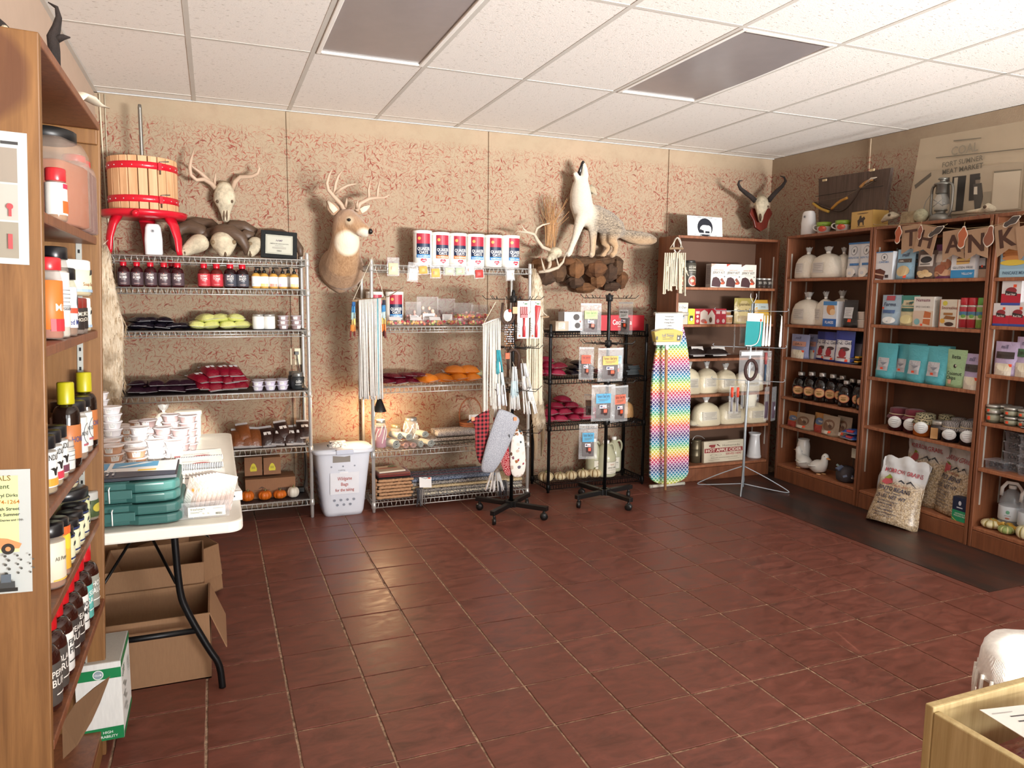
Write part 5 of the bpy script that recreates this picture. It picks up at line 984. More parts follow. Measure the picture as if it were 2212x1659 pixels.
for k, (x, y, s, lb) in enumerate(((1097, 675, 1, 'rusty horseshoe with a white felt ghost shape and paper tag'), (1109, 778, .95, 'rusty horseshoe turned upside on the middle tier'))):
    c = PY(x, y, sy-.14); e = empty('horseshoe', c, label=lb, cat='horseshoe'); b = MB(); RU = m('3e2a20', .7, met=.3); pts = [(-.036*s, 0, .065*s)] + [(.045*s*cos(a), 0, -.02*s+.055*s*sin(a)) for a in [pi+pi*q/12 for q in range(13)]] + [(.036*s, 0, .065*s)]
    if k: pts = [(a, b_, -c_) for a, b_, c_ in pts]
    b.loft([(q, .0035, .0095*s) for q in pts], RU, 8, up=(0, 0, 1)); b.build('shoe', e)
    q = MB(); q.tube([(0, 0, -.07*s if not k else .075), (.0, .05, .10)], .0018, CREAM, 5); q.build('hanging_cord', e)
    if not k:
        q = MB(); q.prism([(.03*cos(a*pi/9), -.02+.04*sin(a*pi/9)) for a in range(18)], -.002, .002, m('e4e2de', .9, 'c'), Matrix.Translation((0, 0, 0)) @ Matrix.Rotation(pi/2, 4, 'X')); q.build('felt_inlay', e); q = MB(); q.box((.05, -.006, .015), (.035, .002, .045), m('c9a27c', .8)); q.build('paper_tag', e); q = MB(); q.ball((.012, -.008, .012), .012, m('b03a2a', .5), 8); q.build('bead', e)
    else: q = MB(); q.box((-.045, -.006, .03), (.03, .004, .04), m('e0592f', .6)); q.build('paper_tag', e)
for k, (x0, x1, lb) in enumerate(((1118, 1142, 'white card with a red fork spatula'), (1147, 1166, 'white card with a red basting spoon'))):
    A, B = PY(x0, 650, sy-.06), PY(x1, 731, sy-.06); w_, h_ = B.x-A.x, A.z-B.z; e = empty('utensil_card', (A.x+w_/2, sy-.06, B.z), label=lb+' hung from the top tier', cat='packaged utensil'); b = MB(); b.box((0, 0, h_/2), (w_, .002, h_), m('e9e6e2', .5)); b.build('card', e)
    b = MB(); b.draw([('t', 'GRIPZZ', -w_*.32, h_*.28, .016, '1c1c1c', .09, pi/2), ('e', -w_*.3, h_*.07, .009, .009, STK), ('r', w_*.1, h_*.9, .02, .012, '3a6a3a'), ('e', 0, h_*.95, .006, .004, '555555')], flat(.0012)); b.build('printed_face', e)
    b = MB(); RS = m('b93a3e', .4)
    if not k:
        b.loft([((.004, -.01, h_*.04), .010, .007), ((.004, -.01, h_*.3), .011, .007), ((.004, -.01, h_*.36), .006, .005), ((.004, -.01, h_*.55), .007, .005)], RS, 10)
        for q in range(4): b.box((-.019+.0145*q, -.01, h_*.74), (.009, .006, h_*.22), RS)
        b.box((.003, -.01, h_*.6), (.052, .006, h_*.1), RS)
    else: b.loft([((.004, -.01, h_*.03), .009, .007), ((.004, -.01, h_*.3), .01, .007), ((.004, -.01, h_*.4), .006, .005), ((.008, -.01, h_*.6), .013, .006), ((.012, -.01, h_*.84), .02, .006), ((.014, -.01, h_*.88), .018, .004)], RS, 10)
    b.build('utensil', e)
A = PY(1100, 702, sy-.02); e = empty('bead_strand', A, label='clear and amber bead strands hanging below the felt horseshoe', cat='wall hanging'); b = MB()
for k in range(6):
    for q in range(11): b.ball((-.03+.012*k+rnd.uniform(-.002, .002), rnd.uniform(-.008, .008), -.016*q), .005, rnd.choice((m('d8d8dc', .1), m('b98a6a', .2), m('c9c4cc', .1))), 6)
b.build('bead', e, kind='stuff'); b = MB(); b.tube([(-.035, 0, .004), (.035, 0, .004)], .002, BLACK, 5); b.build('hook_bar', e)
g = G('buffalo_check'); s_ = g.n('ShaderNodeSeparateXYZ', {0: g.obj()}).outputs; cx_ = g.ma('GREATER_THAN', g.ma('FRACT', g.ma('MULTIPLY', s_[0], 36)), .5); cz_ = g.ma('GREATER_THAN', g.ma('FRACT', g.ma('MULTIPLY', s_[2], 36)), .5)
PLAID = g.P(col=g.mix(g.ma('MULTIPLY', g.ma('ADD', cx_, cz_), .5), lin('a83a40'), lin('141014')), r=.95).m
g = G('bandana'); vo = g.n('ShaderNodeTexVoronoi', {'Vector': g.obj(), 'Scale': 38}).outputs['Distance']; BAND = g.P(col=g.mix(g.mr(g.ma('SINE', g.ma('MULTIPLY', vo, 24)), .5, .8), lin('9c1626'), lin('e0b8b4')), r=.95).m
g = G('chicken_print'); vo = g.n('ShaderNodeTexVoronoi', {'Vector': g.obj(), 'Scale': 26}); HEN = g.P(col=g.mix(g.mr(g.ma('ADD', vo.outputs['Distance'], g.ma('MULTIPLY', g.noise(g.obj(), 60), .5)), .60, .55), lin('e9e6de'), g.ramp(g.n('ShaderNodeSeparateColor', {0: vo.outputs['Color']}).outputs[0], (0, 'a8282e'), (.3, '2f6a78'), (.55, '2a2a2e'), (.75, 'a86a3a'), (1, 'e9e6de'))), r=.95).m
g = G('quilted_grey'); vo = g.n('ShaderNodeTexVoronoi', {'Vector': g.obj(), 'Scale': 150}).outputs['Distance']; QUILT = g.P(col=g.mix(g.mr(vo, .2, .6), lin('8f929c'), lin('adb0b8')), r=.95, nor=g.bump(vo, .5, .004)).m
def sewn(label, secs, y_, mt, thick=.016, dot=None, name='stocking', cat='stocking', trim=None):
    """secs: (px left, px right, py) from top to bottom"""
    c0 = PY((secs[0][0]+secs[0][1])/2, secs[0][2] if not isinstance(secs[0][2], tuple) else sum(secs[0][2])/2, y_); e = empty(name, c0, label=label, cat=cat); L = []
    for k, (a, b_, y) in enumerate(secs):
        P0, P1 = PY(a, y if not isinstance(y, tuple) else y[0], y_), PY(b_, y if not isinstance(y, tuple) else y[1], y_); L.append((P0, P1))
    b = MB(); n = 14; vs = []; fs = []
    for k, (P0, P1) in enumerate(L):
        t = thick*(.35 if k in (0, len(L)-1) else 1)
        for j in range(n): a = 2*pi*j/n; f = .5-.5*cos(a); q = P0.lerp(P1, f); vs.append(q+Vector((0, t*sin(a)*(1+.25*sin(k*1.9)), 0)))
    for k in range(len(L)-1):
        for j in range(n): q = (j+1) % n; fs.append((k*n+j, k*n+n+j, k*n+n+q, k*n+q))
    fs.append(list(range(n))); fs.append([(len(L)-1)*n+j for j in range(n)][::-1])
    o = b.add(vs, fs, mt, True).build('fabric', e, c0); sm = o.modifiers.new('soft', 'SUBSURF'); sm.levels = 1; sm.render_levels = 1
    if dot: q = PY(*dot, y_-thick-.003); b = MB(); b.box((q.x, q.y, q.z), (.022, .0015, .024), m('ee8a5a', .6)); b.build('price_dot', e, c0)
    if trim: b = MB(); P0, P1 = L[0]; b.tube([P0, P0.lerp(P1, .5)+Vector((0, -.008, 0)), P1], .006, m(trim, .9, 'c'), 6); b.build('bound_edge', e, c0)
    b = MB(); b.tube([c0, c0+Vector((.02, .05, .03))], .002, CREAM, 5); b.build('hanging_loop', e, c0)
    return e
sewn('red bandana print stocking mostly behind the grey one', [(1062, 1094, 880), (1066, 1096, 930), (1075, 1100, 980), (1084, 1106, 1010), (1092, 1104, 1030)], sy-.085, BAND, .012)
sewn('white stocking printed with small hens, pointing to the dark wire unit', [(1106, 1130, 925), (1103, 1134, 960), (1100, 1137, 995), (1102, 1136, 1018), (1108, 1126, 1032)], sy-.10, HEN, .018)
sewn('red and black checked bib hanging beside the knitted cloths', [(1009, 1026, (912, 902)), (1016, 1050, (910, 886)), (1025, 1060, (915, 875)), (1026, 1057, 940), (1026, 1054, 975), (1034, 1050, 1005)], sy-.12, PLAID, .014, (1022, 905), 'checked_bib', 'bib', '161216')
sewn('large plain grey quilted stocking hung slanting across the rack', [(1078, 1127, (878, 901)), (1072, 1121, (893, 918)), (1064, 1110, (915, 940)), (1052, 1097, (950, 970)), (1042, 1080, (988, 1002)), (1037, 1072, 1012), (1042, 1066, 1022)], sy-.155, QUILT, .024, (1113, 905))
# ================================================================ BLACK UNIT, JERKY RACK, IRONING BOARD, HOOK STAND
z = U3Z[0]+.003
CC = carton('soda_crate', 'crate', .34, .17, .115, 'b01426', [('t', 'Coca-Cola', .165, .045, .038, 'f4ece8', .15), ('r', .13, .03, .03, .003, 'f4ece8')]); on(CC, F3, 1298, 681, 1391, 711, .05, z, 'red wooden soda crate with white script on the black wire unit', name='soda_crate')
SM = carton('soap_box', 'box', .09, .09, .06, 'b8a690', [('r', .02, .01, .045, .042, 'd9d2c0')] + lines(.025, .044, .03, 5, .008, '8a8070')); on(SM, F3, 1200, 694, 1228, 712, .06, z, 'small tan box with a pale label by the cord hangings')
OV = carton('soap_box', 'box', .12, .09, .06, 'd4d8dc', [('r', 0, 0, .035, .06, 'c2c8d0'), ('e', .082, .032, .021, .017, '4a4442'), ('r', .105, .003, .010, .010, STK)])
on(OV, F3, 1224, 693, 1258, 712, .07, z, 'white box with a dark oval window, lower of two', 'white boxes with oval windows', hh=.06); on(OV, F3, 1219, 674, 1257, 693, .07, z+.062, 'white box with a dark oval window, upper of two', 'white boxes with oval windows', hh=.06)
z = U3Z[1]+.003
pile(MGB, F3, z, [(1185, 0, .1), (1215, 0, -.1), (1192, 1, .2), (1220, 1, -.2), (1188, 2, .1)], [f'crimson vacuum bag on the black unit, {q}' for q in ('bottom, beside the pelt', 'bottom, beside the black bags', 'second layer, beside the pelt', 'second layer, beside the black bags', 'topmost')], 'crimson vacuum bags', .04)
pile(DKB, F3, z, [(1248, 0, .1), (1278, 0, -.1), (1255, 1, .2), (1282, 1, -.2), (1262, 2, .1)], [f'black vacuum bag on the black unit, {q}' for q in ('bottom, beside the crimson ones', 'bottom, toward the rack pole', 'second layer, beside the crimson ones', 'second layer, toward the rack pole', 'topmost')], 'black vacuum bags on the black unit', .05)
pile(MAR, F3, z, [(1304, 0, .1)], 'single maroon bag behind the jerky rack pole', None, .08)
FP = Proto('flat_pack', 'pack', (.12, .16, .012)); b = MB(); b.box((0, 0, .006), (.12, .16, .011), m('33383a', .4)); k0 = FP.part('pack', b); FP.part('price_dot', MB().draw([('r', .01, -.07, .03, .02, STK)], lambda x, y, h: (x, y, .012+h)), k0)
for k in range(6): put(FP, f'thin dark packet in the stack beside the jerky rack, {LEV(k, 6)}', F3.loc(F3.uz(1362+k*.5, 810, .1)[0]-.01*(k % 3), .14, z+.013*k), rnd.uniform(-.25, .25), None, 'thin dark packets')
z = U3Z[2]+.003
pile(MGB, F3, z, [(1193, 0, .1), (1222, 0, 0), (1252, 0, .1), (1280, 0, -.1), (1305, 0, .1), (1200, 1, .2), (1232, 1, -.1), (1264, 1, .1), (1292, 1, .2), (1212, 2, .1), (1246, 2, -.1), (1228, 3, .1)], [f'pinkish red sausage bag, {q}' for q in ('bottom layer beside the pelt', 'bottom layer second along', 'bottom layer third along', 'bottom layer fourth along', 'bottom layer at the rack pole', 'second layer beside the pelt', 'second layer next along', 'second layer third along', 'second layer at the rack pole', 'third layer beside the pelt', 'third layer farther along', 'topmost of the heap')], 'pinkish red sausage bags', .03)
put(sackbag('pasta_bag', 'bag', .12, .17, 'b48a5a', 9, flare=.7), 'clear tied bag of tan pieces at the end of the black unit', F3.loc(F3.uz(1358, 905, .12)[0], .16, z))
z = U3Z[3]+.003
SP = pumpkin('pumpkin', .05, .078, 'd9c9a2', '8a6a3c')
for k, (x0, x1, y0) in enumerate(((1170, 1201, 1023), (1202, 1228, 1024), (1227, 1251, 1020), (1252, 1277, 1017), (1277, 1305, 1016))): on(SP, F3, x0, y0, x1, 1045, .03+.02*(k % 2), z, f'small cream pumpkin with brown stripes, {ORD[k]} from the pelt', 'striped cream pumpkins', hh=.085)
def jug(lab):
    p = Proto('jug', 'jug', (.15, .15, .29)); P1 = m('c3c2a4', .25, 'g', al=.85); b = MB(); b.lathe([(.068, 0), (.074, .006), (.075, .02), (.075, .15), (.071, .175), (.045, .235), (.024, .258), (.022, .272)], P1, 20); p.part('body', b)
    b = MB(); b.tube([(.028, 0, .25), (.055, 0, .262), (.078, 0, .235), (.08, 0, .19), (.066, 0, .165)], .0095, P1, 8, smooth=2); p.part('handle', b)
    b = MB(); b.lathe([(.024, .264), (.025, .266), (.025, .288), (.022, .29), (0, .29)], m('eceae4', .4), 16); p.part('cap', b)
    b = MB(); b.draw([('r', -.05, .03, .10, .095, 'dcd8c8'), ('r', -.05, .125, .10, .002, '3a3a3a'), ('r', -.05, .028, .10, .002, '3a3a3a'), ('t', 'RAW', 0, .10, .010, 'b0705a', .05), ('t', 'APPLE CIDER', 0, .075, .009, '4a4a44', .07), ('r', -.03, .06, .06, .002, '77766c'), ('r', -.02, .04, .04, .002, '77766c')], wrap(.0755), nx=5); p.part('label', b); return p
JG = jug(1)
for x0, x1, y0, y1, d, lb, tn in ((1274, 1304, 950, 1030, .09, 'behind the striped pumpkins', .3), (1298, 1338, 955, 1035, .03, 'in front of the other two', .2), (1318, 1347, 946, 1022, .19, 'at the back by the corner post', -.3)): on(JG, F3, x0, y0, x1, y1, d, z, 'pale plastic gallon jug '+lb, 'gallon jugs', turn=tn, hh=.285)
def jerky(lc, w_, h_, flag=True, dot=True):
    p = Proto('jerky_pack', 'packet', (w_, .02, h_)); q = MB(); N = 6; K = 7; vs = []; fs = []
    for sg in (-1, 1):
        for k in range(K+1):
            for i in range(N+1): u = 2*i/N-1; f = k/K; vs.append((u*w_/2, sg*(.012*max(0, (1-u*u)*sin(pi*min(1, f*1.25)))**.5+.0006*1)+.002*sin(k*2+i), f*h_))
    n_ = (N+1)*(K+1)
    for j in range(K):
        for i in range(N): a = j*(N+1)+i; fs += [(a, a+1, a+N+2, a+N+1), (n_+a+N+1, n_+a+N+2, n_+a+1, n_+a)]
    k0 = p.part('film_bag', q.add(vs, fs, FILM, True))
    q = MB(); q.pillow(w_*.62, h_*.45, .018, m('3a2220', .7), Matrix.Translation((0, .005, h_*.3)) @ Matrix.Rotation(pi/2, 4, 'X'), n=5, wr=.3); p.part('jerky_filling', q, k0)
    q = MB(); q.draw([('r', -w_*.34, h_*.5, w_*.62, h_*.26, lc), ('t', "Fatman's Beef Jerky", -w_*.03, h_*.65, .020, '1f1f1c', w_*.52)] + lines(-w_*.26, h_*.61, w_*.46, 4, h_*.02, '4a5a44') + ([('r', -w_*.2, h_*.36, w_*.3, h_*.09, 'e9e6ea'), ('r', -w_*.17, h_*.385, w_*.1, h_*.05, '3a3f66'), ('r', -w_*.06, h_*.38, w_*.12, h_*.02, 'b0343c')] if flag else []) + ([('r', -w_*.02, h_*.24, .02, .02, STK)] if dot else []), flat(.0145), nx=1); p.part('label', q)
    q = MB(); q.box((0, 0, h_*.97), (w_*.98, .002, h_*.05), m('cfd2d4', .3, 'b', al=.5)); p.part('zip_strip', q, k0); return p
def hangpk(pr, x0, y0, x1, y1, y_, label, grp=None, turn=0, w_=None):
    A, B = PY(x0, y0, y_), PY(x1, y1, y_); e = put(pr, label, ((A.x+B.x)/2, y_, B.z), turn, None, grp); e.scale = ((w_ or (B.x-A.x))/pr.size[0], 1, (A.z-B.z)/pr.size[2]); return e
jx, jy = S2
JK = lambda c_, **k: jerky(c_, .14, .21, **k)
hangpk(JK('a9d06a'), 1256, 655, 1297, 722, jy-.08, 'jerky bag with a green label on the top tier', 'jerky bags', -.1); hangpk(JK('cfcfcf'), 1338, 652, 1364, 722, jy-.02, 'jerky bag seen edge on at the top tier, before the red crate', 'jerky bags', -1.25, .14)
hangpk(JK('d9512f'), 1253, 750, 1280, 820, jy-.09, 'jerky bag with an orange red label on the second tier', 'jerky bags', -.35); hangpk(JK('7fb2d0'), 1310, 752, 1350, 818, jy-.08, 'jerky bag with a blue label behind the yellow labelled one', 'jerky bags', .3); hangpk(JK('d9b25e'), 1292, 752, 1344, 823, jy-.15, 'jerky bag with a yellow label facing the room on the second tier', 'jerky bags', .02)
hangpk(JK('3f9fd0'), 1279, 832, 1327, 908, jy-.15, 'jerky bag with a bright blue label on the third tier', 'jerky bags', -.05); hangpk(JK('d9735e'), 1316, 834, 1359, 910, jy-.11, 'jerky bag with a salmon label on the third tier', 'jerky bags', .25); hangpk(JK('8a6a5a', flag=False, dot=False), 1263, 852, 1284, 900, jy+.0, 'dark bag of jerky sticks turned away on the third tier', 'jerky bags', -.6)
hangpk(JK('3a9cc8'), 1253, 917, 1288, 990, jy-.13, 'jerky bag with a teal blue label on the lowest tier', 'jerky bags', -.25)
yb = 5.06; A = PY(1444, 1049, yb); TOPZ = PY(1444, 678, 5.085).z
e = empty('ironing_board', (A.x, yb, .0), label='ironing board with a rainbow fish scale cover stood on end by the black unit', cat='ironing board', rot=(-.022, .0, 0))
g = G('rainbow_scales'); s_ = g.n('ShaderNodeSeparateXYZ', {0: g.obj()}).outputs; S_ = .034; v = g.ma('DIVIDE', s_[2], S_*.5); r_ = g.ma('FLOOR', v); fx = g.ma('SUBTRACT', g.ma('FRACT', g.ma('ADD', g.ma('DIVIDE', s_[0], S_), g.ma('MULTIPLY', g.ma('FLOORED_MODULO', r_, 2), .5))), .5); fz = g.ma('FRACT', v)
d = g.ma('SQRT', g.ma('ADD', g.ma('MULTIPLY', fx, fx), g.ma('MULTIPLY', g.ma('MULTIPLY', fz, fz), .25))); ring = g.ma('MULTIPLY', g.ma('GREATER_THAN', d, .36), g.ma('LESS_THAN', d, .5))
ph = g.ma('FRACT', g.ma('ADD', g.ma('DIVIDE', g.ma('MULTIPLY', r_, S_*.5), .272), .09)); rb = g.ramp(ph, (0, 'e0703a'), (.1, 'dcae3c'), (.2, 'cdd04a'), (.32, '5cae6a'), (.44, '2c93a4'), (.55, '2f6296'), (.65, '473a6c'), (.76, '7d477e'), (.86, 'c04a74'), (.95, 'c42f48'), (1, 'e0703a'))
pale = g.mix(.62, rb, (1, 1, 1)); dk = g.mix(g.mr(d, .0, .3, .35, 0), rb, (.02, .02, .08)); RB = g.P(col=g.mix(ring, dk, pale), r=.85).m
pts = []; hw = .188; zt = TOPZ-.0
for k in range(9): a = pi*k/8; pts.append((hw*.985*-cos(a)*(1), .11-.085*sin(a)))
prof = [(hw, .11), (hw, .78), (.179, .95), (.158, 1.10), (.126, 1.25), (.09, 1.36), (.055, 1.40)]
pts = [(x, z_) for x, z_ in pts[:-1]] + prof + [(-x, z_) for x, z_ in prof[::-1]]; pts = pts[:-1]
b = MB(); b.prism(pts, -.016, .016, RB, Matrix.Rotation(pi/2, 4, 'X')); b.build('padded_cover', e, bev=.009)
for z_, w_ in ((.014, .145), (TOPZ, .135)):
    b = MB(); b.tube([(-w_, .02, z_), (w_, .02, z_)], .0135, m('d9d6c8', .4), 10); t_ = b.build('foot_tube', e)
    for s in (-1, 1): b = MB(); b.tube([(s*w_, .02, z_), (s*(w_+.025), .02, z_)], .0155, m('a9a598', .5), 10); b.build('rubber_end', t_)
b = MB(); b.tube([(-.05, .03, TOPZ), (-.03, .035, .9), (.06, .03, .014)], .009, m('c9c6b8', .4), 8); b.build('leg_bar', e); b = MB(); b.tube([(.05, .035, TOPZ), (.03, .04, .9), (-.06, .03, .014)], .009, m('c9c6b8', .4), 8); b.build('leg_bar', e)
A, B = PY(1416, 677, 5.03), PY(1474, 717, 5.03); e = empty('price_sign', ((A.x+B.x)/2, 5.03, B.z), label='white paper sign for ironing board covers hung over the upright board', cat='sign'); w_, h_ = B.x-A.x, A.z-B.z; b = MB(); b.box((0, 0, h_/2), (w_, .0015, h_), m('e3e2de', .6)); b.build('paper', e)
b = MB(); b.draw([('t', q, 0, h_*(.80-.165*k), .0125, '2a2a2a', w_*f_) for k, (q, f_) in enumerate((('Homemade', .5), ('Heavy Duty', .56), ('Ironing Board', .68), ('Covers', .36), ('$32.00 each', .62)))], flat(.001)); b.build('lettering', e)
hb = PY(1436, 1058, 4.99); ht = PY(1438, 745, 5.005); e = empty('broom', (hb.x, 4.985, 0), label='yellow soft bristled broom standing head up on its wooden handle', cat='broom'); b = MB(); b.tube([(0, 0, .002), (ht.x-hb.x, .012, ht.z)], .0115, m('b9895e', .5, 'w'), 10); b.build('handle', e)
bx, bz = ht.x-hb.x+.005, ht.z; b = MB(); b.box((bx, .012, bz+.012), (.225, .04, .026), m('e4e4e0', .4)); b.lathe([(.015, bz-.04), (.018, bz)], m('e4e4e0', .4), 10, (bx, .012, 0)); b.build('broom_block', e, bev=.006)
YEL = m('c8b33a', .6); b = MB(); pts = [(-.115, .025), (.115, .025), (.135, .105), (.06, .125), (-.06, .125), (-.135, .105)]; b.prism(pts, -.026, .026, YEL, Matrix.Translation((bx, .012, bz)) @ Matrix.Rotation(pi/2, 4, 'X')); hd = b.build('bristle', e, bev=.006)
b = MB(); b.draw([('t', 'Soft Sweep', bx-.01, bz+.068, .02, '44507a', .11), ('r', bx-.06, bz+.06, .03, .003, '2a2a2a'), ('r', bx+.005, bz+.06, .03, .003, '2a2a2a'), ('r', bx-.06, bz+.048, .10, .003, '2a2a2a'), ('r', bx-.045, bz+.088, .09, .002, '2a2a2a'), ('p', [(bx+.075, bz+.035), (bx+.105, bz+.035), (bx+.112, bz+.07), (bx+.108, bz+.085), (bx+.098, bz+.075), (bx+.088, bz+.075), (bx+.078, bz+.085), (bx+.075, bz+.06)], '33302c'), ('e', bx+.088, bz+.055, .007, .010, 'd6d2c4'), ('p', [(bx-.122, bz+.045), (bx-.105, bz+.04), (bx-.103, bz+.07), (bx-.118, bz+.072)], '4a4438')], flat(.0145)); b.build('printed_band', e)
b = MB(); b.prism([(x*1.03, z_-.012 if z_ < .05 else z_+.012) for x, z_ in pts], -.034, .034, CLEAR, Matrix.Translation((bx, .012, bz)) @ Matrix.Rotation(pi/2, 4, 'X')); b.build('clear_wrap', e, bev=.012)
hx, hy = SR; TEAL = m('1f8a8c', .5)
A, B = PY(1611, 676, hy-.16), PY(1645, 748, hy-.16); w_, h_ = B.x-A.x, A.z-B.z; e = empty('board_pack', ((A.x+B.x)/2, hy-.16, B.z), label='teal flexible cutting sheet with a white header card on the hook stand', cat='packaged utensil', rot=(0, .03, 0))
b = MB(); b.box((0, 0, h_*.38), (w_*.96, .004, h_*.76), TEAL); b.build('sheet', e, bev=.0015); b = MB(); b.box((0, -.004, h_*.87), (w_*.9, .002, h_*.24), m('e9e8e4', .5)); b.draw(lines(-w_*.35, h_*.94, w_*.7, 5, h_*.04, '55555a') + [('e', w_*.32, h_*.79, .010, .010, STK)], flat(.0052)); b.build('header_card', e)
b = MB(); b.tube([(w_*.32, -.007, h_*.74), (w_*.33, -.008, h_*.4), (w_*.22, -.008, h_*.1), (-w_*.1, -.008, h_*.02), (-w_*.46, -.008, h_*.02)], .004, WHITE, 6, smooth=2); b.build('edge_strip', e)
def knife(label, px, y_, py1, grp, mt=WHITE, w_=.011, cat='utensil', name='spreader'):
    A, B = PY(*px, y_), PY(px[0]-2, py1, y_); e = empty(name, A, label=label, cat=cat, group=grp); L = A.z-B.z; b = MB(); b.loft([((0, 0, 0), w_*.35, .003), ((0, 0, -L*.2), w_*.6, .005), ((-.002, 0, -L*.6), w_*.95, .007), ((-.004, 0, -L*.95), w_*1.2, .007), ((-.004, 0, -L), w_*.9, .004)], mt, 10, up=(0, 1, 0)); b.build('body', e); b = MB(); b.tube([(0, 0, 0), (0, .02, .012)], .002, CHROME, 5); b.build('hanging_loop', e)
for k, x in enumerate((1652, 1658.5, 1665)): knife(f'white plastic spreader on the top tier, {("touching the teal sheet", "in the middle of three", "outermost of three")[k]}', (x, 682), hy-.12+.015*k, 748, 'white spreaders')
knife('single white spreader hung alone nearest the bookcase corner', (1689, 683), hy-.18, 750, 'white spreaders')
def sachet(label, x0, y0, x1, y1, y_, fill, turn=0, lab=None, al=None, w_=None):
    A, B = PY(x0, y0, y_), PY(x1, y1, y_); W_, h_ = w_ or (B.x-A.x), A.z-B.z; e = empty('hook_sachet', ((A.x+B.x)/2, y_, B.z), turn, label, 'packet', 'sachets on the hook stand'); b = MB(); b.box((0, 0, h_/2), (W_, .004, h_), CLEAR); b.build('film_bag', e)
    b = MB(); fill(b, W_, h_); b.build('filling', e)
    if lab: b = MB(); b.draw(lab(W_, h_), flat(.009)); b.build('label', e)
def blob(c_): return lambda b, w_, h_: b.pillow(w_*.75, h_*.5, .014, m(c_, .6), Matrix.Translation((0, .004, h_*.32)) @ Matrix.Rotation(pi/2, 4, 'X'), n=5)
def ringf(c_): return lambda b, w_, h_: b.tube([(w_*.24*cos(a*pi/8), -.004, h_*.4+w_*.34*sin(a*pi/8)) for a in range(17)], .013, m(c_, .7), 8)
def stick(c_, t_): return lambda b, w_, h_: (b.tube([(0, -.004, h_*.08), (0, -.004, h_*.6)], .008, m(c_, .6), 6), b.tube([(0, -.004, h_*.6), (.0, -.004, h_*.95)], .011, m(t_, .5), 8))
sachet('clear packet holding a curled dark brown cord, before the pole', 1598, 757, 1645, 826, hy-.15, ringf('3a211e'), 0, lambda w_, h_: [('r', -w_*.46, h_*.84, w_*.9, h_*.12, 'c9cccc')]); sachet('narrow clear packet of dark blue brushes', 1643, 758, 1663, 830, hy-.06, stick('27405a', '9a4a4a'), -.5, w_=.09)
sachet('long clear film packet turned edge on, away from the corner', 1580, 680, 1592, 762, hy-.02, blob('8a8684'), 1.0, w_=.06); sachet('clear packet of silver foil cutters behind the teal sheet', 1597, 682, 1614, 745, hy-.06, blob('a9aaa8'), .3, w_=.09)
for k, x in enumerate((1579, 1591)): sachet(f'small packet with a red orange tip at the lowest tier, {("outer", "inner")[k]} one', x-6, 834, x+8, 893, hy-.10-.02*k, stick('8a8a92', 'd9482f'), .3*k, w_=.045)
for k, (x0, x1) in enumerate(((1648, 1663), (1660, 1682))): sachet(f'dark packet at the lowest tier toward the corner, {("inner one", "outer one with a white mark")[k]}', x0, 836, x1, 908, hy-.06+.05*k, blob('4a3a46'), .4, (lambda w_, h_: [('p', [(-.008, h_*.4), (.006, h_*.45), (.012, h_*.36), (0, h_*.3)], 'd8dce8')]) if k else None, w_=.075)
sachet('flat grey packet hung low behind the pole', 1600, 832, 1640, 880, hy+.04, blob('c9c4b4'), .1)
# ================================================================ BOOKCASE ON THE FAR WALL
z = B4Z[0]+.001
CN = jar('seasoning_canister', 'canister', .045, .15, m('3a3833', .4), None, m('2a2825', .4), .012, (.08, .9, m('45423a', .45), [('t', 'BIG GAME', 0, .105, .010, 'd9d4c4', .06), ('t', 'SEASONING', 0, .09, .009, 'd9d4c4', .06), ('r', -.03, .08, .06, .0015, 'a9a494'), ('r', -.03, .118, .06, .0015, 'a9a494'), ('e', 0, .035, .032, .03, 'c9b8ac'), ('e', 0, .035, .027, .025, '9a4a3a'), ('e', -.004, .035, .014, .008, 'd9cf9a'), ('r', .015, .012, .012, .012, STK)]))
for k, (x0, x1) in enumerate(((1463, 1483), (1484, 1508))): on(CN, F4, x0, 562, x1, 613, .03, z, ('dark round seasoning canister behind the cord hanging', 'dark round seasoning canister next to the jerky kits')[k], 'seasoning canisters', hh=.165)
def kit(t_, c_): return carton('jerky_kit', 'box', .10, .06, .15, 'dcd8ce', [('t', t_, .05, .108, .006, 'a9705a', .06), ('t', 'JERKY KIT', .05, .088, .015, '5a5650', .08), ('r', .03, .078, .04, .002, '9a948a'), ('p', [(.006, .008), (.06, .002), (.066, .03), (.052, .058), (.034, .068), (.014, .062), (.008, .04)], '43262a'), ('p', [(.06, .05), (.085, .02), (.094, .03), (.072, .062)], '8a4a3a'), ('p', [(0, .13), (.03, .15), (0, .15)], c_), ('r', .066, .02, .016, .014, STK), ('e', .088, .07, .004, .004, '77777a')], side=[('r', .005, .02, .05, .12, 'b9b0aa')] + lines(.01, .12, .04, 8, .012, '7a7470'))
for k, (x0, x1, t_, c_) in enumerate(((1536, 1568, 'BURNT ORANGE', 'd9a89a'), (1567, 1600, 'SWEET & HOT', 'b8463a'), (1599, 1632, 'HICKORY SMOKED', '5a3a30'))): on(kit(t_, c_), F4, x0, 570+k, x1, 613, .04, z, f'white jerky kit box, {("nearest the dark canisters", "in the middle", "nearest the small spice jars")[k]}', 'jerky kit boxes', turn=-.05)
SJ = jar('spice_jar', 'jar', .018, .08, m('4a3a32', .3), None, m('cfcfca', .35, met=.5), .012, (.2, .8, m('3a332e', .5), [('t', 'GRILL', 0, .045, .007, 'd9d4c8', .025), ('t', 'RUB', 0, .035, .007, 'd9d4c8', .02)]))
for k, x in enumerate((1643, 1653.5, 1664)): on(SJ, F4, x-5.3, 588, x+5.3, 613, .05, z, f'small dark spice jar with silver cap, {("nearest the jerky kits", "middle of three", "nearest the bookcase side")[k]}', 'small spice jars', hh=.088)
z = B4Z[1]+.001
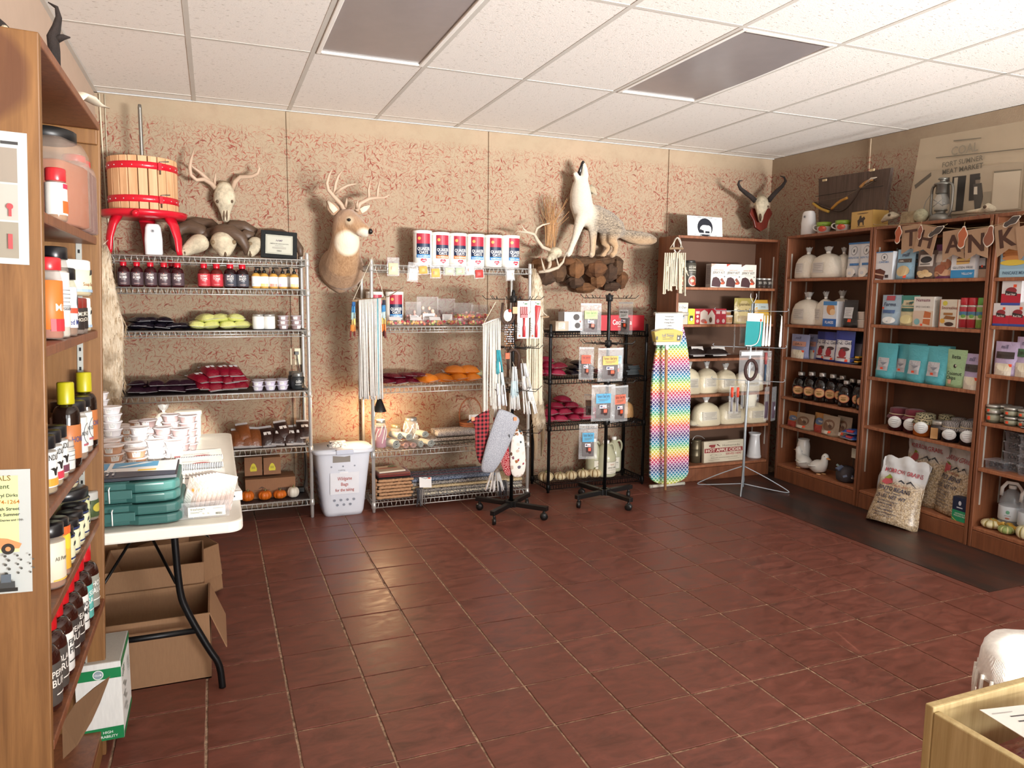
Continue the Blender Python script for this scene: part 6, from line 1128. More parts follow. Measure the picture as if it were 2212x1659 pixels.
on(carton('tea_box', 'box', .075, .05, .15, 'd9cdbc', [('r', .004, .004, .067, .142, 'd2b8a8'), ('r', .008, .085, .06, .055, 'e6e0d2'), ('t', '1 Oat', .037, .11, .018, '3a3a38', .05), ('e', .037, .05, .018, .018, 'a8b0b4'), ('e', .04, .06, .008, .01, '55504a')]), F4, 1463, 654, 1485, 699, .03, z, 'tall pink and cream box at the ironing board end of its shelf')
def extr(c_, top, d_): return carton('extract_box', 'box', .035, .035, .09, c_, d_, top=[('r', .0, .0, .035, .035, top)])
EX = [('d3c63c', 'e0d86a', [('r', .008, .02, .018, .03, '2a2a20'), ('e', .018, .028, .007, .009, 'e8e4c0')], 'small yellow flavour box beside the pink cream box'), ('a82030', 'a82030', [('r', .006, .06, .024, .016, 'd9c0bc'), ('e', .018, .045, .008, .008, 'e4cfc8'), ('e', .018, .018, .009, .010, 'c9b0ac')], 'red flavour box behind the yellow one'), ('d9ccc0', 'c9604a', [('p', [(0, .07), (.018, .085), (.035, .07), (.035, .09), (0, .09)], 'b03038'), ('e', .016, .018, .013, .012, 'b06a62'), ('r', .02, .004, .012, .012, STK)], 'white flavour box with a pink fruit picture'), ('dcd2c8', 'c92838', [('p', [(0, .05), (.018, .085), (.035, .05), (.035, .09), (0, .09)], 'b02030'), ('e', .014, .025, .007, .016, '6a4a3a')], 'white and red flavour box with a vanilla flower'), ('a82030', 'a82030', [('r', .006, .06, .024, .016, 'd9c0bc'), ('e', .018, .018, .009, .012, 'c9b0ac')], 'red flavour box, fifth along'), ('a01c2c', 'a01c2c', [('r', .006, .06, .024, .016, 'd9c0bc'), ('e', .018, .018, .009, .012, 'c9b0ac')], 'red flavour box next to the pale tubs')]
for (x0, x1), (c_, t_, d_, lb) in zip(((1486, 1500), (1500, 1512), (1512, 1528), (1528, 1544), (1544, 1556), (1556, 1568)), EX): on(extr(c_, t_, d_), F4, x0, 667, x1, 699, .04, z, lb, 'flavour boxes', hh=.105)
TB = jar('sprinkle_tub', 'tub', .04, .055, m('c9ab92', .3), None, m('d6d2cc', .3), .01, (.2, .75, m('b98a5e', .5), [('t', 'SPICE', 0, .025, .010, '7a3a20', .04)]), lr=.042)
on(TB, F4, 1569, 681, 1586, 699, .04, z, 'pale tub with orange print, lower one beside the flavour boxes', hh=.058); on(TB, F4, 1556, 664, 1586, 681, .10, z+.06, 'wide clear tub with white lid above the lower tub', hh=.05)
on(pouch('cane_sugar_pouch', 'pouch', .14, .06, .19, 'b7a676', [('p', [(.0, .10), (.05, .17), (.09, .17), (.14, .1), (.14, .19), (0, .19)], '9a8c4a'), ('t', 'panela', .07, .135, .022, '6a5a34', .09), ('t', 'Cane Sugar', .07, .09, .018, '3a3020', .11), ('r', .02, .02, .10, .04, 'a5906a')]), F4, 1590, 644, 1631, 699, .05, z, 'tan cane sugar pouch behind the teal sheet', hh=.19)
on(pouch('baking_pouch', 'pouch', .13, .06, .17, 'c59a34', [('r', .0, .10, .13, .045, 'b9c6c4'), ('t', 'mix', .05, .115, .014, '55605e', .04), ('r', .02, .03, .09, .05, 'd8b050')]), F4, 1634, 648, 1678, 696, .06, z, 'golden yellow pouch with a pale blue band near the bookcase side', hh=.165)
z = B4Z[2]+.001
DB = flatbag('jerky_bag', 'bag', .13, .15, .06, '2a211f', .35); WL_ = m('d9d6d2', .6)
for k, (x0, x1) in enumerate(((1486, 1529), (1527, 1577))):
    e = on(DB, F4, x0, 750, x1, 776, .04, z, f'dark brown bag with white label lying on the third shelf, {("beside the board", "farther from the board")[k]}', 'dark labelled bags', hh=.07); b = MB(); b.box((0, 0, 0), (.075, .06, .001), WL_, Matrix.Translation((.01, -.055, .036)) @ Matrix.Rotation(1.05, 4, 'X')); b.build('label', e)
SK1 = lambda s, lab=True: sackbag('flour_sack', 'sack', .16, .19, 'd6ccb0', s, [('r', -.045, .04, .085, .055, 'c9c3b4')] + lines(-.035, .085, .07, 5, .009, '6a665e') if lab else None)
z = B4Z[3]+.001
for k, (x0, x1, y0, d, lb) in enumerate(((1478, 1518, 783, .03, 'half behind the ironing board'), (1514, 1557, 783, .05, 'second from the ironing board'), (1555, 1597, 787, .03, 'third along, with a wide label'), (1597, 1655, 790, .05, 'behind the hook stand pole'))): on(SK1(11+k), F4, x0, y0, x1, 849, d, z, 'tied bag of cream flour on the fourth shelf, '+lb, 'tied flour bags on the far bookcase', hh=.205)
z = B4Z[4]+.001
for k, (x0, x1, y0, lb) in enumerate(((1505, 1562, 858, 'first from the ironing board'), (1560, 1613, 858, 'in the middle of its shelf'), (1614, 1663, 860, 'nearest the bookcase side'))): on(SK1(21+k), F4, x0, y0, x1, 925, .03+.02*(k % 2), z, 'tied bag of cream flour on the fifth shelf, '+lb, 'tied flour bags on the far bookcase', hh=.21)
put(flatbag('flour_bag', 'bag', .08, .12, .05, 'cfc6ae'), 'small pale bag lying against the ironing board edge', F4.loc(F4.uz(1500, 925, .08)[0]-.02, .1, z))
z = B4B+.001
SG = carton('tin_sign', 'sign', .255, .02, .18, 'c9bfa8', [('r', 0, 0, .255, .18, '8a7a66'), ('r', .003, .003, .249, .174, 'cbc2ac'), ('r', .006, .083, .243, .036, '8f3a3a'), ('t', 'HOT APPLE CIDER', .1275, .089, .025, 'e4dcc8', .225), ('t', 'Homemade', .175, .13, .018, '8a8272', .11), ('t', 'SERVED HERE', .19, .058, .017, 'a8484a', .10), ('p', [(.045, .125), (.07, .125), (.076, .15), (.04, .15)], '8f3a3a'), ('e', .039, .14, .006, .007, '8f3a3a'), ('p', [(.08, .148), (.105, .13), (.1, .14), (.088, .153)], '6a3030'), ('e', .06, .062, .018, .009, '9a9282'), ('e', .06, .062, .015, .007, 'cbc2ac'), ('e', .095, .062, .018, .008, '9a9282'), ('e', .095, .062, .015, .006, 'cbc2ac'), ('t', 'Made with cinnamon sticks and cloves', .13, .036, .008, '9a9282', .17), ('r', .03, .022, .07, .0015, '77705f'), ('r', .155, .022, .07, .0015, '77705f'), ('r', .03, .162, .07, .0015, '77705f'), ('r', .15, .162, .08, .0015, '77705f')])
on(SG, F4, 1519, 952, 1605, 1009, .05, z, 'worn tin sign advertising hot cider on the bookcase floor', hh=.185, rot=(-.06, .0, .0))
e = put(Proto('x', 'y', (1, 1, 1)), 'tall white enamel pitcher beside the cider sign', F4.loc(F4.uz(1630, 1010, .09)[0], .11, z), 0, name='pitcher', cat='pitcher'); EN = m('e2e5e8', .18); b = MB(); b.lathe([(.06, 0), (.064, .004), (.064, .02), (.06, .024), (.044, .185), (.044, .2), (.056, .225), (.054, .225), (.042, .2), (.04, .02), (0, .02)], EN, 24); b.build('body', e)
b = MB(); b.tube([(.05, 0, .21), (.075, 0, .2), (.085, 0, .17), (.075, 0, .07), (.07, 0, .035), (.058, 0, .035)], .008, EN, 8, smooth=2); b.build('handle', e)
p = F4.loc(F4.uz(1504, 1010, .1)[0], .12, z); e = empty('metal_canister', p, label='tarnished tall metal canister with a wire handle, half behind the ironing board', cat='canister'); b = MB(); b.lathe([(.045, 0), (.045, .06), (.046, .062), (.045, .064), (.045, .12), (.046, .122), (.045, .124), (.045, .19), (.047, .195), (.04, .2), (0, .2)], m('6f6550', .4, met=.6), 18); b.build('body', e); b = MB(); b.tube([(-.045, 0, .17), (-.02, 0, .235), (.05, 0, .23), (.09, 0, .2)], .003, CHROME, 5, smooth=2); b.build('wire_handle', e)
yh = Y4-.03
def exr(e, H_):
    c = PY(1463, 530, yh+.01); b = MB(); b.tube([c+Vector((.043*cos(a*pi/9)*.8, 0, .06*sin(a*pi/9))) for a in range(19)], .0065, m('a9a49c', .3), 8); b.build('horn_ring', e, H_)
    for s in (-1, 1):
        for k in range(6): b = MB(); A = PY(1461+s*3, 545+k*2, yh-.012); B = PY(1461+s*(14+k*2.4), 556+k*8, yh-.012); b.tube([A, A.lerp(B, .5)+Vector((0, 0, .006)), B], .0045, CREAM, 6); b.build('knotted_cord', e, H_)
hanging('cream cord owl hanging from a horn ring on the bookcase corner', (1463, 512), yh, 0, ((1447, 537), (1475, 537)), (1437, 1480), 546, 618, mt=CREAM, r=.006, n=11, seed=9, extra=exr, dip=-18)
z = 2.066
LP = carton('license_plate', 'plate', .30, .004, .15, 'dfe3e2', [('e', .15, .072, .066, .066, '1a1c26'), ('p', [(.10, .03), (.20, .03), (.21, .045), (.205, .02), (.095, .02)], 'dfe3e2'), ('p', [(.108, .07), (.125, .085), (.14, .088), (.185, .086), (.2, .075), (.203, .05), (.195, .03), (.188, .03), (.186, .045), (.15, .045), (.148, .03), (.14, .03), (.136, .05), (.12, .052), (.112, .058), (.104, .052)], 'e6eae8'), ('t', 'EAT BEEF', .15, .006, .016, '22242c', .11), ('t', 'SUPPORT YOUR LOCAL RANCHERS', .15, .139, .007, '22242c', .13), ('r', .05, .132, .022, .004, '8a8e90'), ('r', .228, .132, .022, .004, '8a8e90'), ('r', .05, .014, .022, .004, '8a8e90'), ('r', .228, .014, .022, .004, '8a8e90')])
on(LP, F4, 1485, 467, 1562, 506, .10, z, 'white licence plate with a black cattle emblem leaning above the far bookcase', hh=.148, rot=(-.12, .01, .03))
# ================================================================ THE THREE BOOKCASES IN LINE
SK2 = lambda s, c_='dcd6c8': sackbag('flour_sack', 'sack', .17, .2, c_, s, [('r', -.05, .035, .07, .065, 'cbc7c2')] + lines(-.045, .09, .06, 5, .011, '7a7872'))
def txt(t_, x, y, h_, c_, w_): return ('t', t_, x, y, h_, c_, w_)
z = B5Z[0]+.001
for k, (x0, x1, y0, d, lb) in enumerate(((1709, 1748, 535, .02, 'nearest the corner'), (1742, 1800, 533, .015, 'in the middle'), (1792, 1822, 535, .09, 'behind the middle one'))): on(SK2(31+k), F5, x0, y0, x1, 599, d, z, 'tied white flour bag on the top shelf nearest the corner, '+lb if k else 'tied white flour bag on the highest shelf, touching the side panel', 'tied flour bags, top shelf', hh=.23)
WB2 = pouch('flour_pouch', 'pouch', .12, .06, .21, 'cdd2d8', [('e', .06, .16, .026, .028, '8a8f96'), ('e', .06, .16, .022, .024, 'd8dbde'), ('r', .054, .15, .012, .018, '55585c'), txt('BAKING FLOUR', .06, .112, .012, '5a86b8', .09), ('r', .04, .07, .07, .014, '3f78b4'), ('r', .0, .2, .12, .01, '3f78b4'), ('e', .05, .028, .045, .03, 'e6e4de'), ('r', .085, .012, .012, .012, '55504a')])
for k, (x0, x1) in enumerate(((1822, 1852), (1848, 1879))): on(WB2, F5, x0, 524-k*2, x1, 597, .03+.03*(k == 0), z, ('white and blue flour pouch next to the tied bags', 'white and blue flour pouch with an orange dot by the turquoise bag bookcase')[k], 'white and blue flour pouches', hh=.225)
z = B5Z[1]+.001
for k, (x0, x1, y0, d, lb) in enumerate(((1700, 1757, 632, .015, 'the biggest, at the side panel'), (1752, 1781, 630, .04, 'the narrow one'), (1778, 1822, 628, .12, 'behind the printed carton'))): on(SK2(41+k), F5, x0, y0, x1, 695, d, z, 'tied white flour bag on the second shelf, '+lb, 'tied flour bags, second shelf', hh=.21)
on(carton('cereal_carton', 'box', .10, .07, .13, 'd5d9de', [('r', 0, 0, .10, .04, '2f66b0'), ('p', [(0, .04), (.1, .04), (.1, .06), (.05, .075), (0, .06)], 'd8dde4'), ('e', .055, .09, .03, .03, 'c98a54'), ('e', .07, .075, .02, .016, 'e2c49a'), ('r', 0, .11, .10, .02, '4a86c0'), txt('FLAKES', .05, .015, .014, 'f0f0f0', .07)]), F5, 1777, 651, 1806, 697, .02, z, 'blue and white carton with a golden bowl picture', hh=.155)
on(pouch('black_pouch', 'pouch', .08, .05, .15, '1d1c1e', [('r', .012, .05, .05, .06, 'cfd3d6'), ('r', .04, .03, .018, .016, STK)] + lines(.018, .1, .04, 5, .009, '77777a')), F5, 1815, 648, 1845, 698, .03, z, 'matt black pouch with a pale label', hh=.165)
TUB = Proto('deli_tub', 'tub', (.07, .07, .055)); b = MB(); b.box((0, 0, .026), (.05, .05, .05), m('d8cfc6', .4), tp=1.25); b.box((0, 0, .053), (.068, .068, .005), m('e2dcd6', .3)); TUB.part('tub_body', b)
for k in range(2): on(TUB, F5, 1846, 664+18*(1-k), 1866, 700-18*k, .06, z+.062*k, f'small square white tub, {("lower", "upper")[k]} of the pair', 'square white tubs', hh=.06)
z = B5Z[2]+.001
LAV = lambda c_, lbl, t_: pouch('flour_pouch', 'pouch', .13, .06, .17, c_, [('r', .02, .0, .09, .06, 'd6cfc0'), ('r', .016, .085, .098, .034, lbl), txt(t_, .065, .095, .014, '3a2a26', .085), ('e', .075, .04, .035, .018, 'd9d2bc'), ('r', .095, .045, .016, .014, STK), txt('mill', .055, .135, .02, '5a5a78', .08)])
on(LAV('8790b4', 'b98a7a', 'OATS'), F5, 1701, 722, 1740, 772, .02, z, 'lavender blue pouch with a salmon label band', hh=.165); on(LAV('8790b4', 'b98a7a', 'OATS'), F5, 1738, 722, 1760, 772, .10, z, 'lavender blue pouch set back behind its twin', hh=.165)
EZ = pouch('gel_pouch', 'pouch', .11, .05, .19, '2b3f96', [('r', .012, .012, .086, .125, 'd6d8de'), txt('E-Z Gel', .055, .112, .022, '2f3550', .085), ('e', .055, .06, .022, .026, 'a02a34'), ('e', .066, .085, .026, .012, '4a3a3a'), ('r', .075, .012, .014, .014, STK), ('r', .03, .03, .05, .008, '8a3a3a')])
for k, (x0, x1, y0, d) in enumerate(((1757, 1782, 716, .10), (1772, 1803, 717, .05), (1797, 1838, 715, .015))): on(EZ, F5, x0, y0, x1, 780, d, z, f'royal blue and white pouch with red fruit, {("rear one", "middle one", "front one")[k]} of three', 'royal blue pouches', hh=.2)
on(pouch('gel_pouch', 'pouch', .09, .05, .17, '16182c', [('r', .01, .02, .07, .09, '6a6c78')]), F5, 1833, 718, 1860, 768, .08, z, 'nearly black foil pouch at the side panel end', hh=.17)
CHP = flatbag('chip_packet', 'packet', .10, .12, .03, '2a1c18', .25)
for k in range(2): e = put(CHP, f'dark chocolate packet with a yellow circle, {("lower", "upper")[k]} one', F5.loc(F5.uz(1842, 785, .02)[0], .085, z+.034*k), F5.rz+.1*k, None, 'dark chocolate packets'); b = MB(); b.box((.02, -.03, .024), (.035, .05, .012), m('d9a52a', .4)); b.build('label', e)
z = B5Z[3]+.001
SYR = bottle('syrup_bottle', 'bottle', .036, .17, .42, .013, .02, m('150c0a', .06), m('b7b4b0', .3, met=.5), (.16, .5, m('1a100c', .2), []), capr=.0145); q = MB(); q.draw([('e', 0, .056, .027, .027, 'b5583e'), ('e', 0, .056, .0235, .0235, 'c9a070'), ('e', 0, .05, .012, .008, '8a6a3a'), ('r', -.012, .062, .024, .004, '7a4a2a')], wrap(.0375), nx=6); SYR.part('label', q); q = MB(); q.tube([(.013, 0, .138), (.026, 0, .14), (.028, 0, .122), (.02, 0, .112)], .004, m('150c0a', .06), 6, smooth=1); SYR.part('handle', q)
SYP = [(1715, 803, 857, .02), (1738, 803, 860, .02), (1761, 805, 864, .02), (1784, 808, 864, .05), (1805, 811, 868, .08), (1814, 822, 872, .015), (1796, 815, 870, .14), (1827, 818, 872, .09), (1843, 820, 877, .05), (1853, 826, 882, .015), (1806, 820, 874, .20)]
for k, (x, y0, y1, d) in enumerate(SYP): on(SYR, F5, x-12, y0, x+12, y1, d, z, f'dark syrup bottle with an oval orange label, {ORD[k]} from the corner side', 'dark syrup bottles', hh=.185, turn=.5)
z = B5Z[4]+.001
TRT = pouch('nut_bag', 'bag', .12, .08, .13, '8d7a66', [('e', .06, .07, .04, .035, '6a4a36'), ('e', .05, .075, .014, .012, 'a8927c'), ('e', .072, .062, .014, .012, '55382a'), ('r', .02, .012, .05, .02, 'c9c0b4'), ('r', .07, .02, .016, .014, STK)]); YBG = pouch('snack_bag', 'bag', .12, .07, .12, 'b07a3a', [('r', .0, .0, .12, .045, 'a03a30'), ('e', .055, .07, .035, .022, '5a6a8a'), txt('Peanut', .055, .065, .016, 'd9d0c0', .06)])
for k, (pr, x0, x1, y0, y1, lb, d) in enumerate(((YBG, 1694, 1724, 890, 923, 'yellow and red snack bag at the side panel', .04), (TRT, 1710, 1748, 893, 927, 'crinkled tan nut bag between the two yellow ones', .01), (YBG, 1750, 1782, 893, 930, 'yellow and red snack bag in the middle of its shelf', .05), (TRT, 1766, 1803, 898, 934, 'crinkled tan nut bag with an orange dot, middle of its shelf', .01), (TRT, 1797, 1829, 900, 936, 'crinkled tan nut bag next to the blue packets', .05))): on(pr, F5, x0, y0, x1, y1, d, z, lb, 'snack and nut bags', hh=.14)
BLP = flatbag('blue_packet', 'packet', .14, .12, .045, '3a5aa4', .25)
for k in range(2): e = put(BLP, f'blue and white packet lying flat, {("lower", "upper")[k]} one', F5.loc(F5.uz(1834, 940, .02)[0]-.01, .08, z+.045*k), F5.rz+.15*k-.1, None, 'flat blue packets'); b = MB(); b.box((.01, -.045, .03), (.06, .03, .016), m('c04048', .4)); b.build('label', e)
z = BB+.001
e = put(Proto('x', 'y', (1, 1, 1)), 'tall white ceramic vase with thin blue script behind the ducks', F5.loc(F5.uz(1731, 1012, .12)[0], .13, z), F5.rz, name='ceramic_vase', cat='vase'); e.scale = (1, 1, 1.2); CER = m('dfe0dc', .2); b = MB(); b.lathe([(.045, 0), (.052, .01), (.053, .15), (.048, .175), (.044, .185), (.048, .2), (.042, .2), (.038, .18), (0, .17)], CER, 22); b.build('body', e); b = MB(); b.draw([txt('Kitchen', -.0, .105, .03, '4a5a7a', .075)], wrap(.0535), nx=1); b.build('lettering', e)
def duck(label, x0, x1, y0, y1, d, flip):
    u0, _ = F5.uz(x0, y1, d); u1, _ = F5.uz(x1, y1, d); s = (u1-u0)/.15; e = empty('ceramic_duck', F5.loc((u0+u1)/2, d+.05, z), F5.rz, label, 'figurine', 'white ceramic ducks'); e.scale = (s*flip, s, s)
    b = MB(); b.loft([((-.07, 0, .055), .008), ((-.055, 0, .045), .032, .028), ((-.01, 0, .048), .05, .046), ((.03, 0, .06), .042, .044), ((.05, 0, .085), .026, .028), ((.055, 0, .105), .022), ((.06, 0, .125), .024), ((.058, 0, .14), .018), ((.055, 0, .148), .006)], CER, 16, up=(0, 0, 1)); b.build('body', e)
    b = MB(); b.loft([((.075, 0, .122), .012, .006), ((.09, 0, .118), .012, .005), ((.104, 0, .116), .006, .003)], m('d99a5a', .4), 8); b.build('bill', e)
    for s_ in (-1, 1): b = MB(); b.ball((.03, s_*.02, .004), (.02, .014, .005), m('d9a878', .4), 8); b.build('foot', e); b = MB(); b.loft([((.02, s_*.045, .06), .016, .004), ((-.02, s_*.048, .052), .018, .005), ((-.06, s_*.035, .06), .004, .003)], CER, 8); b.build('wing', e); b = MB(); b.ball((.07, s_*.018, .132), .003, BLACK, 6); b.build('eye', e)
duck('larger white ceramic duck with an orange bill in front of the vase', 1709, 1742, 988, 1025, .03, -1); duck('smaller white ceramic duck toward the bundle of packets', 1738, 1773, 1000, 1034, .02, 1)
e = empty('soap_bundle', F5.loc(F5.uz(1820, 1050, .06)[0], .09, z), F5.rz, 'dark net bundle of small packets with a card on a stick', 'bundle'); r = random.Random(4)
b = MB(); b.lathe([(.05, 0), (.075, .02), (.08, .06), (.065, .10), (.05, .12)], m('3a3438', .8), 14, ribs=5, ra=.15); b.build('net_basket', e)
for k in range(12): b = MB(); b.box((0, 0, 0), (.05, .03, .016), m(r.choice(('8a4048', 'b9b4b0', '55607a', 'c9b8a8', '6a7a78')), .5), Matrix.Translation((.07*cos(k*.9)*.8, .07*sin(k*.9)*.8, .05+.012*(k % 6))) @ Euler((r.uniform(-.6, .6), r.uniform(-.6, .6), k*.9)).to_matrix().to_4x4()); b.build('packet', e)
b = MB(); b.tube([(.04, .02, .1), (.045, .02, .2)], .0025, BLACK, 5); b.box((.045, .018, .235), (.045, .002, .075), m('cfcfc0', .6)); b.draw(lines(.03, .26, .03, 3, .012, '6a8a7a'), flat(-.0165)); b.build('card', e)
z = B6Z[0]+.001
CKE = lambda c1: [('e', .05, .12, .02, .02, '8a8d92'), ('e', .05, .12, .016, .016, 'd8dbde'), ('r', .045, .113, .01, .014, '55585c'), txt('CAKE MIX', .05, .09, .010, '5a86b8', .06), ('p', [(.0, .01), (.05, .0), (.062, .045), (.03, .06), (0, .055)], c1), ('p', [(0, .03), (.055, .02), (.057, .026), (0, .038)], 'c9a890'), ('r', .06, .01, .02, .016, '3a2a2e'), ('r', 0, .145, .1, .005, '4a86c0')]
on(carton('cake_carton', 'box', .10, .06, .15, 'd2d6da', CKE('5a2c22')), F5, 1890, 544, 1926, 600, .02, z, 'white carton with a chocolate cake slice at the side panel', hh=.165)
RM = lambda c_, lb, t_, win='cfc4a0': pouch('baking_pouch', 'pouch', .12, .06, .18, c_, [txt('mill', .06, .135, .024, '3a4a66', .08), ('r', .015, .10, .09, .022, lb), txt(t_, .06, .105, .010, 'd9d6ce', .075), ('e', .06, .05, .042, .032, win), ('r', .07, .008, .018, .016, STK)])
on(RM('8ab0c6', '55473e', 'SEMOLINA', 'c9b488'), F5, 1928, 538, 1967, 600, .02, z, 'pale blue pouch with a brown label, front one', 'pale blue pouches', hh=.185); on(RM('7aa2b4', '4a4f4a', 'OAT', 'b9a888'), F5, 1962, 538, 1990, 598, .10, z, 'blue green pouch standing behind the front one', 'pale blue pouches', hh=.185)
on(pouch('almond_bag', 'bag', .12, .06, .17, '6a5a52', [('r', .02, .075, .085, .07, 'd3cfc9'), ('e', .062, .115, .034, .02, '2a2a2e'), ('r', .03, .085, .06, .006, '55504a'), ('e', .04, .035, .022, .014, 'd2b98a'), ('e', .07, .04, .022, .015, 'c9ac7c'), ('e', .055, .02, .024, .014, 'dcc59a'), ('e', .09, .025, .02, .014, 'cdb286')]), F5, 1972, 541, 2014, 598, .02, z, 'clear bag of pale almonds with a white panel', hh=.17)
on(pouch('cookie_pouch', 'pouch', .13, .06, .21, 'b3a8a4', [('r', 0, .17, .13, .04, '7a4a72'), ('r', .0, .0, .13, .015, '6a2f58'), ('r', .01, .1, .11, .05, 'cfc6bc'), ('e', .05, .055, .04, .03, '9a5a40'), ('e', .08, .085, .032, .034, 'a86a4a'), ('e', .085, .035, .034, .02, 'd0a888'), ('e', .03, .028, .022, .016, 'c99a78')]), F5, 2011, 527, 2056, 598, .03, z, 'mauve pouch with crusty bread rolls behind the letter flags', hh=.215)
on(carton('cake_carton', 'box', .13, .05, .17, 'd9dce0', [('r', 0, 0, .13, .045, '2f8ac4'), txt('GLUTEN FREE', .065, .052, .013, '55606a', .11), txt('YELLOW', .09, .018, .012, 'dfe8ee', .06), txt('KING ARTHUR', .065, .15, .013, 'b04a50', .11), ('p', [(.03, .075), (.1, .08), (.105, .115), (.065, .14), (.03, .11)], 'd9b56a'), ('p', [(.03, .108), (.105, .112), (.085, .135), (.06, .145)], '5a2c24'), ('r', .03, .09, .073, .005, '6a3a2a')]), F5, 2053, 535, 2104, 598, .015, z, 'white and blue carton with a yellow layer cake slice', hh=.19)
on(carton('mix_carton', 'box', .09, .05, .16, '3a3436', [('r', .01, .07, .07, .045, 'c9ccd0'), ('r', .05, .06, .014, .014, STK), ('r', 0, 0, .09, .05, 'a88f7a')]), F5, 2104, 541, 2129, 597, .05, z, 'dark box with a grey label at the far side of its shelf', hh=.17)
z = B6Z[1]+.001
on(pouch('sugar_pouch', 'pouch', .13, .06, .19, '9db8cc', [('r', .03, .155, .055, .03, 'b04a58'), txt('Farms', .06, .12, .024, '3a4a66', .08), ('r', .02, .075, .08, .02, '4a6a9a'), ('e', .07, .03, .04, .022, 'dfe4e4'), ('r', .01, .1, .016, .014, STK)]), F5, 1895, 637, 1938, 701, .02, z, 'light blue pouch with a dusky red tab', hh=.19)
on(pouch('meal_pouch', 'pouch', .12, .06, .19, 'c9c09a', [('r', 0, .12, .12, .07, '3f8f86'), ('r', .02, .125, .08, .035, 'd0c8a8'), txt('mill', .06, .13, .022, '3a3a34', .07), ('r', .015, .09, .09, .02, '2f5a50'), ('e', .06, .04, .045, .028, 'd9cf9a')]), F5, 1936, 638, 1975, 703, .02, z, 'cream pouch with a teal top beside the light blue one', hh=.19)
on(carton('cake_carton', 'box', .14, .06, .19, 'd6d3cc', [txt('Namaste', .065, .16, .02, '7a3a5a', .10), txt('SPICE CAKE MIX', .065, .12, .011, '8a8a86', .10), ('r', .0, .0, .14, .10, 'cdbba8'), ('p', [(.07, .02), (.12, .01), (.125, .09), (.08, .10)], 'b9683a'), ('r', .07, .05, .055, .006, 'e6dccc'), ('e', .03, .03, .02, .02, '7fb0b4'), ('r', .055, .004, .016, .014, STK)]), F5, 1971, 641, 2014, 704, .02, z, 'white carton with an orange spice cake slice', hh=.195)
on(carton('cracker_carton', 'box', .12, .05, .19, 'cfc8b8', [('p', [(0, 0), (.12, 0), (.12, .19), (.115, .19), (.115, .006), (.006, .006), (.006, .19), (0, .19)], 'b06a4a'), ('e', .035, .165, .016, .016, 'c9c04a'), txt('Smoreables', .065, .125, .02, '7a3a30', .10), ('r', .03, .085, .06, .016, '9a6a3a'), ('p', [(.03, .06), (.1, .055), (.11, .075), (.045, .082)], '8a5a30'), ('e', .07, .025, .03, .014, '3a2018'), ('e', .025, .045, .016, .016, 'd0a03a')]), F5, 2027, 647, 2066, 706, .02, z, 'cracker carton with a rust border and chocolate picture', hh=.19)
SPY = lambda c1, c2: bottle('spray_can', 'spray can', .03, .2, .72, .024, .045, m('b8b4ac', .3, met=.4), m(c1, .3), (.03, .70, m(c2, .35), [('r', -.03, .06, .06, .05, 'c9c4a0'), ('r', -.03, .085, .06, .025, '4a7a9a'), ('e', 0, .08, .014, .012, '6a9a4a')]), capr=.027)
for k, (x, c1, c2, lb) in enumerate(((2074, 'b4202e', 'a02a34', 'red capped spray can next to the cracker carton'), (2092, 'b4202e', 'a02a34', 'red capped spray can next to the green one'), (2111, '5c9a3a', '7a9a4a', 'green capped spray can at the shelf end'))): on(SPY(c1, c2), F5, x-9.5, 643, x+9.5, 708, .03, z, lb, 'spray cans', hh=.2, turn=.4)
z = B6Z[2]+.001
TQ = pouch('coffee_bag', 'bag', .13, .07, .23, '4ea7b4', [('r', .025, .05, .07, .085, 'b9bcc2')] + lines(.032, .128, .055, 4, .006, '6a6e78') + [('p', [(.045, .105), (.085, .105), (.065, .085)], '7a7e88')] + lines(.035, .078, .05, 3, .008, '8a8e96') + [('r', .05, .058, .018, .014, STK)], r=.5)
for k, (x0, x1, y0, y1, d, lb) in enumerate(((1882, 1926, 741, 815, .015, 'first from the corner'), (1920, 1962, 743, 821, .05, 'second, set back'), (1948, 1994, 746, 824, .01, 'third, the foremost'), (1988, 2036, 748, 830, .01, 'last before the green bag'), (1952, 1990, 742, 815, .16, 'rear row behind the third'), (2012, 2050, 747, 822, .15, 'rear row behind the green bag'))): on(TQ, F5, x0, y0, x1, y1, d, z, 'turquoise bag with a grey label, '+lb, 'turquoise bags', hh=.255)
on(pouch('coconut_pouch', 'pouch', .12, .05, .23, '9cbf92', [txt("lieta", .06, .175, .024, '2f3a30', .07), ('e', .06, .13, .010, .012, '2a2a26'), ('e', .064, .132, .005, .007, 'dcdcd4'), txt('Coconut', .06, .075, .022, '2f3a30', .09), txt('Chips', .045, .048, .022, '2f3a30', .06), ('r', .03, .02, .02, .025, 'd9a890')]), F5, 2036, 755, 2078, 833, .02, z, 'pale green pouch of coconut chips tilted beside the turquoise bags', hh=.245, rot=None)
TAP = LAV('a99cc0', '3a3434', 'TAPIOCA FLOUR'); on(TAP, F5, 2072, 764, 2113, 838, .015, z, 'lilac flour pouch with a peach circle at the shelf end', hh=.235)
z = B6Z[3]+.001
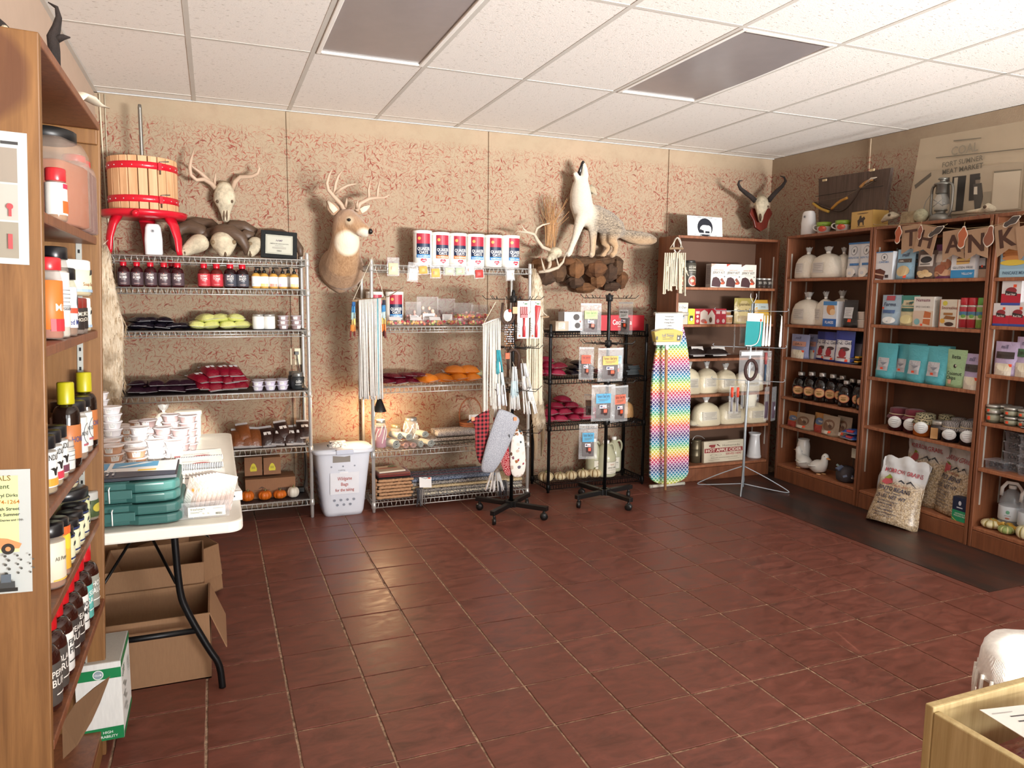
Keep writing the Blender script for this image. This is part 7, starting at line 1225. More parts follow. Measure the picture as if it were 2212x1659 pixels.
def jam(fill, cloth, tagc='dfe3e4', R=.045):
    p = Proto('jam_jar', 'jar', (2*R, 2*R, .11)); b = MB(); b.lathe([(R*.85, 0), (R, .008), (R, .06), (R*.85, .075), (R*.75, .08)], m(fill, .08), 18); p.part('body', b)
    if cloth: b = MB(); b.lathe([(R*1.15, .06), (R*1.1, .068), (R*.86, .079), (R*.88, .084), (R*.86, .105), (R*.6, .109), (0, .11)], cloth, 24, ribs=9, ra=.1); p.part('cloth_cover', b); b = MB(); b.lathe([(R*.9, .078), (R*.93, .08), (R*.9, .082)], m('b9a888', .8), 16); p.part('twine', b)
    else: b = MB(); b.lathe([(R*.8, .078), (R*.82, .08), (R*.82, .096), (R*.76, .1), (0, .1)], m('b4b4b0', .3, met=.6), 18); p.part('lid', b)
    b = MB()
    if cloth: b.lathe([(0, 0), (R*.62, 0), (R*.62, .0015), (0, .0015)], m(tagc, .6), 16, T=Matrix.Translation((0, -R*1.18, .045)) @ Matrix.Rotation(pi/2-.12, 4, 'X')); b.draw(lines(-R*.35, .055, R*.7, 3, .009, '8a8e92'), flat(R*1.18+.003))
    else: b.box((-.01, -R*1.1, .035), (.035, .002, .06), m('b48a5a', .8, 'd'))
    p.part('paper_tag', b); return p
g = G('spotted_cloth'); vo = g.n('ShaderNodeTexVoronoi', {'Vector': g.obj(), 'Scale': 120}).outputs['Distance']; LEO = g.P(col=g.mix(g.mr(vo, .35, .5), lin('2e2a22'), lin('9a9274')), r=.95).m
g = G('zebra_cloth'); wv = g.n('ShaderNodeTexWave', {'Vector': g.obj(), 'Scale': 55, 'Distortion': 5}).outputs[0]; ZEB = g.P(col=g.mix(g.mr(wv, .45, .55), lin('2a282c'), lin('b4b0ae')), r=.95).m
JAMS = ((1906, 1942, 880, 922, jam('3a0c12', m('5a1a28', .9, 'c')), 'maroon cloth, nearest the corner', .02), (1938, 1976, 884, 930, jam('3a0c12', m('6a1e2e', .9, 'c')), 'maroon cloth, second', .03), (1960, 1999, 892, 938, jam('a8581c', LEO), 'amber with spotted cloth', .01), (2012, 2045, 895, 938, jam('6a3a1c', LEO), 'spotted cloth, rear row', .12), (1998, 2030, 905, 946, jam('2a1c1a', None), 'bare silver lid and brown tag', .02), (2020, 2060, 910, 953, jam('1c1014', ZEB), 'striped cloth, with a scalloped tag', .015), (2058, 2100, 910, 957, jam('1c1014', ZEB), 'striped cloth, at the shelf end', .02), (2040, 2072, 902, 945, jam('1c1014', ZEB), 'striped cloth, rear row', .12), (2075, 2103, 905, 950, jam('1c1014', m('4a4050', .9, 'c')), 'grey violet cloth, rear row at the end', .13))
for x0, x1, y0, y1, pr, lb, d in JAMS: on(pr, F5, x0, y0, x1, y1, d, z, 'jam jar, '+lb, 'jam jars', hh=.125, turn=.45)
def beans(seed):
    p = sackbag('bean_sack', 'sack', .34, .52, 'b8a78c', seed, None); p.parts = []; W_, h_ = .34, .52; N = 14; K = 14; r = random.Random(seed)
    def hw(f): return W_/2*(1.04-.12*f+.05*sin(f*6+seed)) if f > .06 else W_/2*(1.08)
    def th(f): return .085*(max(0, 1-(f/.62)**2.2))**.6+.006+.018*(f > .6)*abs(sin(f*14+seed))
    def yy(u, f): return th(f)*max(0, 1-u*u)**.55 + .008*sin(u*9+f*13+seed)*(f > .45)
    vs = []; fs = []
    for sg in (-1, 1):
        for k in range(K+1):
            for i in range(N+1): u = 2*i/N-1; f = k/K; vs.append((u*hw(f), sg*yy(u, f), f*h_*(1-.05*abs(u)**2*(f > .9)) + (.10*(abs(u)**4)*(-.12) if f < .05 else 0)+(.012 if f > .95 else 0)*sin(u*8+seed)))
    q = (N+1)*(K+1)
    for j in range(K):
        for i in range(N): a = j*(N+1)+i; fs += [(a, a+1, a+N+2, a+N+1), (q+a+N+1, q+a+N+2, q+a+1, q+a)]
    for i in range(N): fs.append((q+i, q+i+1, i+1, i))
    g = G('bean_film'); vo = g.n('ShaderNodeTexVoronoi', {'Vector': g.obj(), 'Scale': 95}); hz = g.n('ShaderNodeSeparateXYZ', {0: g.obj()}).outputs[2]; bn = g.mix(g.mr(vo.outputs['Distance'], .1, .7), lin('cdb791'), lin('7a6244')); bn = g.mix(g.mr(g.n('ShaderNodeSeparateColor', {0: vo.outputs['Color']}).outputs[0], 0, 1, 0, .4), bn, lin('e0d6c4'))
    bmat = g.P(col=g.mix(g.mr(hz, .30, .36), bn, lin('c3c6c8')), r=.25, nor=g.bump(vo.outputs['Distance'], -.5, .008)).m
    k0 = p.part('filled_bag', MB().add(vs, fs, bmat, True))
    it = [('t', 'MORROW GRAINS', 0, .385, .034, 'a8424c', .27), ('p', [(-.13, .3), (-.1, .355), (-.06, .34), (-.05, .31), (-.09, .285)], 'a8434a'), ('p', [(-.12, .33), (-.09, .37), (-.06, .35), (-.08, .33)], '8a9a3a'), ('p', [(-.05, .3), (.0, .345), (.03, .325), (.07, .35), (.12, .3), (.07, .338), (.03, .312), (.0, .332)], '33363c'), ('t', 'SINCE 1927', .01, .285, .014, 'a05a4a', .12), ('t', 'PINTO BEANS', -.02, .245, .032, '2a2a44', .23), ('t', 'Triple Cleaned', -.02, .222, .015, '4a4a5a', .12), ('t', '25 LBS. NET WT.', -.02, .185, .028, '2a2a44', .22)]
    for k, (t_, w_) in enumerate((('GROWN & PACKED BY', .15), ('MORROW FARMS LLC', .14), ('P.O. BOX 500', .10), ('BEEN, NM 88100', .12), ('www.morrowbeans.com', .18), ('PRODUCE OF U.S.A.', .13))): it.append(('t', t_, -.03, .155-.022*k, .014, '33334a', w_))
    p.part('printed_front', MB().draw(it, lambda x, y, h: (x, -yy(max(-1, min(1, x/hw(y/h_))), y/h_)-h-.004, y)), k0); p.size = (W_, .17, h_); return p
for k, (x0, x1, y0, y1, d, lb, tilt, tn, s_) in enumerate(((1926, 2022, 955, 1085, .06, 'bag of pinto beans standing inside the bookcase behind the others', .0, -.1, .98), (1988, 2082, 978, 1118, .02, 'bag of pinto beans next to the navy and green box', -.05, -.25, .92), )):
    u0, _ = F5.uz(x0, y1, d); u1, _ = F5.uz(x1, y1, d); e = put(beans(3+k), lb, F5.loc((u0+u1)/2, d+.11, BB+.004), 0, None, 'bags of pinto beans', rot=(tilt, 0, F5.rz+tn)); e.scale = ((u1-u0)/.34*1.0, 1, s_)
A = PZ(1868, 1128, 0); B = PZ(1978, 1156, 0); c_ = (A+B)/2; ang = atan2(B.y-A.y, B.x-A.x); e = put(beans(8), 'bag of pinto beans leaning on the floor in front of the bookcase', (c_.x+.07, c_.y+.05, .006), 0, None, 'bags of pinto beans', rot=(-.30, .05, ang)); e.scale = ((B-A).length/.36, 1, .92)
put(sackbag('rice_bag', 'bag', .17, .25, 'b9bcc0', 6, [('r', -.05, .03, .09, .09, 'c9ced6')] + lines(-.04, .10, .07, 5, .013, '7a8090')), 'pale grey clear bag with a label behind the leaning bean bag', F5.loc(F5.uz(1912, 1062, .08)[0]-.01, .13, BB+.001), F5.rz)
on(carton('salt_carton', 'box', .10, .06, .19, '14203c', [('r', 0, 0, .10, .085, '1f8a5e'), ('e', .05, .145, .010, .018, 'c9ccd4'), ('r', .03, .105, .04, .008, 'c9ccd4'), txt('CANNING &', .055, .055, .012, 'd6e8d8', .07), txt('PICKLING SALT', .055, .038, .012, 'd6e8d8', .08), ('p', [(0, .02), (.03, .0), (.036, .0), (0, .026)], 'd9c84a')]), F5, 2054, 1074, 2086, 1135, .005, BB+.001, 'navy and green salt carton at the bookcase floor edge', hh=.185)
z = B7Z[0]+.001
on(carton('mix_carton', 'box', .17, .05, .19, '8fb4cc', [('r', 0, 0, .17, .045, '9cc4da'), ('e', .07, .13, .06, .045, '7a3f22'), ('e', .07, .145, .055, .016, 'c98a50'), ('e', .07, .125, .058, .014, 'b5723c'), ('e', .07, .105, .06, .014, 'c98a50'), ('e', .075, .08, .075, .016, 'd9c04a'), ('e', .14, .16, .03, .03, 'd0dbe4'), txt('PANCAKE MIX', .085, .015, .018, '44607a', .13)]), F5, 2159, 524, 2222, 590, .02, z, 'pale blue carton with a stack of pancakes', hh=.195)
z = B7Z[1]+.001
YST = carton('yeast_brick', 'packet', .10, .06, .12, 'd6d6d8', [('r', 0, 0, .10, .055, 'b01c34'), ('r', 0, 0, .10, .012, '2f4a9a'), ('e', .05, .07, .028, .016, '8a2a34'), ('p', [(.02, .07), (.08, .06), (.08, .045), (.02, .05)], '2a2426'), txt('Red Star', .05, .048, .010, 'e6e0de', .06), ('r', .06, .085, .016, .014, STK)])
for k, (x0, x1, y0, y1, dz, lb) in enumerate(((2144, 2178, 655, 695, 0, 'bottom, first'), (2178, 2216, 654, 697, 0, 'bottom, second'), (2162, 2204, 605, 652, .125, 'on top of the others'))): on(YST, F5, x0, y0, x1, y1, .02, z+dz, 'red and white yeast brick, '+lb, 'yeast bricks', hh=.12)
z = B7Z[2]+.001
on(LAV('b3a6c8', '3a3434', 'BAKING SODA'), F5, 2138, 738, 2190, 803, .02, z, 'lilac pouch with a black band and a peach circle, front one', hh=.2); on(LAV('b3a6c8', '3f6a4a', 'CORN STARCH'), F5, 2182, 728, 2232, 809, .03, z, 'lilac pouch with a green band, cut by the picture edge', hh=.225); on(LAV('8a7a8c', '3a3434', 'SODA'), F5, 2172, 745, 2206, 803, .12, z, 'dim lilac pouch standing behind the other two', hh=.19)
z = B7Z[3]+.001
HJ = jar('herb_jar', 'jar', .03, .05, m('6a6a58', .1, 'g', al=.6), m('3f3f2a', .7), m('b4b4ae', .3, met=.6), .012, (.2, .6, m('8a8a76', .4), [('r', -.008, .012, .014, .014, STK)]), lr=.031)
n = 0
for r_ in range(2):
    for x, d in ((2136, .02), (2152, .06), (2176, .02), (2160, .11), (2184, .10), (2206, .03)):
        n += 1; on(HJ, F5, x-13, 885-21*r_, x+13, 906-21*r_, d, z+.056*r_, f'squat herb jar with a steel lid, {("lower", "upper")[r_]} layer, {ORD[(n-1) % 6]} one', 'squat herb jars', hh=.054)
for k in range(2): put(flatbag('black_pack', 'packet', .12, .09, .03, '24242c'), f'flat dark packet with an orange dot by the herb jars, {("lower", "upper")[k]} one', F5.loc(F5.uz(2212, 905, .02)[0]+.05, .06, z+.03*k), F5.rz+.1, None, 'flat dark packets')
z = B7Z[4]+.001
CLM = Proto('berry_clamshell', 'clamshell', (.13, .11, .06)); b = MB(); b.box((0, 0, .026), (.115, .095, .05), m('c9ccd4', .08, 'g', al=.12), tp=1.1); k0 = CLM.part('tray', b); b = MB(); b.box((0, 0, .056), (.135, .115, .006), m('d9dce2', .08, 'g', al=.2)); CLM.part('lid', b); b = MB(); r = random.Random(2)
for k in range(46): b.ball((r.uniform(-.048, .048), r.uniform(-.04, .04), .011+.034*r.random()), .0095, m('1c1418', .35), 6)
CLM.part('berry', b, k0)
n = 0
for x, d, cnt in ((2143, .015, 1), (2182, .07, 4), (2216, .03, 4), (2236, .10, 3)):
    for k in range(cnt): n += 1; put(CLM, f'clear clamshell of dark berries, {("alone in front", "tall inner stack", "tall outer stack", "stack cut by the picture edge")[(2143, 2182, 2216, 2236).index(x)]}, {LEV(k, cnt) if cnt > 1 else "single"}', F5.loc(F5.uz(x, 1010, d)[0], d+.07, z+.062*k), F5.rz+rnd.uniform(-.05, .05), None, 'clamshells of dark berries')
z = BB+.001
WJ = Proto('water_jug', 'jug', (.15, .15, .30)); WT = m('c4ccd2', .08, 'g', al=.3); b = MB(); prof = [(.07, 0), (.075, .01)]
for k in range(5): prof += [(.075, .02+.008*k), (.073, .024+.008*k)]
prof += [(.075, .065), (.075, .17)]
for k in range(4): prof += [(.075-.003*k, .18+.012*k), (.070-.003*k, .186+.012*k)]
prof += [(.058, .235), (.03, .26), (.022, .268), (.022, .28)]; b.lathe(prof, WT, 20); WJ.part('body', b)
b = MB(); b.lathe([(.024, .272), (.025, .274), (.025, .292), (.022, .294), (0, .294)], m('d6d6d2', .4), 14); WJ.part('cap', b); b = MB(); b.loft([((-.066, 0, .215), .012, .003), ((-.06, -.01, .27), .012, .003), ((-.03, -.02, .31), .012, .003), ((.03, -.02, .31), .012, .003), ((.06, -.01, .27), .012, .003), ((.066, 0, .215), .012, .003)], m('dcdcd8', .4), 8, up=(0, 1, 0)); WJ.part('handle', b)
b = MB(); b.lathe([(.0755, .07), (.0762, .0705), (.0762, .1595), (.0755, .16)], m('ccd6de', .5), 20); b.draw([('e', 0, .125, .012, .012, '6aa88a'), ('r', -.02, .1, .04, .004, '8a929a'), ('e', .0, .085, .014, .006, 'a86a5a')], wrap(.0765), nx=4); WJ.part('label', b)
on(WJ, F5, 2142, 1046, 2187, 1135, .10, z, 'clear water jug with a white strap, first in its row', 'water jugs', hh=.30, turn=.4); on(WJ, F5, 2184, 1062, 2230, 1150, .09, z, 'clear water jug with a white strap, cut by the picture edge', 'water jugs', hh=.30, turn=.4)
GS = pumpkin('gourd', .05, .085, 'd6cfa8', '9a8a4a'); GG = pumpkin('gourd', .042, .07, '8a9a5a', 'c9c890')
on(GS, F5, 2105, 1123, 2146, 1155, .02, z, 'large cream gourd with tan stripes at the side panel', 'gourds', hh=.085, cat='gourd'); on(GG, F5, 2144, 1136, 2177, 1163, .015, z, 'green and cream striped gourd in the middle', 'gourds', hh=.075, cat='gourd'); on(GS, F5, 2181, 1150, 2218, 1180, .015, z, 'cream gourd with dark stripes cut by the picture edge', 'gourds', hh=.085, cat='gourd')
for k, (x, y) in enumerate(((2150, 1130), (2182, 1142))):
    e = empty('gourd', F5.loc(F5.uz(x, y, .08)[0], .085+.01*k, z+.03), F5.rz-.3, ('yellow crook necked gourd behind the striped ones', 'orange yellow long gourd near the water jugs')[k], 'gourd', 'gourds'); b = MB(); b.loft([((-.055, 0, 0), .01), ((-.045, 0, 0), .027), ((-.02, 0, .002), .031), ((.01, 0, .004), .02), ((.04, 0, .012), .013), ((.065, 0, .028), .011), ((.078, -.002, .03), .008)], m(('c9a24a', 'b98f2a')[k], .4), 14); b.build('flesh', e); b = MB(); b.tube([(.076, 0, .03), (.09, 0, .034)], .005, m('7a6a3a', .8), 6); b.build('stem', e)
z = 2.086
on(fp, F5, 1725, 456, 1748, 502, .10, z, 'white air freshener dispenser standing above the corner bookcase pair', hh=.17)
MG = Proto('apple_mug', 'mug', (.07, .07, .075)); b = MB(); b.lathe([(.026, 0), (.029, .003), (.035, .045), (.0355, .046)], m('d9d9d4', .3), 18); b.lathe([(.0355, .046), (.037, .075), (.034, .074), (.03, .02), (0, .02)], m('7d9a34', .3), 18); k0 = MG.part('cup_body', b); b = MB(); b.draw([('e', .004, .03, .021, .019, 'b03a22'), ('e', .012, .036, .007, .006, 'd9704a'), ('p', [(.0, .048), (.006, .06), (.009, .048)], '5a7a2a')], wrap(.036), nx=3); MG.part('apple_print', b, k0); b = MB(); b.tube([(-.033, 0, .06), (-.052, 0, .056), (-.055, 0, .035), (-.03, 0, .018)], .004, m('d9d9d4', .3), 6, smooth=1); MG.part('handle', b)
for k, (x0, x1, y) in enumerate(((1757, 1778, 500), (1797, 1819, 496))): on(MG, F5, x0, 480-4*k, x1, y, .05, z, ('green rimmed apple mug next to the air freshener', 'green rimmed apple mug next to the yellow box')[k], 'apple mugs', hh=.085, turn=.5)
on(carton('keepsake_box', 'box', .15, .12, .13, 'b5914e', [('r', .004, .004, .142, .122, 'bd9a58'), ('p', [(.05, .03), (.06, .025), (.065, .05), (.08, .05), (.085, .028), (.092, .028), (.09, .06), (.1, .075), (.09, .09), (.075, .08), (.07, .1), (.06, .095), (.055, .075), (.045, .065)], '33241a'), ('e', .08, .112, .04, .004, '6a5030'), ('r', .045, .02, .055, .004, '5a4226')]), F5, 1838, 456, 1884, 491, .08, z, 'yellow wooden box with a dark rider emblem', hh=.13, name='keepsake_box')
def slab(name, label, cat, pl, xs0, thick, d, mt):
    """pl: four photo pixels (bottom inner, bottom outer, top outer, top inner) on the upright plane d behind the shelf front"""
    q = [F5.uz(x, y, d) for x, y in pl]; c_ = F5.loc(sum(a[0] for a in q)/4, d, min(a[1] for a in q)); e = empty(name, c_, F5.rz, label, cat); cu = (c_-F5.O).dot(F5.u); P_ = [(a[0]-cu, a[1]-c_.z) for a in q]
    b = MB(); b.prism(P_, -thick, 0, mt, Matrix.Rotation(pi/2, 4, 'X') @ Matrix.Scale(1, 4)); b.build('board', e, bev=.003); return e, P_, cu, c_.z
WG = wood('grey_plank', '55443a', '41342d', '6a574b', False, .8)
ee, P_, cu, cz = slab('bow_board', 'weathered plank board with a decorated bow fixed to it, leaning on the wall', 'wall plaque', [(1768, 500), (1905, 480), (1925, 362), (1768, 386)], 0, .03, .20, WG)
b = MB(); y_ = -.032; b.box(((P_[0][0]+P_[1][0])/2, .0-.001, (P_[0][1]+P_[3][1])*.52), (.01, .001, .01), WG)
def onb(x, y, o=.035): u, zz = F5.uz(x, y, .20); return Vector((u-cu, -o, zz-cz))
b.box((0, 0, 0), (.001, .001, .001), WG); b.v = []; b.f = []; b.mi = []; b.sm = []
b.tube([onb(1766, 438), onb(1790, 448), onb(1818, 458), onb(1835, 452), onb(1852, 432), onb(1865, 408), onb(1880, 396), onb(1900, 390)], .008, m('3a2a20', .5, 'w'), 8, smooth=2); b.build('bow_limb', ee)
for pts, c_, nm in (([(1766, 440), (1782, 452), (1800, 458)], 'b08a34', 'yellow_grip'), ([(1806, 452), (1822, 436), (1840, 428)], 'a8762e', 'yellow_wrap'), ([(1868, 405), (1880, 394), (1895, 388)], 'a87a44', 'feather_wrap')): b = MB(); b.tube([onb(*q, .045) for q in pts], .011, m(c_, .6), 8, smooth=1); b.build(nm, ee)
b = MB(); b.loft([(onb(1880, 398, .045), .012, .006), (onb(1896, 386, .05), .02, .006), (onb(1905, 384, .05), .004, .003)], m('c9b9a4', .8), 8); b.build('feather', ee)
b = MB(); b.tube([onb(1766, 438, .04), onb(1835, 425, .042), onb(1900, 390, .04)], .002, m('6a5a4a', .8), 5); b.build('bow_string', ee)
for x, y in ((1789, 390), (1892, 368)): b = MB(); c_ = onb(x, y, .036); b.box(c_, (.045, .012, .018), m('c9b48c', .6)); b.build('peg', ee, bev=.004)
b = MB(); c0, c1 = onb(1768, 425, .0315), onb(1915, 402, .0315); b.tube([c0, c1], .0022, m('2a201a', .9), 4); b.build('plank_joint', ee)
ee, P_, cu, cz = slab('photo_board', 'large sepia photograph board of an old meat market storefront on the bookcase tops', 'picture', [(1958, 474), (2236, 455), (2262, 252), (1988, 300)], 0, .012, .235, m('b5a68e', .6))
b = MB(); onb2 = lambda x, y: F5.uz(x, y, .235-.0125)
def q4(pts, c_): return ('p', [(onb2(x, y)[0]-cu, onb2(x, y)[1]-cz) for x, y in pts], c_)
SEP = [q4([(1962, 470), (2205, 452), (2212, 350), (1978, 372)], 'a89a84'), q4([(2060, 303), (2120, 297), (2120, 299), (2060, 306)], '77705f'), q4([(2022, 340), (2212, 320), (2212, 322), (2022, 342)], '6a6354'), q4([(2030, 386), (2052, 383), (2052, 440), (2036, 445)], '34302c'), q4([(2058, 382), (2088, 379), (2080, 455), (2054, 458)], '2c2926'), q4([(2062, 384), (2070, 383), (2064, 455), (2057, 456)], 'b5aa96'), q4([(2096, 377), (2118, 374), (2112, 432), (2093, 434)], '383430'), q4([(1976, 400), (2012, 372), (2012, 380), (1978, 408)], '5c554a'), q4([(2148, 372), (2206, 368), (2200, 450), (2142, 455)], 'c0b49e'), q4([(2148, 370), (2208, 365), (2208, 368), (2148, 374)], '77705f'), q4([(2103, 398), (2121, 395), (2124, 425), (2118, 452), (2106, 452), (2104, 425)], '4a4640'), q4([(2105, 404), (2112, 403), (2112, 420), (2104, 420)], 'cfc6b4'), q4([(2108, 388), (2117, 387), (2117, 396), (2108, 397)], '7a6e60'), q4([(2107, 384), (2119, 382), (2118, 388), (2107, 389)], '2e2b28'), q4([(2125, 415), (2142, 413), (2140, 440), (2124, 442)], '8f8572')]
def pt(t_, x, y, h_, c_, w_): u, zz = onb2(x, y); return ('t', t_, u-cu, zz-cz, h_, c_, w_)
SEP += [pt('COAL', 2084, 331, .058, '8f8674', .2), pt('FORT SUMNER', 2079, 354, .033, '6a6354', .34), pt('MEAT MARKET', 2079, 370, .033, '5a5448', .36)]
b.draw(SEP, lambda x, y, h: (x, -.0125-h, y)); b.build('sepia_print', ee)
def flag(x, y, w_, h_, ch, rot_, k):
    d = -.02-.006*(k % 2); u, zz = F5.uz(x, y, d); e = empty('banner_flag', F5.loc(u, d, zz), 0, f'kraft paper pennant bearing the letter {ch}' if ch else 'kraft paper pennant cut by the picture edge', 'banner', 'letter pennants on the bookcase front', rot=(0, 0, F5.rz)); e.rotation_euler = (0, rot_, F5.rz)
    b = MB(); b.prism([(-w_/2, 0), (-w_/2, -h_), (0, -h_*.82), (w_/2, -h_), (w_/2, 0)], -.001, .001, m('a5876c', .8, 'd'), Matrix.Rotation(pi/2, 4, 'X')); b.build('pennant', e)
    if ch: b = MB(); b.draw([('t', ch, dx, -h_*.74, h_*.6, '43261c') for dx in (-.003, 0, .003)], flat(.0012)); b.build('lettering', e)
for k, (x, y, ch, r_) in enumerate(((1969, 486, 'T', -.05), (2008, 488, 'H', .22), (2060, 497, 'A', -.06), (2110, 494, 'N', -.06), (2174, 482, 'K', -.18), (2222, 484, '', -.2))): flag(x, y, .155 if k < 5 else .16, .19, ch, r_, k)
def leaf(x, y, w_, h_, col, rot_, lb, oak=True):
    d = -.035; u, zz = F5.uz(x, y, d); e = empty('paper_leaf', F5.loc(u, d, zz), 0, lb, 'paper leaf', 'paper leaves on the banner'); e.rotation_euler = (0, rot_, F5.rz); n = 36; P = lambda s: [((.8*w_/2*s*(1+(.22 if oak else .3)*cos(a*(5 if oak else 3)))*sin(a))*.85, -h_*.42+.42*h_*s*cos(a)) for a in [2*pi*q/n for q in range(n)]]
    b = MB(); b.prism(P(1.0), -.001, .0, m('d8d0c2', .7), Matrix.Rotation(pi/2, 4, 'X')); b.prism(P(.88), .0, .0012, m(col, .7), Matrix.Rotation(pi/2, 4, 'X')); b.build('leaf_blade', e); b = MB(); b.tube([(0, -.001, 0), (0, .0, .025)], .0015, m('8a7450', .8), 5); b.build('twine_loop', e)
leaf(1943, 487, .075, .15, 'a8583a', .1, 'orange paper oak leaf at the start of the banner'); leaf(2083, 488, .09, .17, 'b0613e', .12, 'orange paper oak leaf between two letters near the end'); leaf(1990, 485, .05, .12, '8a5340', .1, 'brown narrow paper leaf half behind the slanted pennant'); leaf(2040, 488, .06, .16, '443c38', 1.1, 'dark paper oak leaf lying across the slanted pennant'); leaf(2142, 486, .09, .16, '84503c', .15, 'brown maple shaped paper leaf', False); leaf(2205, 466, .06, .14, '443c38', 1.1, 'dark paper oak leaf over the last letter')
b = MB(); L0 = [F5.loc(F5.uz(x, y, -.012)[0], -.012, F5.uz(x, y, -.012)[1]) for x, y in ((1887, 485), (1930, 487), (1969, 484), (2008, 486), (2060, 495), (2110, 492), (2150, 487), (2174, 480), (2225, 481))]; e = empty('banner_twine', L0[0], 0, 'thin twine stretched across the bookcase fronts holding the letter pennants', 'twine'); b.tube(L0, .002, m('a08c68', .9), 5, smooth=1); b.build('twine_strand', e, L0[0])
b = MB(); b.tube([L0[0]+Vector((0, 0, 0)), F5.loc(.975, .0, L0[0].z+.004)], .004, m('8a6a44', .8), 6); b.build('bow_knot', e, L0[0])
e = put(Proto('x', 'y', (1, 1, 1)), 'old grey metal hurricane lantern before the sepia photograph', F5.loc(F5.uz(2026, 470, .10)[0], .12, z), F5.rz, name='hurricane_lantern', cat='lantern'); LM = m('77756e', .4, met=.7); S_ = 1.08
b = MB(); b.lathe([(.06, 0), (.065, .004), (.065, .035), (.05, .05), (.03, .055), (.03, .07), (.04, .072), (.04, .08)], LM, 20); b.build('font', e)
b = MB(); b.lathe([(.034, .08), (.05, .11), (.048, .14), (.032, .175), (.03, .185)], m('c4c6c0', .05, 'g', al=.25), 18); b.build('glass_globe', e)
b = MB(); b.lathe([(.035, .185), (.04, .19), (.038, .24), (.052, .245), (.05, .255), (.02, .262), (.018, .275), (.03, .28), (.025, .29), (0, .292)], LM, 18); b.build('chimney', e)
for s in (-1, 1): b = MB(); b.tube([(s*.045, 0, .25), (s*.075, 0, .24), (s*.082, 0, .2), (s*.08, 0, .08), (s*.07, 0, .045), (s*.055, 0, .03)], .009, LM, 8, smooth=2); b.build('side_tube', e)
b = MB(); b.tube([(-.08, 0, .2), (-.12, -.02, .13), (-.1, -.03, .05)], .0025, LM, 5, smooth=1); b.tube([(.038, -.03, .1), (-.038, -.03, .15)], .0025, LM, 5); b.tube([(-.038, -.03, .1), (.038, -.03, .15)], .0025, LM, 5); b.build('guard_wire', e)
ROCK = m('a89a80', .9, 's'); b = MB()
e = empty('stone_block', F5.loc(F5.uz(1962, 474, .08)[0], .11, z), F5.rz, 'pale layered stone block beside the white skull', 'stone'); b.box((0, 0, .045), (.13, .09, .09), m('a39070', .9, 's'), tp=.9); b.build('stone', e, bev=.01); e = empty('stone_block', F5.loc(F5.uz(1982, 472, .06)[0], .09, z), F5.rz+.3, 'whitish round stone against the layered block', 'stone'); b = MB(); b.ball((0, 0, .05), (.05, .045, .05), m('b9b494', .9, 's'), 10); b.build('stone', e)
# ================================================================ MOUNTS, SKULLS, PELTS
BONE = m('d3c6ab', .6, 's'); HORN = m('574334', .5, 'w', sc=(9, 9, 60)); ANT = m('b39a84', .6); DKH = m('2c221e', .45, 's')
K_ = .00345
def lf(b, pts, mt, Y=None, n=10, k=K_, flat_=1.0, **q):
    """loft through photo pixels (px, py, depth Y, radius in pixels)"""
    return b.loft([(PY(x, y, yy), r*k, r*k*flat_) for x, y, yy, r in pts], mt, n, **q)
def antler(e, base, name, *branches):
    b = MB()
    for br in branches: lf(b, [(x, y, yy, r*1.05) for x, y, yy, r in br], ANT, n=8)
    return b.build(name, e, base)
def remesh(o, v, it=6):
    r = o.modifiers.new('join', 'REMESH'); r.mode = 'VOXEL'; r.voxel_size = v; r.use_smooth_shade = True
    s = o.modifiers.new('smooth', 'SMOOTH'); s.iterations = it; s.factor = .6
B0 = Vector((PY(738, 600, YB).x, YB, PY(738, 630, YB).z)); e = empty('deer_head_mount', B0, 0, 'taxidermy deer head with pale antlers looking toward the oat canisters', 'taxidermy')
g = G('deer_hide'); s_ = g.n('ShaderNodeSeparateXYZ', {0: g.obj()}).outputs; n_ = g.noise(g.vec((40, 40, 14)), 2, 5, .7)
c = g.mix(g.mr(n_, .35, .65), lin('8f6a48'), lin('b08c68')); c = g.mix(g.mr(s_[2], .42, .5, 0, .6), c, lin('a3866f'))
TH = PY(752, 524, 5.22)-B0; dv = g.n('ShaderNodeVectorMath', {0: g.obj(), 1: tuple(TH)}, operation='DISTANCE').outputs['Value']; c = g.mix(g.mr(dv, .10, .075), c, lin('ddd2ba'));
for q_, r_, c_ in ((PY(786, 509, 5.12)-B0, .05, 'd6cab6'), (PY(756, 477, 5.16)-B0, .03, 'b8a488')): dv = g.n('ShaderNodeVectorMath', {0: g.obj(), 1: tuple(q_)}, operation='DISTANCE').outputs['Value']; c = g.mix(g.mr(dv, r_*1.2, r_*.75), c, lin(c_))
HIDE = g.P(col=c, r=.95, sh=.25, nor=g.bump(n_, .6, .008)).m
b = MB()
lf(b, [(738, 580, 5.56, 48), (738, 578, 5.48, 46), (741, 566, 5.40, 38), (745, 540, 5.33, 32), (747, 515, 5.28, 28), (747, 488, 5.26, 26), (748, 470, 5.25, 23), (750, 457, 5.25, 14)], HIDE, n=18, up=(0, -1, 0))
lf(b, [(735, 600, 5.55, 34), (736, 618, 5.54, 24), (740, 630, 5.55, 10)], HIDE, n=14, up=(0, -1, 0))
lf(b, [(738, 466, 5.28, 15), (750, 473, 5.24, 22), (764, 483, 5.20, 20), (778, 493, 5.17, 15.5), (790, 500, 5.15, 12.5), (797, 503, 5.14, 9)], HIDE, n=14)
o = b.build('hide_body', e, B0); remesh(o, .009, 4)
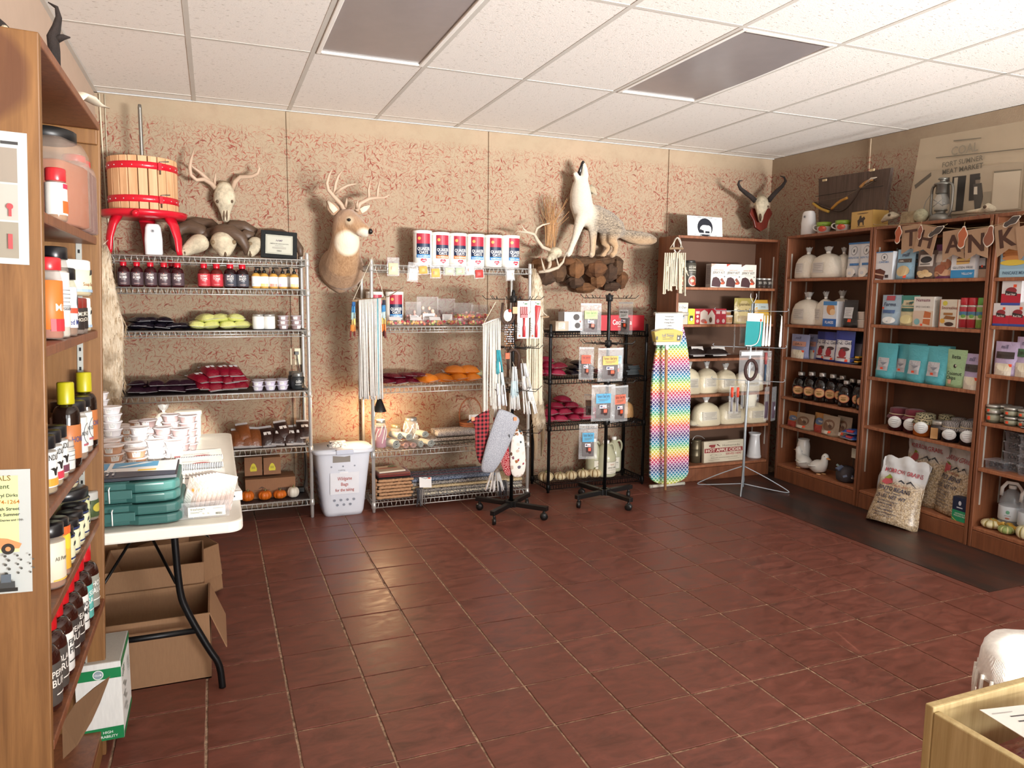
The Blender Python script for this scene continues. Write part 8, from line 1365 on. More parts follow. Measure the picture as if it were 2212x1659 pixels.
for pts, nm in (([(733, 465, 5.27, 5), (724, 456, 5.26, 11), (716, 446, 5.26, 11), (707, 433, 5.27, 3)], 'ear'), ([(768, 460, 5.27, 5), (778, 455, 5.28, 10), (788, 449, 5.29, 10), (798, 443, 5.3, 3)], 'ear')):
    b = MB(); lf(b, pts, HIDE, n=10, flat_=.4, up=(0, -1, 0)); ea = b.build(nm, e, B0); b = MB(); lf(b, [(x+1, y+1, yy-.016, r*.6) for x, y, yy, r in pts[1:]], m('cfbfaa', .9), n=8, flat_=.3, up=(0, -1, 0)); b.build('inner_ear', ea, B0)
b = MB(); b.ball(PY(800, 500, 5.125), (.017, .022, .02), m('15110f', .35), 10); b.build('nose', e, B0)
b = MB(); b.ball(PY(754, 475, 5.15), (.014, .012, .011), m('0d0908', .1), 10); b.build('eye', e, B0)
antler(e, B0, 'antler', [(747, 460, 5.25, 4.5), (736, 440, 5.24, 4.2), (720, 423, 5.2, 4), (709, 410, 5.18, 3.4), (706, 396, 5.17, 3), (711, 378, 5.17, 2.4), (718, 364, 5.17, .8)], [(721, 424, 5.2, 3.4), (725, 396, 5.2, 3), (731, 380, 5.2, 2.4), (739, 369, 5.2, .8)], [(722, 420, 5.2, 3.4), (738, 407, 5.17, 3), (752, 400, 5.16, 2.3), (770, 397, 5.15, .8)], [(746, 447, 5.24, 3), (748, 438, 5.22, 2.4), (749, 428, 5.21, .8)])
antler(e, B0, 'antler', [(770, 456, 5.25, 4.5), (777, 440, 5.26, 4.2), (798, 429, 5.26, 4), (815, 427, 5.24, 3.4), (830, 427, 5.22, 2.6), (841, 421, 5.2, .8)], [(797, 428, 5.26, 3.2), (796, 410, 5.26, 2.6), (801, 384, 5.26, .8)], [(815, 426, 5.24, 3.2), (816, 410, 5.24, 2.6), (821, 387, 5.23, .8)], [(771, 450, 5.24, 3), (771, 441, 5.22, 2.4), (773, 432, 5.21, .8)])
B1 = Vector((PY(1270, 590, YB).x, YB, PY(1270, 632, YB).z)); e = empty('coyote_mount', B1, 0, 'taxidermy coyote howling with raised muzzle on a brown rock ledge on the wall', 'taxidermy')
g = G('coyote_fur'); s_ = g.n('ShaderNodeSeparateXYZ', {0: g.obj()}).outputs; n_ = g.noise(g.vec((30, 30, 55), (0, .7, 0)), 2, 5, .7); x0 = PY(1270, 470, 5.4).x-B1.x
c = g.mix(g.mr(n_, .38, .62), lin('5d5146'), lin('b5a48c')); tan_ = g.mix(n_, lin('a9825a'), lin('cdb08c')); zc = PY(1300, 512, 5.4).z-B1.z
c = g.mix(g.mr(s_[2], zc+.03, zc-.03), c, tan_); wh = g.mr(g.ma('SUBTRACT', s_[0], g.ma('MULTIPLY', s_[2], .10)), x0+.005, x0-.065); c = g.mix(wh, c, g.mix(n_, lin('c9bda8'), lin('e2d8c8')))
CF = g.P(col=c, r=.95, sh=.25, nor=g.bump(n_, .8, .012)).m; b = MB(); yb_ = 5.41
lf(b, [(1258, 384, yb_-.02, 13), (1255, 396, yb_-.01, 19), (1254, 418, yb_, 25), (1255, 440, yb_, 27), (1262, 462, yb_+.01, 29), (1284, 470, yb_+.02, 30), (1312, 482, yb_+.04, 28), (1332, 496, yb_+.05, 23), (1342, 508, yb_+.05, 14)], CF, n=16)
lf(b, [(1257, 392, yb_-.02, 14), (1263, 377, yb_-.03, 10), (1262, 362, yb_-.04, 7), (1259.5, 352, yb_-.05, 5)], CF, n=10); lf(b, [(1251, 392, yb_-.02, 11), (1246, 382, yb_-.03, 8), (1241, 372, yb_-.04, 5)], CF, n=10)
for pts in ([(1256, 470, yb_-.03, 16), (1249, 492, yb_-.05, 11), (1243, 512, yb_-.06, 8.5), (1236, 530, yb_-.07, 7), (1230, 546, yb_-.08, 7), (1224, 552, yb_-.09, 7)], [(1277, 475, yb_-.01, 16), (1281, 500, yb_-.03, 11), (1281, 522, yb_-.04, 8), (1280, 540, yb_-.05, 7), (1279, 549, yb_-.06, 7.5), (1275, 553, yb_-.07, 6.5)],
            [(1332, 492, yb_+.02, 21), (1324, 508, yb_, 17), (1322, 520, yb_-.01, 12), (1330, 532, yb_-.01, 7.5), (1328, 545, yb_-.02, 7), (1320, 553, yb_-.04, 6.5)], [(1322, 496, yb_+.07, 18), (1304, 514, yb_+.06, 13), (1306, 526, yb_+.05, 9), (1315, 536, yb_+.05, 7), (1306, 548, yb_+.03, 6.5), (1300, 554, yb_+.01, 6)]): lf(b, pts, CF, n=10)
lf(b, [(1342, 506, yb_+.05, 10), (1362, 511, yb_+.05, 15), (1385, 515, yb_+.04, 17), (1405, 518, yb_+.03, 14), (1418, 519, yb_+.02, 6)], CF, n=12)
o = b.build('fur_body', e, B1); remesh(o, .009, 4)
b = MB(); lf(b, [(1252, 384, yb_-.03, 3.5), (1251, 374, yb_-.045, 4.5), (1255, 362, yb_-.055, 3.6), (1258, 351, yb_-.06, 2.6)], m('141011', .2), n=8); b.build('open_mouth', e, B1); b = MB(); b.ball(PY(1259.5, 350.5, yb_-.055), .012, m('100c0c', .3), 8); b.build('nose', e, B1)
for dx, dy in ((0, 0), (-10, -2)): b = MB(); lf(b, [(1274+dx, 402+dy, yb_+.02-dx*.004, 6), (1281+dx, 410+dy, yb_+.02-dx*.004, 8), (1289+dx, 421+dy, yb_+.02-dx*.004, 3)], m('c9b898', .9, 'f'), n=8, flat_=.4, up=(0, -1, 0)); b.build('ear', e, B1)
RK = [m('6a4426', .9, 's'), m('7a5230', .9, 's'), m('4c3524', .9, 's'), m('5c4028', .9, 's')]; r = random.Random(3)
for k, (x, y, rx, ry, yy) in enumerate(((1150, 588, 20, 14, 5.5), (1163, 572, 20, 14, 5.48), (1180, 598, 24, 18, 5.46), (1205, 588, 24, 22, 5.44), (1225, 566, 26, 12, 5.42), (1243, 581, 20, 22, 5.37), (1243, 609, 22, 14, 5.40), (1268, 566, 30, 12, 5.42), (1288, 580, 28, 20, 5.38), (1290, 605, 24, 18, 5.42), (1315, 590, 20, 22, 5.40), (1330, 575, 18, 22, 5.44), (1340, 605, 16, 20, 5.46), (1262, 622, 28, 12, 5.46), (1320, 618, 24, 12, 5.47), (1305, 563, 26, 10, 5.42), (1185, 572, 20, 12, 5.46))):
    b = MB(); n = 9; vs = []; fs = []; q = 6
    for j in range(q+1):
        for i in range(n): th = pi*j/q; a = 2*pi*i/n; f = 1+r.uniform(-.16, .12); vs.append((rx*K_*f*sin(th)*cos(a)*1.05, .085*f*sin(th)*sin(a), ry*K_*1.05*f*cos(th)))
    for j in range(q):
        for i in range(n): l = (i+1) % n; fs.append((j*n+i, j*n+l, j*n+n+l, j*n+n+i)[::-1])
    c_ = PY(x, y, yy); b.add([Vector(v_)+c_ for v_ in vs], fs, RK[k % 4]); b.build('rock', e, B1)
b = MB(); b.ball(PY(1199, 546, 5.30), (.055, .06, .045), BONE, 12); lf(b, [(1200, 548, 5.30, 12), (1190, 556, 5.25, 8), (1184, 562, 5.22, 4)], BONE, n=10); b.build('skull', e, B1)
b = MB();
for br in ([(1190, 541, 5.3, 4), (1172, 534, 5.28, 4.2), (1160, 518, 5.26, 4), (1154, 506, 5.25, 3.6), (1140, 502, 5.24, 3), (1116, 500, 5.23, .8)], [(1155, 507, 5.25, 3.4), (1160, 493, 5.24, 2.8), (1172, 486, 5.23, 2.2), (1188, 482, 5.22, .8)], [(1142, 503, 5.24, 2.6), (1132, 496, 5.24, 2), (1126, 486, 5.23, .8)], [(1188, 560, 5.26, 4), (1188, 572, 5.22, 4), (1184, 583, 5.2, 3.6), (1166, 588, 5.19, 2)], [(1164, 588, 5.19, 3), (1185, 585, 5.18, 4), (1205, 578, 5.17, 3.6), (1216, 566, 5.16, 2.8), (1222, 548, 5.15, .8)], [(1176, 586, 5.18, 3), (1173, 574, 5.17, 2.4), (1169, 558, 5.16, .8)], [(1207, 576, 5.17, 2.6), (1204, 566, 5.16, 2), (1202, 556, 5.15, .8)]): lf(b, br, m('b5a692', .6), n=8)
b.build('shed_antler', e, B1)
b = MB(); r = random.Random(8)
for k in range(46): x = r.uniform(1178, 1200); b.tube([PY(x, 540, 5.44), PY(x+r.uniform(-6, 12), 490, 5.45), PY(x+r.uniform(-18, 34), r.uniform(418, 470), 5.46)], .0022, m(r.choice(('9a7148', '85603c', 'ab835a')), .9), 4)
b.build('dry_grass', e, B1, kind='stuff')
B2 = Vector((PY(485, 440, YB).x, YB, PY(485, 440, YB).z)); e = empty('deer_skull', B2, 0, 'bleached deer skull with curved antlers hung on the wall above the ram skulls', 'skull'); b = MB()
lf(b, [(485, 398, 5.52, 11), (485, 406, 5.49, 16), (485, 420, 5.47, 20), (485, 434, 5.46, 21), (486, 448, 5.46, 14), (487, 464, 5.465, 8.5), (488, 474, 5.47, 7.5), (488, 479, 5.475, 4)], BONE, n=14, flat_=.75, up=(0, -1, 0)); b.build('cranium', e, B2)
for x in (470, 501): b = MB(); b.ball(PY(x, 435, 5.425), (.009, .012, .012), m('5a4836', .9), 8); b.build('eye_socket', e, B2)
for x in (484, 490): b = MB(); lf(b, [(x, 452, 5.437, 1.6), (x, 466, 5.443, 2), (x, 476, 5.455, 1)], m('6a5644', .9), n=6); b.build('nasal_slot', e, B2)
antler(e, B2, 'antler', [(467, 410, 5.49, 5), (456, 396, 5.46, 4.6), (440, 387, 5.42, 4), (424, 389, 5.39, 3.6), (412, 378, 5.38, 3.4), (410, 362, 5.38, 3.2), (412, 348, 5.38, 3), (420, 318, 5.39, .8)], [(452, 392, 5.46, 4.2), (434, 374, 5.47, 3.6), (418, 362, 5.46, 2), (408, 352, 5.43, 1.2)], [(463, 400, 5.47, 3), (464, 388, 5.45, 2.4), (466, 374, 5.44, .8)])
antler(e, B2, 'antler', [(502, 410, 5.49, 5), (508, 392, 5.47, 4.6), (520, 382, 5.45, 4.2), (545, 381, 5.42, 3.8), (557, 374, 5.4, 3), (560, 364, 5.39, 2.4), (557, 356, 5.39, .8)])
def ram(label, skull, horns, eyes):
    c0 = PY(skull[0][0], 555, 5.35); c0.z = U1Z[0]+.002; e = empty('ram_skull', c0, 0, label, 'skull', 'ram skulls on the top shelf'); b = MB(); lf(b, [(x, y, yy, r_*1.22) for x, y, yy, r_ in skull], BONE, n=14, flat_=.9); o = b.build('cranium', e, c0); d = o.modifiers.new('d', 'SUBSURF'); d.levels = 1; d.render_levels = 1

    for x, y, yy in eyes: b = MB(); b.ball(PY(x, y, yy), (.016, .014, .015), m('7a664c', .9), 8); b.build('eye_socket', e, c0)
    b = MB(); x, y, yy, r_ = skull[-2]; lf(b, [(x, y-6, yy-r_*K_*.8, 1.5), (x+1, y+2, yy-r_*K_*.85, 2.5), (x+1, y+7, yy-r_*K_*.6, 1.2)], m('5a4634', .9), n=6); b.build('nasal_slot', e, c0)
    for h in horns: b = MB(); lf(b, [(x, y, yy, r_*1.1) for x, y, yy, r_ in h], HORN, n=12); b.build('horn', e, c0)
ram('ram skull turned toward the fruit press with big curled horns', [(440, 522, 5.32, 14), (430, 524, 5.28, 17), (414, 534, 5.25, 13), (398, 544, 5.23, 8), (386, 550, 5.22, 5)], ([(446, 516, 5.40, 13), (432, 500, 5.42, 13.5), (412, 490, 5.43, 13), (390, 494, 5.44, 11), (377, 512, 5.43, 9), (378, 535, 5.40, 6.5), (390, 548, 5.36, 3)], [(452, 510, 5.42, 13), (470, 498, 5.46, 12), (455, 486, 5.49, 11), (425, 481, 5.50, 10), (398, 484, 5.51, 8), (382, 498, 5.51, 5)]), [(440, 522, 5.245)])
ram('ram skull in the middle facing the room, horn arched over it', [(482, 514, 5.32, 17), (483, 522, 5.28, 22), (484, 536, 5.25, 16), (486, 548, 5.24, 11), (487, 555, 5.24, 6)], ([(464, 508, 5.33, 13), (480, 500, 5.30, 13.5), (502, 502, 5.27, 12.5), (522, 516, 5.25, 10), (531, 534, 5.25, 7), (531, 551, 5.26, 2.5)], [(470, 508, 5.40, 12), (452, 506, 5.40, 11), (440, 514, 5.38, 9), (436, 528, 5.36, 6)]), [(461, 523, 5.235), (505, 523, 5.235)])
ram('ram skull half hidden behind the certificate plaque', [(556, 522, 5.38, 12), (552, 526, 5.35, 14), (546, 538, 5.33, 11), (540, 548, 5.32, 8), (536, 554, 5.32, 5)], ([(545, 516, 5.42, 12), (530, 508, 5.43, 11), (520, 516, 5.43, 9), (518, 532, 5.42, 6)], [(548, 506, 5.46, 12), (525, 490, 5.48, 11.5), (500, 488, 5.49, 10), (488, 496, 5.49, 6)], [(575, 510, 5.44, 12), (608, 508, 5.45, 11), (634, 520, 5.43, 9), (648, 538, 5.40, 7), (650, 553, 5.38, 4)]), [(541, 527, 5.31)])
B4 = PY(1643, 503, 5.33); B4.z = 2.067; e = empty('antelope_skull', B4, 0, 'antelope skull with black hooked horns on a red wooden shield, corner bookcase top', 'skull')
sh = [(1643, 500), (1656, 492), (1660, 476), (1668, 462), (1662, 450), (1624, 450), (1619, 462), (1627, 476), (1631, 492)]; b = MB(); P3 = [PY(x, y, 5.36)-Vector((B4.x, 0, B4.z)) for x, y in sh]; b.prism([(p.x, p.z) for p in P3], -.012, .012, m('6a2418', .4, 'w'), Matrix.Translation((0, .035, 0)) @ Matrix.Rotation(pi/2, 4, 'X')); b.build('shield', e, bev=.004)
b = MB(); b.box((0, .035, .012), (.05, .05, .024), m('4a2418', .5, 'w')); b.build('stand_foot', e)
b = MB(); lf(b, [(1646, 432, 5.33, 17), (1645, 442, 5.30, 21), (1644, 452, 5.29, 16), (1643, 464, 5.30, 9.5), (1643, 474, 5.31, 7), (1643, 480, 5.32, 3.5)], BONE, n=14, flat_=.8, up=(0, -1, 0)); b.build('cranium', e, B4); b = MB(); lf(b, [(1643, 462, 5.265, 1.5), (1643, 469, 5.275, 3.2), (1643, 477, 5.295, 1.5)], m('5a4230', .9), n=6); b.build('nasal_slot', e, B4)
for x in (1630, 1659): b = MB(); b.ball(PY(x, 446, 5.255), (.010, .010, .009), m('5a4636', .9), 8); b.build('eye_socket', e, B4)
for pts in ([(1660, 434, 5.32, 6.5), (1668, 424, 5.31, 6), (1678, 413, 5.30, 5.5), (1690, 402, 5.29, 4.5), (1697, 391, 5.28, 3.4), (1694, 383, 5.27, 2.4), (1685, 380, 5.27, .8)], [(1631, 434, 5.32, 6.5), (1622, 425, 5.31, 6), (1610, 416, 5.30, 5.5), (1600, 408, 5.29, 4.5), (1595, 398, 5.28, 3.4), (1597, 391, 5.27, 2.4), (1604, 390, 5.27, .8)]): b = MB(); lf(b, pts, DKH, n=10); b.build('horn', e, B4)
FUR1 = m('c0a27c', .95, 'f'); g = G('pelt_fur'); n_ = g.noise(g.vec((45, 45, 10)), 2, 5, .7); n2 = g.noise(g.obj(), 5, 3); FURP = g.P(col=g.mix(g.mr(n2, .48, .62), g.mix(g.mr(n_, .3, .6), lin('b89c78'), lin('e2d4bc')), g.mix(n_, lin('5c4a38'), lin('a8906e'))), r=.95, sh=.3, nor=g.bump(n_, .9, .012)).m
def pelt(label, secs, y_, legs):
    e = sewn(label, secs, y_, FURP, .03, None, 'fur_pelt', 'pelt'); c0 = e.location.copy()
    for L in legs: b = MB(); lf(b, L, FUR1, n=8, flat_=.6); b.build('leg', e, c0)
    b = MB(); r = random.Random(2)
    for k in range(420):
        i = r.randrange(len(secs)-1); f = r.random(); a0, a1, ay = secs[i]; b0, b1, by = secs[i+1]; y = ay+(by-ay)*f; xl, xr = a0+(b0-a0)*f, a1+(b1-a1)*f; s = r.random(); x = xr-1 if s < .5 else xl+(xr-xl)*r.random(); yy = y_-(.0 if s < .5 else .026); p = PY(x, y, yy); q = PY(x+(r.uniform(2, 6) if s < .5 else r.uniform(-3, 3)), y+r.uniform(6, 14), yy-.006); b.tube([p, q], .0016, m(r.choice(('d9cbb2', 'c8b494', 'b09674')), .95), 3, r1=.0004)
    b.build('loose_fur', e, c0, kind='stuff'); return e
pelt('long pale coyote pelt hanging between the honey bookcase and the wire unit', [(216, 231, 528), (210, 238, 545), (205, 242, 580), (203, 250, 625), (203, 259, 670), (204, 272, 702), (205, 266, 745), (206, 266, 795), (207, 270, 828), (210, 261, 860), (214, 252, 885)], 5.08, ([(250, 860, 5.08, 9), (257, 900, 5.07, 6), (260, 935, 5.06, 4)], [(222, 880, 5.08, 9), (226, 915, 5.07, 6), (228, 940, 5.06, 4)]))
pelt('greyish tan coyote pelt hanging from the oat shelf end post, head up', [(1147, 1156, 578), (1145, 1166, 596), (1147, 1172, 625), (1143, 1176, 660), (1142, 1172, 720), (1144, 1170, 800), (1146, 1172, 860), (1148, 1178, 905), (1152, 1178, 930)], 5.245, ([(1157, 920, 5.24, 8), (1158, 960, 5.23, 5), (1157, 992, 5.22, 5)], [(1172, 915, 5.26, 9), (1173, 950, 5.26, 7), (1170, 985, 5.25, 3)]))
c0 = PY(118, 140, 2.42); c0.z = 2.09; e = empty('black_horn', c0, 0, 'black pronged horn standing on the honey bookcase', 'horn'); k2 = .00165; b = MB(); lf(b, [(119, 150, 2.42, 14), (117, 110, 2.42, 15), (114, 82, 2.42, 15), (122, 60, 2.42, 11), (127, 38, 2.42, 8), (122, 16, 2.42, 5), (104, 5, 2.42, 1.5)], DKH, n=12, k=k2, flat_=.6); b.build('horn', e, c0); b = MB(); lf(b, [(122, 84, 2.42, 11), (138, 80, 2.42, 7), (152, 81, 2.42, 1.5)], DKH, n=10, k=k2, flat_=.6); b.build('prong', e, c0)
b = MB(); b.lathe([(.045, -.015), (.05, 0), (.03, .02), (0, .024)], m('3a2a20', .6, 'w'), 14); b.build('foot', e)
c0 = PY(4, 62, 2.0); c0.z = 2.085; e = empty('dark_horn_tip', c0, 0, 'dark horn piece at the picture edge on the honey bookcase', 'horn'); b = MB(); lf(b, [(10, 66, 2.0, 9), (2, 55, 2.0, 8), (-8, 40, 2.0, 4)], DKH, n=10, k=.0014); b.build('horn', e, c0); b = MB(); b.ball(PY(10, 62, 1.99), .008, BONE, 8); b.build('pale_chip', e, c0)
c0 = PY(180, 215, 2.62); e = empty('pale_antler_blade', c0, 0, 'pale flat bone blade jutting from the honey bookcase top toward the wall', 'bone'); b = MB(); lf(b, [(150, 225, 2.55, 14), (172, 205, 2.6, 16), (192, 212, 2.64, 15), (212, 226, 2.68, 9), (236, 234, 2.74, 2)], m('d9d0bb', .6), n=12, k=.0017, flat_=.35); b.build('blade', e, c0)
for lb, pts, s in (('small white animal skull at the near end of the bookcase top', [(1940, 466, 4), (1928, 466, 10), (1916, 470, 8), (1906, 478, 4)], .10), ('pale bird like skull and jaw bone before the sepia photograph', [(2148, 452, 5), (2135, 449, 10), (2122, 455, 6), (2100, 457, 3.5), (2086, 458, 2)], .08)):
    u_, _ = F5.uz(pts[1][0], pts[1][1], s); c0 = F5.loc(u_, s, 2.09); e = empty('small_skull', c0, 0, lb, 'skull'); b = MB(); Q = []
    for x, y, r_ in pts: u, zz = F5.uz(x, y, s); Q.append((F5.loc(u, s, max(zz, 2.09+r_*.0028)), r_*.0034, r_*.003))
    b.loft(Q, BONE, 12); b.build('cranium', e, c0); b = MB(); b.ball(Q[1][0]+F5.n*.03+Vector((0, 0, .004)), .011, m('4a3a2c', .9), 8); b.build('eye_socket', e, c0)
# ================================================================ HONEY BOOKCASE CONTENTS, FOREGROUND
def lput(pr, s, y, x, label, size=None, grp=None, turn=pi/2-.35, dz=0): p = LB(-x, y-2.245, LSZ[s]+.0015+dz); return put(pr, label, p, 0, size, grp, rot=(0, .0382, turn))
SPICE = lambda c_, lid, lc, its, R=.036, Hh=.14, **k: jar('seasoning_jar', 'jar', R, Hh, m('b0a498', .1, 'g', al=.35), m(c_, .8), m(lid, .3), .03, (.12, .72, m(lc, .5), its), lr=R*.95, **k)
BIGJ = jar('bulk_spice_jar', 'jar', .082, .26, m('c9b4a4', .08, 'g', al=.3), m('a8501c', .7), BLACK, .028, None, .74, lr=.07, sq=1); SLIM = jar('bulk_spice_jar', 'jar', .038, .22, m('c0a49a', .08, 'g', al=.35), m('5a2a22', .7), m('c02a2a', .35), .02, None, .9, lr=.03, sq=1)
lput(BIGJ, 0, 2.39, .088, 'large square clear jar of orange powder with black lid'); lput(SLIM, 0, 2.525, .045, 'slim clear jar of dark spice with red cap, beside the orange jar', grp='slim spice jars'); lput(SLIM, 0, 2.615, .045, 'slim clear jar of dark spice with red cap, nearest the far side panel', grp='slim spice jars')
lput(SPICE('a8703a', 'c22a30', 'e6e0d8', [('r', -.01, .08, .02, .012, 'c0304a'), ('r', -.012, .02, .024, .03, 'e8602a')], .024, .13), 0, 2.17, .035, 'small shaker with red lid and white label before the orange jar')
CLP = jerky('8a8f8a', .13, .24, flag=False, dot=False)
for k, y in enumerate((2.0, 2.08)): lput(CLP, 0, y, .085, f'clear hanging style seasoning packet on the highest shelf, {("first", "second")[k]} from the poster side', None, 'clear seasoning packets', pi/2-.2)
KL = [('t', 'KINDLING', 0, .082, .014, '2a2826', .06), ('p', [(-.016, .062), (-.005, .064), (0, .06), (.005, .064), (.016, .062), (.006, .056), (.003, .044), (-.003, .044), (-.006, .056)], '2a2826')]
lput(SPICE('b0502a', 'c22a30', 'd9702a', [('t', 'Mix', 0, .07, .018, 'e8d8c0'), ('r', -.03, .02, .06, .03, 'c0303a')], .03, .2), 1, 2.12, .045, 'tall red and orange shaker nearest the poster side'); lput(SPICE('d9d6cc', '17171a', 'dcdcd8', [('t', 'Seasoned', 0, .07, .012, '55555a', .05)] + lines(-.02, .12, .04, 6, .01, '77777c'), .033, .23), 1, 2.195, .045, 'tall white shaker with a black flip top'); lput(SPICE('8a5a3a', '17171a', 'd6d8de', [('t', 'Red Meat', 0, .03, .014, '2a3a7a', .06), ('r', -.02, .06, .04, .014, 'c0503a'), ('e', .02, .09, .014, .018, '3a3a3a')], .036, .18), 1, 2.285, .045, 'brown seasoning jar with black cap and white label')
SBS = SPICE('d9cfa0', 'e6e6e2', 'cfd6b4', [('p', [(.0, .06), (.03, .068), (.026, .08), (.006, .076)], '2a2a2c'), ('t', 'Soup Base', 0, .03, .010, '9a5a3a', .05), ('r', -.05, .012, .1, .008, '9ab0c4')], .055, .105); SBT = SPICE('d9cfa0', 'e6e6e2', 'd6dcd0', [('p', [(.0, .05), (.018, .056), (.016, .066), (.004, .062)], '2a2a2c'), ('r', -.03, .012, .06, .008, '9ab0c4')], .034, .10)
SCE = SPICE('3a1a14', '7a2a22', '2a2422', [('t', 'SMOKY', 0, .05, .012, 'd0c8b8', .045), ('t', 'HOUSE', 0, .035, .010, 'd0c8b8', .04)], .026, .10)
lput(SCE, 1, 2.39, .035, 'dark sauce jar with a maroon lid, first of the pair', None, 'dark sauce jars'); lput(SCE, 1, 2.46, .035, 'dark sauce jar with a maroon lid, second of the pair', None, 'dark sauce jars'); lput(SBT, 1, 2.545, .045, 'small cream tub with white lid beneath the larger one'); lput(SBS, 1, 2.51, .06, 'large cream tub with white lid on top of the small jars', dz=.104)
YB_ = bottle('sauce_bottle', 'bottle', .034, .235, .58, .017, .058, m('1c100c', .1), m('b0a818', .35), (.1, .5, m('b06a3a', .4), [('t', 'HONEY', 0, .07, .016, '3a4a7a', .05)]), capr=.021, cname='shrink_cap')
lput(YB_, 2, 2.335, .045, 'dark bottle with yellow capped neck, nearer the poster side', None, 'yellow capped bottles'); lput(YB_, 2, 2.615, .04, 'dark bottle with yellow capped neck by the far side panel', None, 'yellow capped bottles')
BL = SPICE('8f6a4c', '17171a', 'd8dcda', [('e', .015, .075, .024, .03, '3a3a3c'), ('e', .015, .075, .0225, .0285, 'd8dcda'), ('t', 'KINDERS', .01, .07, .012, '3a3a3c', .05), ('r', -.01, .04, .03, .006, 'b0606a')], .046, .17)
for k, (y, x) in enumerate(((2.43, .055), (2.53, .055), (2.06, .14))): lput(BL, 2, y, x, f'big black lidded rub jar with round logo, {("middle", "far", "near")[k]} one', None, 'big rub jars')
for k, (y, c_) in enumerate(((2.03, 'd9983a'), (2.105, 'c0384a'), (2.18, '6a3a4a'))): lput(SPICE('b09a70', '17171a', 'dcdedc', KL + [('r', -.026, .02, .052, .018, c_)]), 2, y, .055, f'rub jar with a cattle skull label and {("amber", "red", "plum")[k]} band', None, 'cattle skull rub jars')
for k, y in enumerate((2.255,)): lput(SPICE('7a5a44', 'b9b4ae', 'd0d2ce', lines(-.02, .07, .04, 4, .012, '77777a'), .034, .085), 2, y, .05, 'low clear spice jar between the cattle skull jars and a yellow capped bottle')
CT = SPICE('dcd2a0', '17171a', 'cdd2a0', [('r', -.07, .09, .14, .006, '23305a'), ('r', -.07, .02, .14, .006, '23305a'), ('t', 'Soup Base', .01, .05, .012, '4a5a3a', .06), ('p', [(.03, .065), (.06, .07), (.055, .08), (.035, .076)], '2a2a2c')], .068, .13); C2 = SPICE('dcd2a0', '17171a', 'd6d6b4', [('r', -.04, .075, .08, .005, '23305a'), ('r', -.04, .015, .08, .005, '23305a'), ('p', [(.0, .05), (.02, .054), (.018, .064), (.004, .06)], '2a2a2c')], .036, .10)
lput(CT, 3, 2.55, .09, 'wide cream soup base tub with navy stripes', dz=.0)
for k, (y, x) in enumerate(((2.225, .05), (2.305, .05), (2.385, .05), (2.465, .05))): lput(C2, 3, y, x, f'small soup base jar with navy stripes before the wide tub, {ORD[k]} in the row', None, 'small soup base jars')
lput(C2, 3, 2.55, .09, 'small soup base jar with navy stripes, standing on the wide tub', None, 'small soup base jars', dz=.131); lput(SPICE('a0603a', '17171a', 'dcd2bc', [('t', 'All Purpose', .0, .07, .010, '5a5a4a', .05), ('r', -.03, .02, .06, .004, 'd9b04a')], .036, .16), 3, 2.06, .045, 'tall orange brown seasoning jar closest to the flyer'); lput(SPICE('a0603a', '17171a', 'd9a83a', [('e', 0, .09, .018, .02, 'e0c23a'), ('r', -.03, .11, .06, .02, 'd9602a')], .034, .15), 3, 2.14, .045, 'tall seasoning jar with an orange and yellow label'); lput(SPICE('4a4a2a', 'a9a9a4', '3a4a2a', [('e', 0, .04, .02, .014, 'b0a03a')], .034, .09), 3, 2.655, .045, 'dark green olive jar near the far side panel')
BBQ = lambda lc, t1, t2, tc: bottle('bbq_bottle', 'bottle', .044, .235, .5, .019, .07, m('2e120c', .1), m('b3141c', .3), (.07, .5, m(lc, .4), [('t', t1, 0, .085, .016, tc, .06), ('t', t2, 0, .062, .018, tc, .06), ('r', -.02, .04, .04, .003, tc)]), capr=.0235)
for k, (y, a) in enumerate(((1.97, ('4a4642', 'PEPPER', 'BURN', 'dcd8d0')), (2.055, ('4a4642', 'BLACK', 'RUM', 'dcd8d0')), (2.14, ('dcdcd8', 'FIRE', 'FIG', '2a2a2a')), (2.225, ('3a3432', 'PEACH', 'BURN', 'dcd8d0')), (2.31, ('3a3432', 'PEACH', 'BURN', 'dcd8d0')), (2.395, ('dcdcd8', 'HOUSE', 'MOP', '2a2a2a')), (2.48, ('5fb0a8', 'SEA', 'SALT', 'e8ecea')))): lput(BBQ(*a), 4, y, .05, f'red capped barbecue bottle, {ORD[k]} from the flyer', None, 'red capped barbecue bottles', pi/2-.15)
for k, y in enumerate((2.57, 2.60)): lput(BBQ('8a8a80', 'HOT', 'SAUCE', 'e8e8e4'), 4, y-.12*k, .045+.1*k, f'red capped barbecue bottle set back near the far side panel, {("inner", "outer")[k]} one', None, 'red capped barbecue bottles')
cx0, cy1, zt = 1.30, .985, .75; w_, l_, h_ = .46, .52, .28
e = empty('pine_crate', (cx0+w_/2, cy1-l_/2, zt-h_), 0, 'raw pine crate holding a red vacuum bag, cut by the picture corner', 'crate')
for c_, d_, nm in (((0, l_/2-.0095, h_/2), (w_, .019, h_), 'end_board'), ((0, -l_/2+.0095, h_/2), (w_, .019, h_), 'end_board'), ((-w_/2+.0095, 0, h_/2-.005), (.019, l_-.04, h_-.01), 'side_board'), ((w_/2-.0095, 0, h_/2-.005), (.019, l_-.04, h_-.01), 'side_board'), ((0, 0, .008), (w_-.04, l_-.04, .014), 'bottom_board')): b = MB(); b.box(c_, d_, WOODP); b.build(nm, e, bev=.003)
for s in (-1, 1): b = MB(); b.box((s*0-w_/2-.009, 0, .07 if s < 0 else .0), (.016, l_-.05, .045), WOODP); b.build('batten', e, bev=.003)
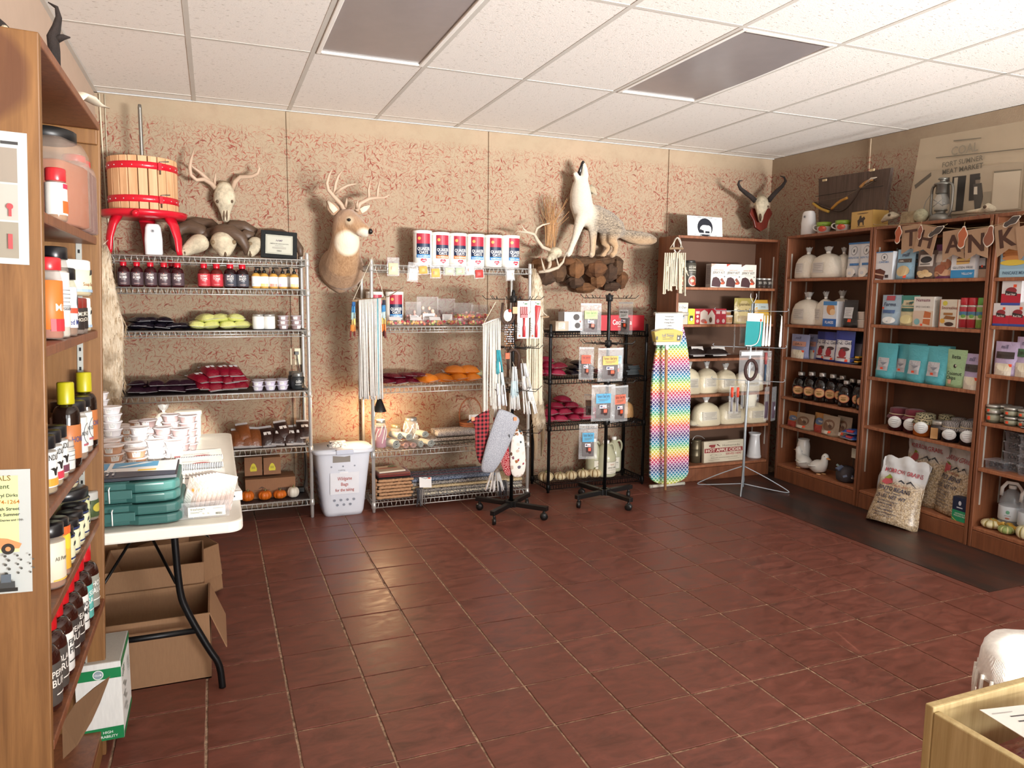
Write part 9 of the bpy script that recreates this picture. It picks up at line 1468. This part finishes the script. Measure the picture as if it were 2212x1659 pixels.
b = MB(); b.lathe([(.012, 0), (.012, .002), (0, .002)], m('6a5a34', .7), 12, T=Matrix.Translation((-w_/2-.0005, -.12, .13)) @ Matrix.Rotation(-pi/2, 4, 'Y')); b.build('knot_plug', e)
b = MB(); b.tube([(-w_/2+.0095, -l_/2+.03, -.47), (-w_/2+.0095, -l_/2+.03, 0)], .018, WOODP, 8); b.build('leg', e); b = MB(); b.tube([(w_/2-.0095, l_/2-.03, -.47), (w_/2-.0095, l_/2-.03, 0)], .018, WOODP, 8); b.build('leg', e); b = MB(); b.tube([(w_/2-.0095, -l_/2+.03, -.47), (w_/2-.0095, -l_/2+.03, 0)], .018, WOODP, 8); b.build('leg', e); b = MB(); b.tube([(-w_/2+.0095, l_/2-.03, -.47), (-w_/2+.0095, l_/2-.03, 0)], .018, WOODP, 8); b.build('leg', e)
g = G('beef_film'); n_ = g.noise(g.obj(), 14, 4, .65, .6); BF = g.P(col=g.mix(g.mr(n_, .35, .7), lin('7a1f2c'), lin('a8626a')), r=.2, nor=g.bump(g.noise(g.obj(), 30, 2), .5, .01)).m
e2 = empty('ground_meat_bag', (cx0+w_/2, cy1-.26, zt-h_+.016), 0, 'large red vacuum packed meat bag lying in the pine crate', 'bag'); b = MB(); b.pillow(.40, .46, .225, BF, n=12, e=.22, wr=.03); b.build('bag', e2)
e2 = empty('paper_card', (cx0+.185, cy1-.125, zt-.012), .25, 'white printed paper card lying on the red meat bag', 'card', rot=(-.02, .03, -.15)); b = MB(); b.box((0, 0, 0), (.20, .13, .001), m('e6e3de', .6)); b.draw([('r', -.06, .03-.018*k, .10-.02*(k % 2), .004, '4a4a4c') for k in range(4)] + [('r', -.09, .045, .05, .002, 'a9a9a9')], lambda x, y, h: (x, y, h)); b.build('paper', e2)
c0 = Vector((2.60, 1.57, 0)); e = empty('fringed_crock', c0, 0, 'sunlit white cloth topped crock with cord fringe, cut by the picture edge', 'crock'); b = MB(); b.lathe([(.10, 0), (.13, .02), (.15, .14), (.145, .27), (.13, .3), (0, .3)], m('c9a88a', .5), 24); b.build('pot', e)
b = MB(); b.lathe([(.168, .24), (.172, .26), (.165, .34), (.145, .37), (.06, .385), (0, .387)], m('f6f3ee', .9, 'c'), 24, ribs=7, ra=.06); b.build('cloth_cover', e); b = MB()
for k in range(30): a = 2*pi*k/30+rnd.uniform(-.06, .06); x, y = .172*cos(a), .172*sin(a); b.tube([(x, y, .26), (x*1.02, y*1.02, .2), (x*1.03+rnd.uniform(-.01, .01), y*1.03, .12-rnd.random()*.04)], .006, m('e6e2da', .95, 'c'), 5)
b.build('fringe', e)
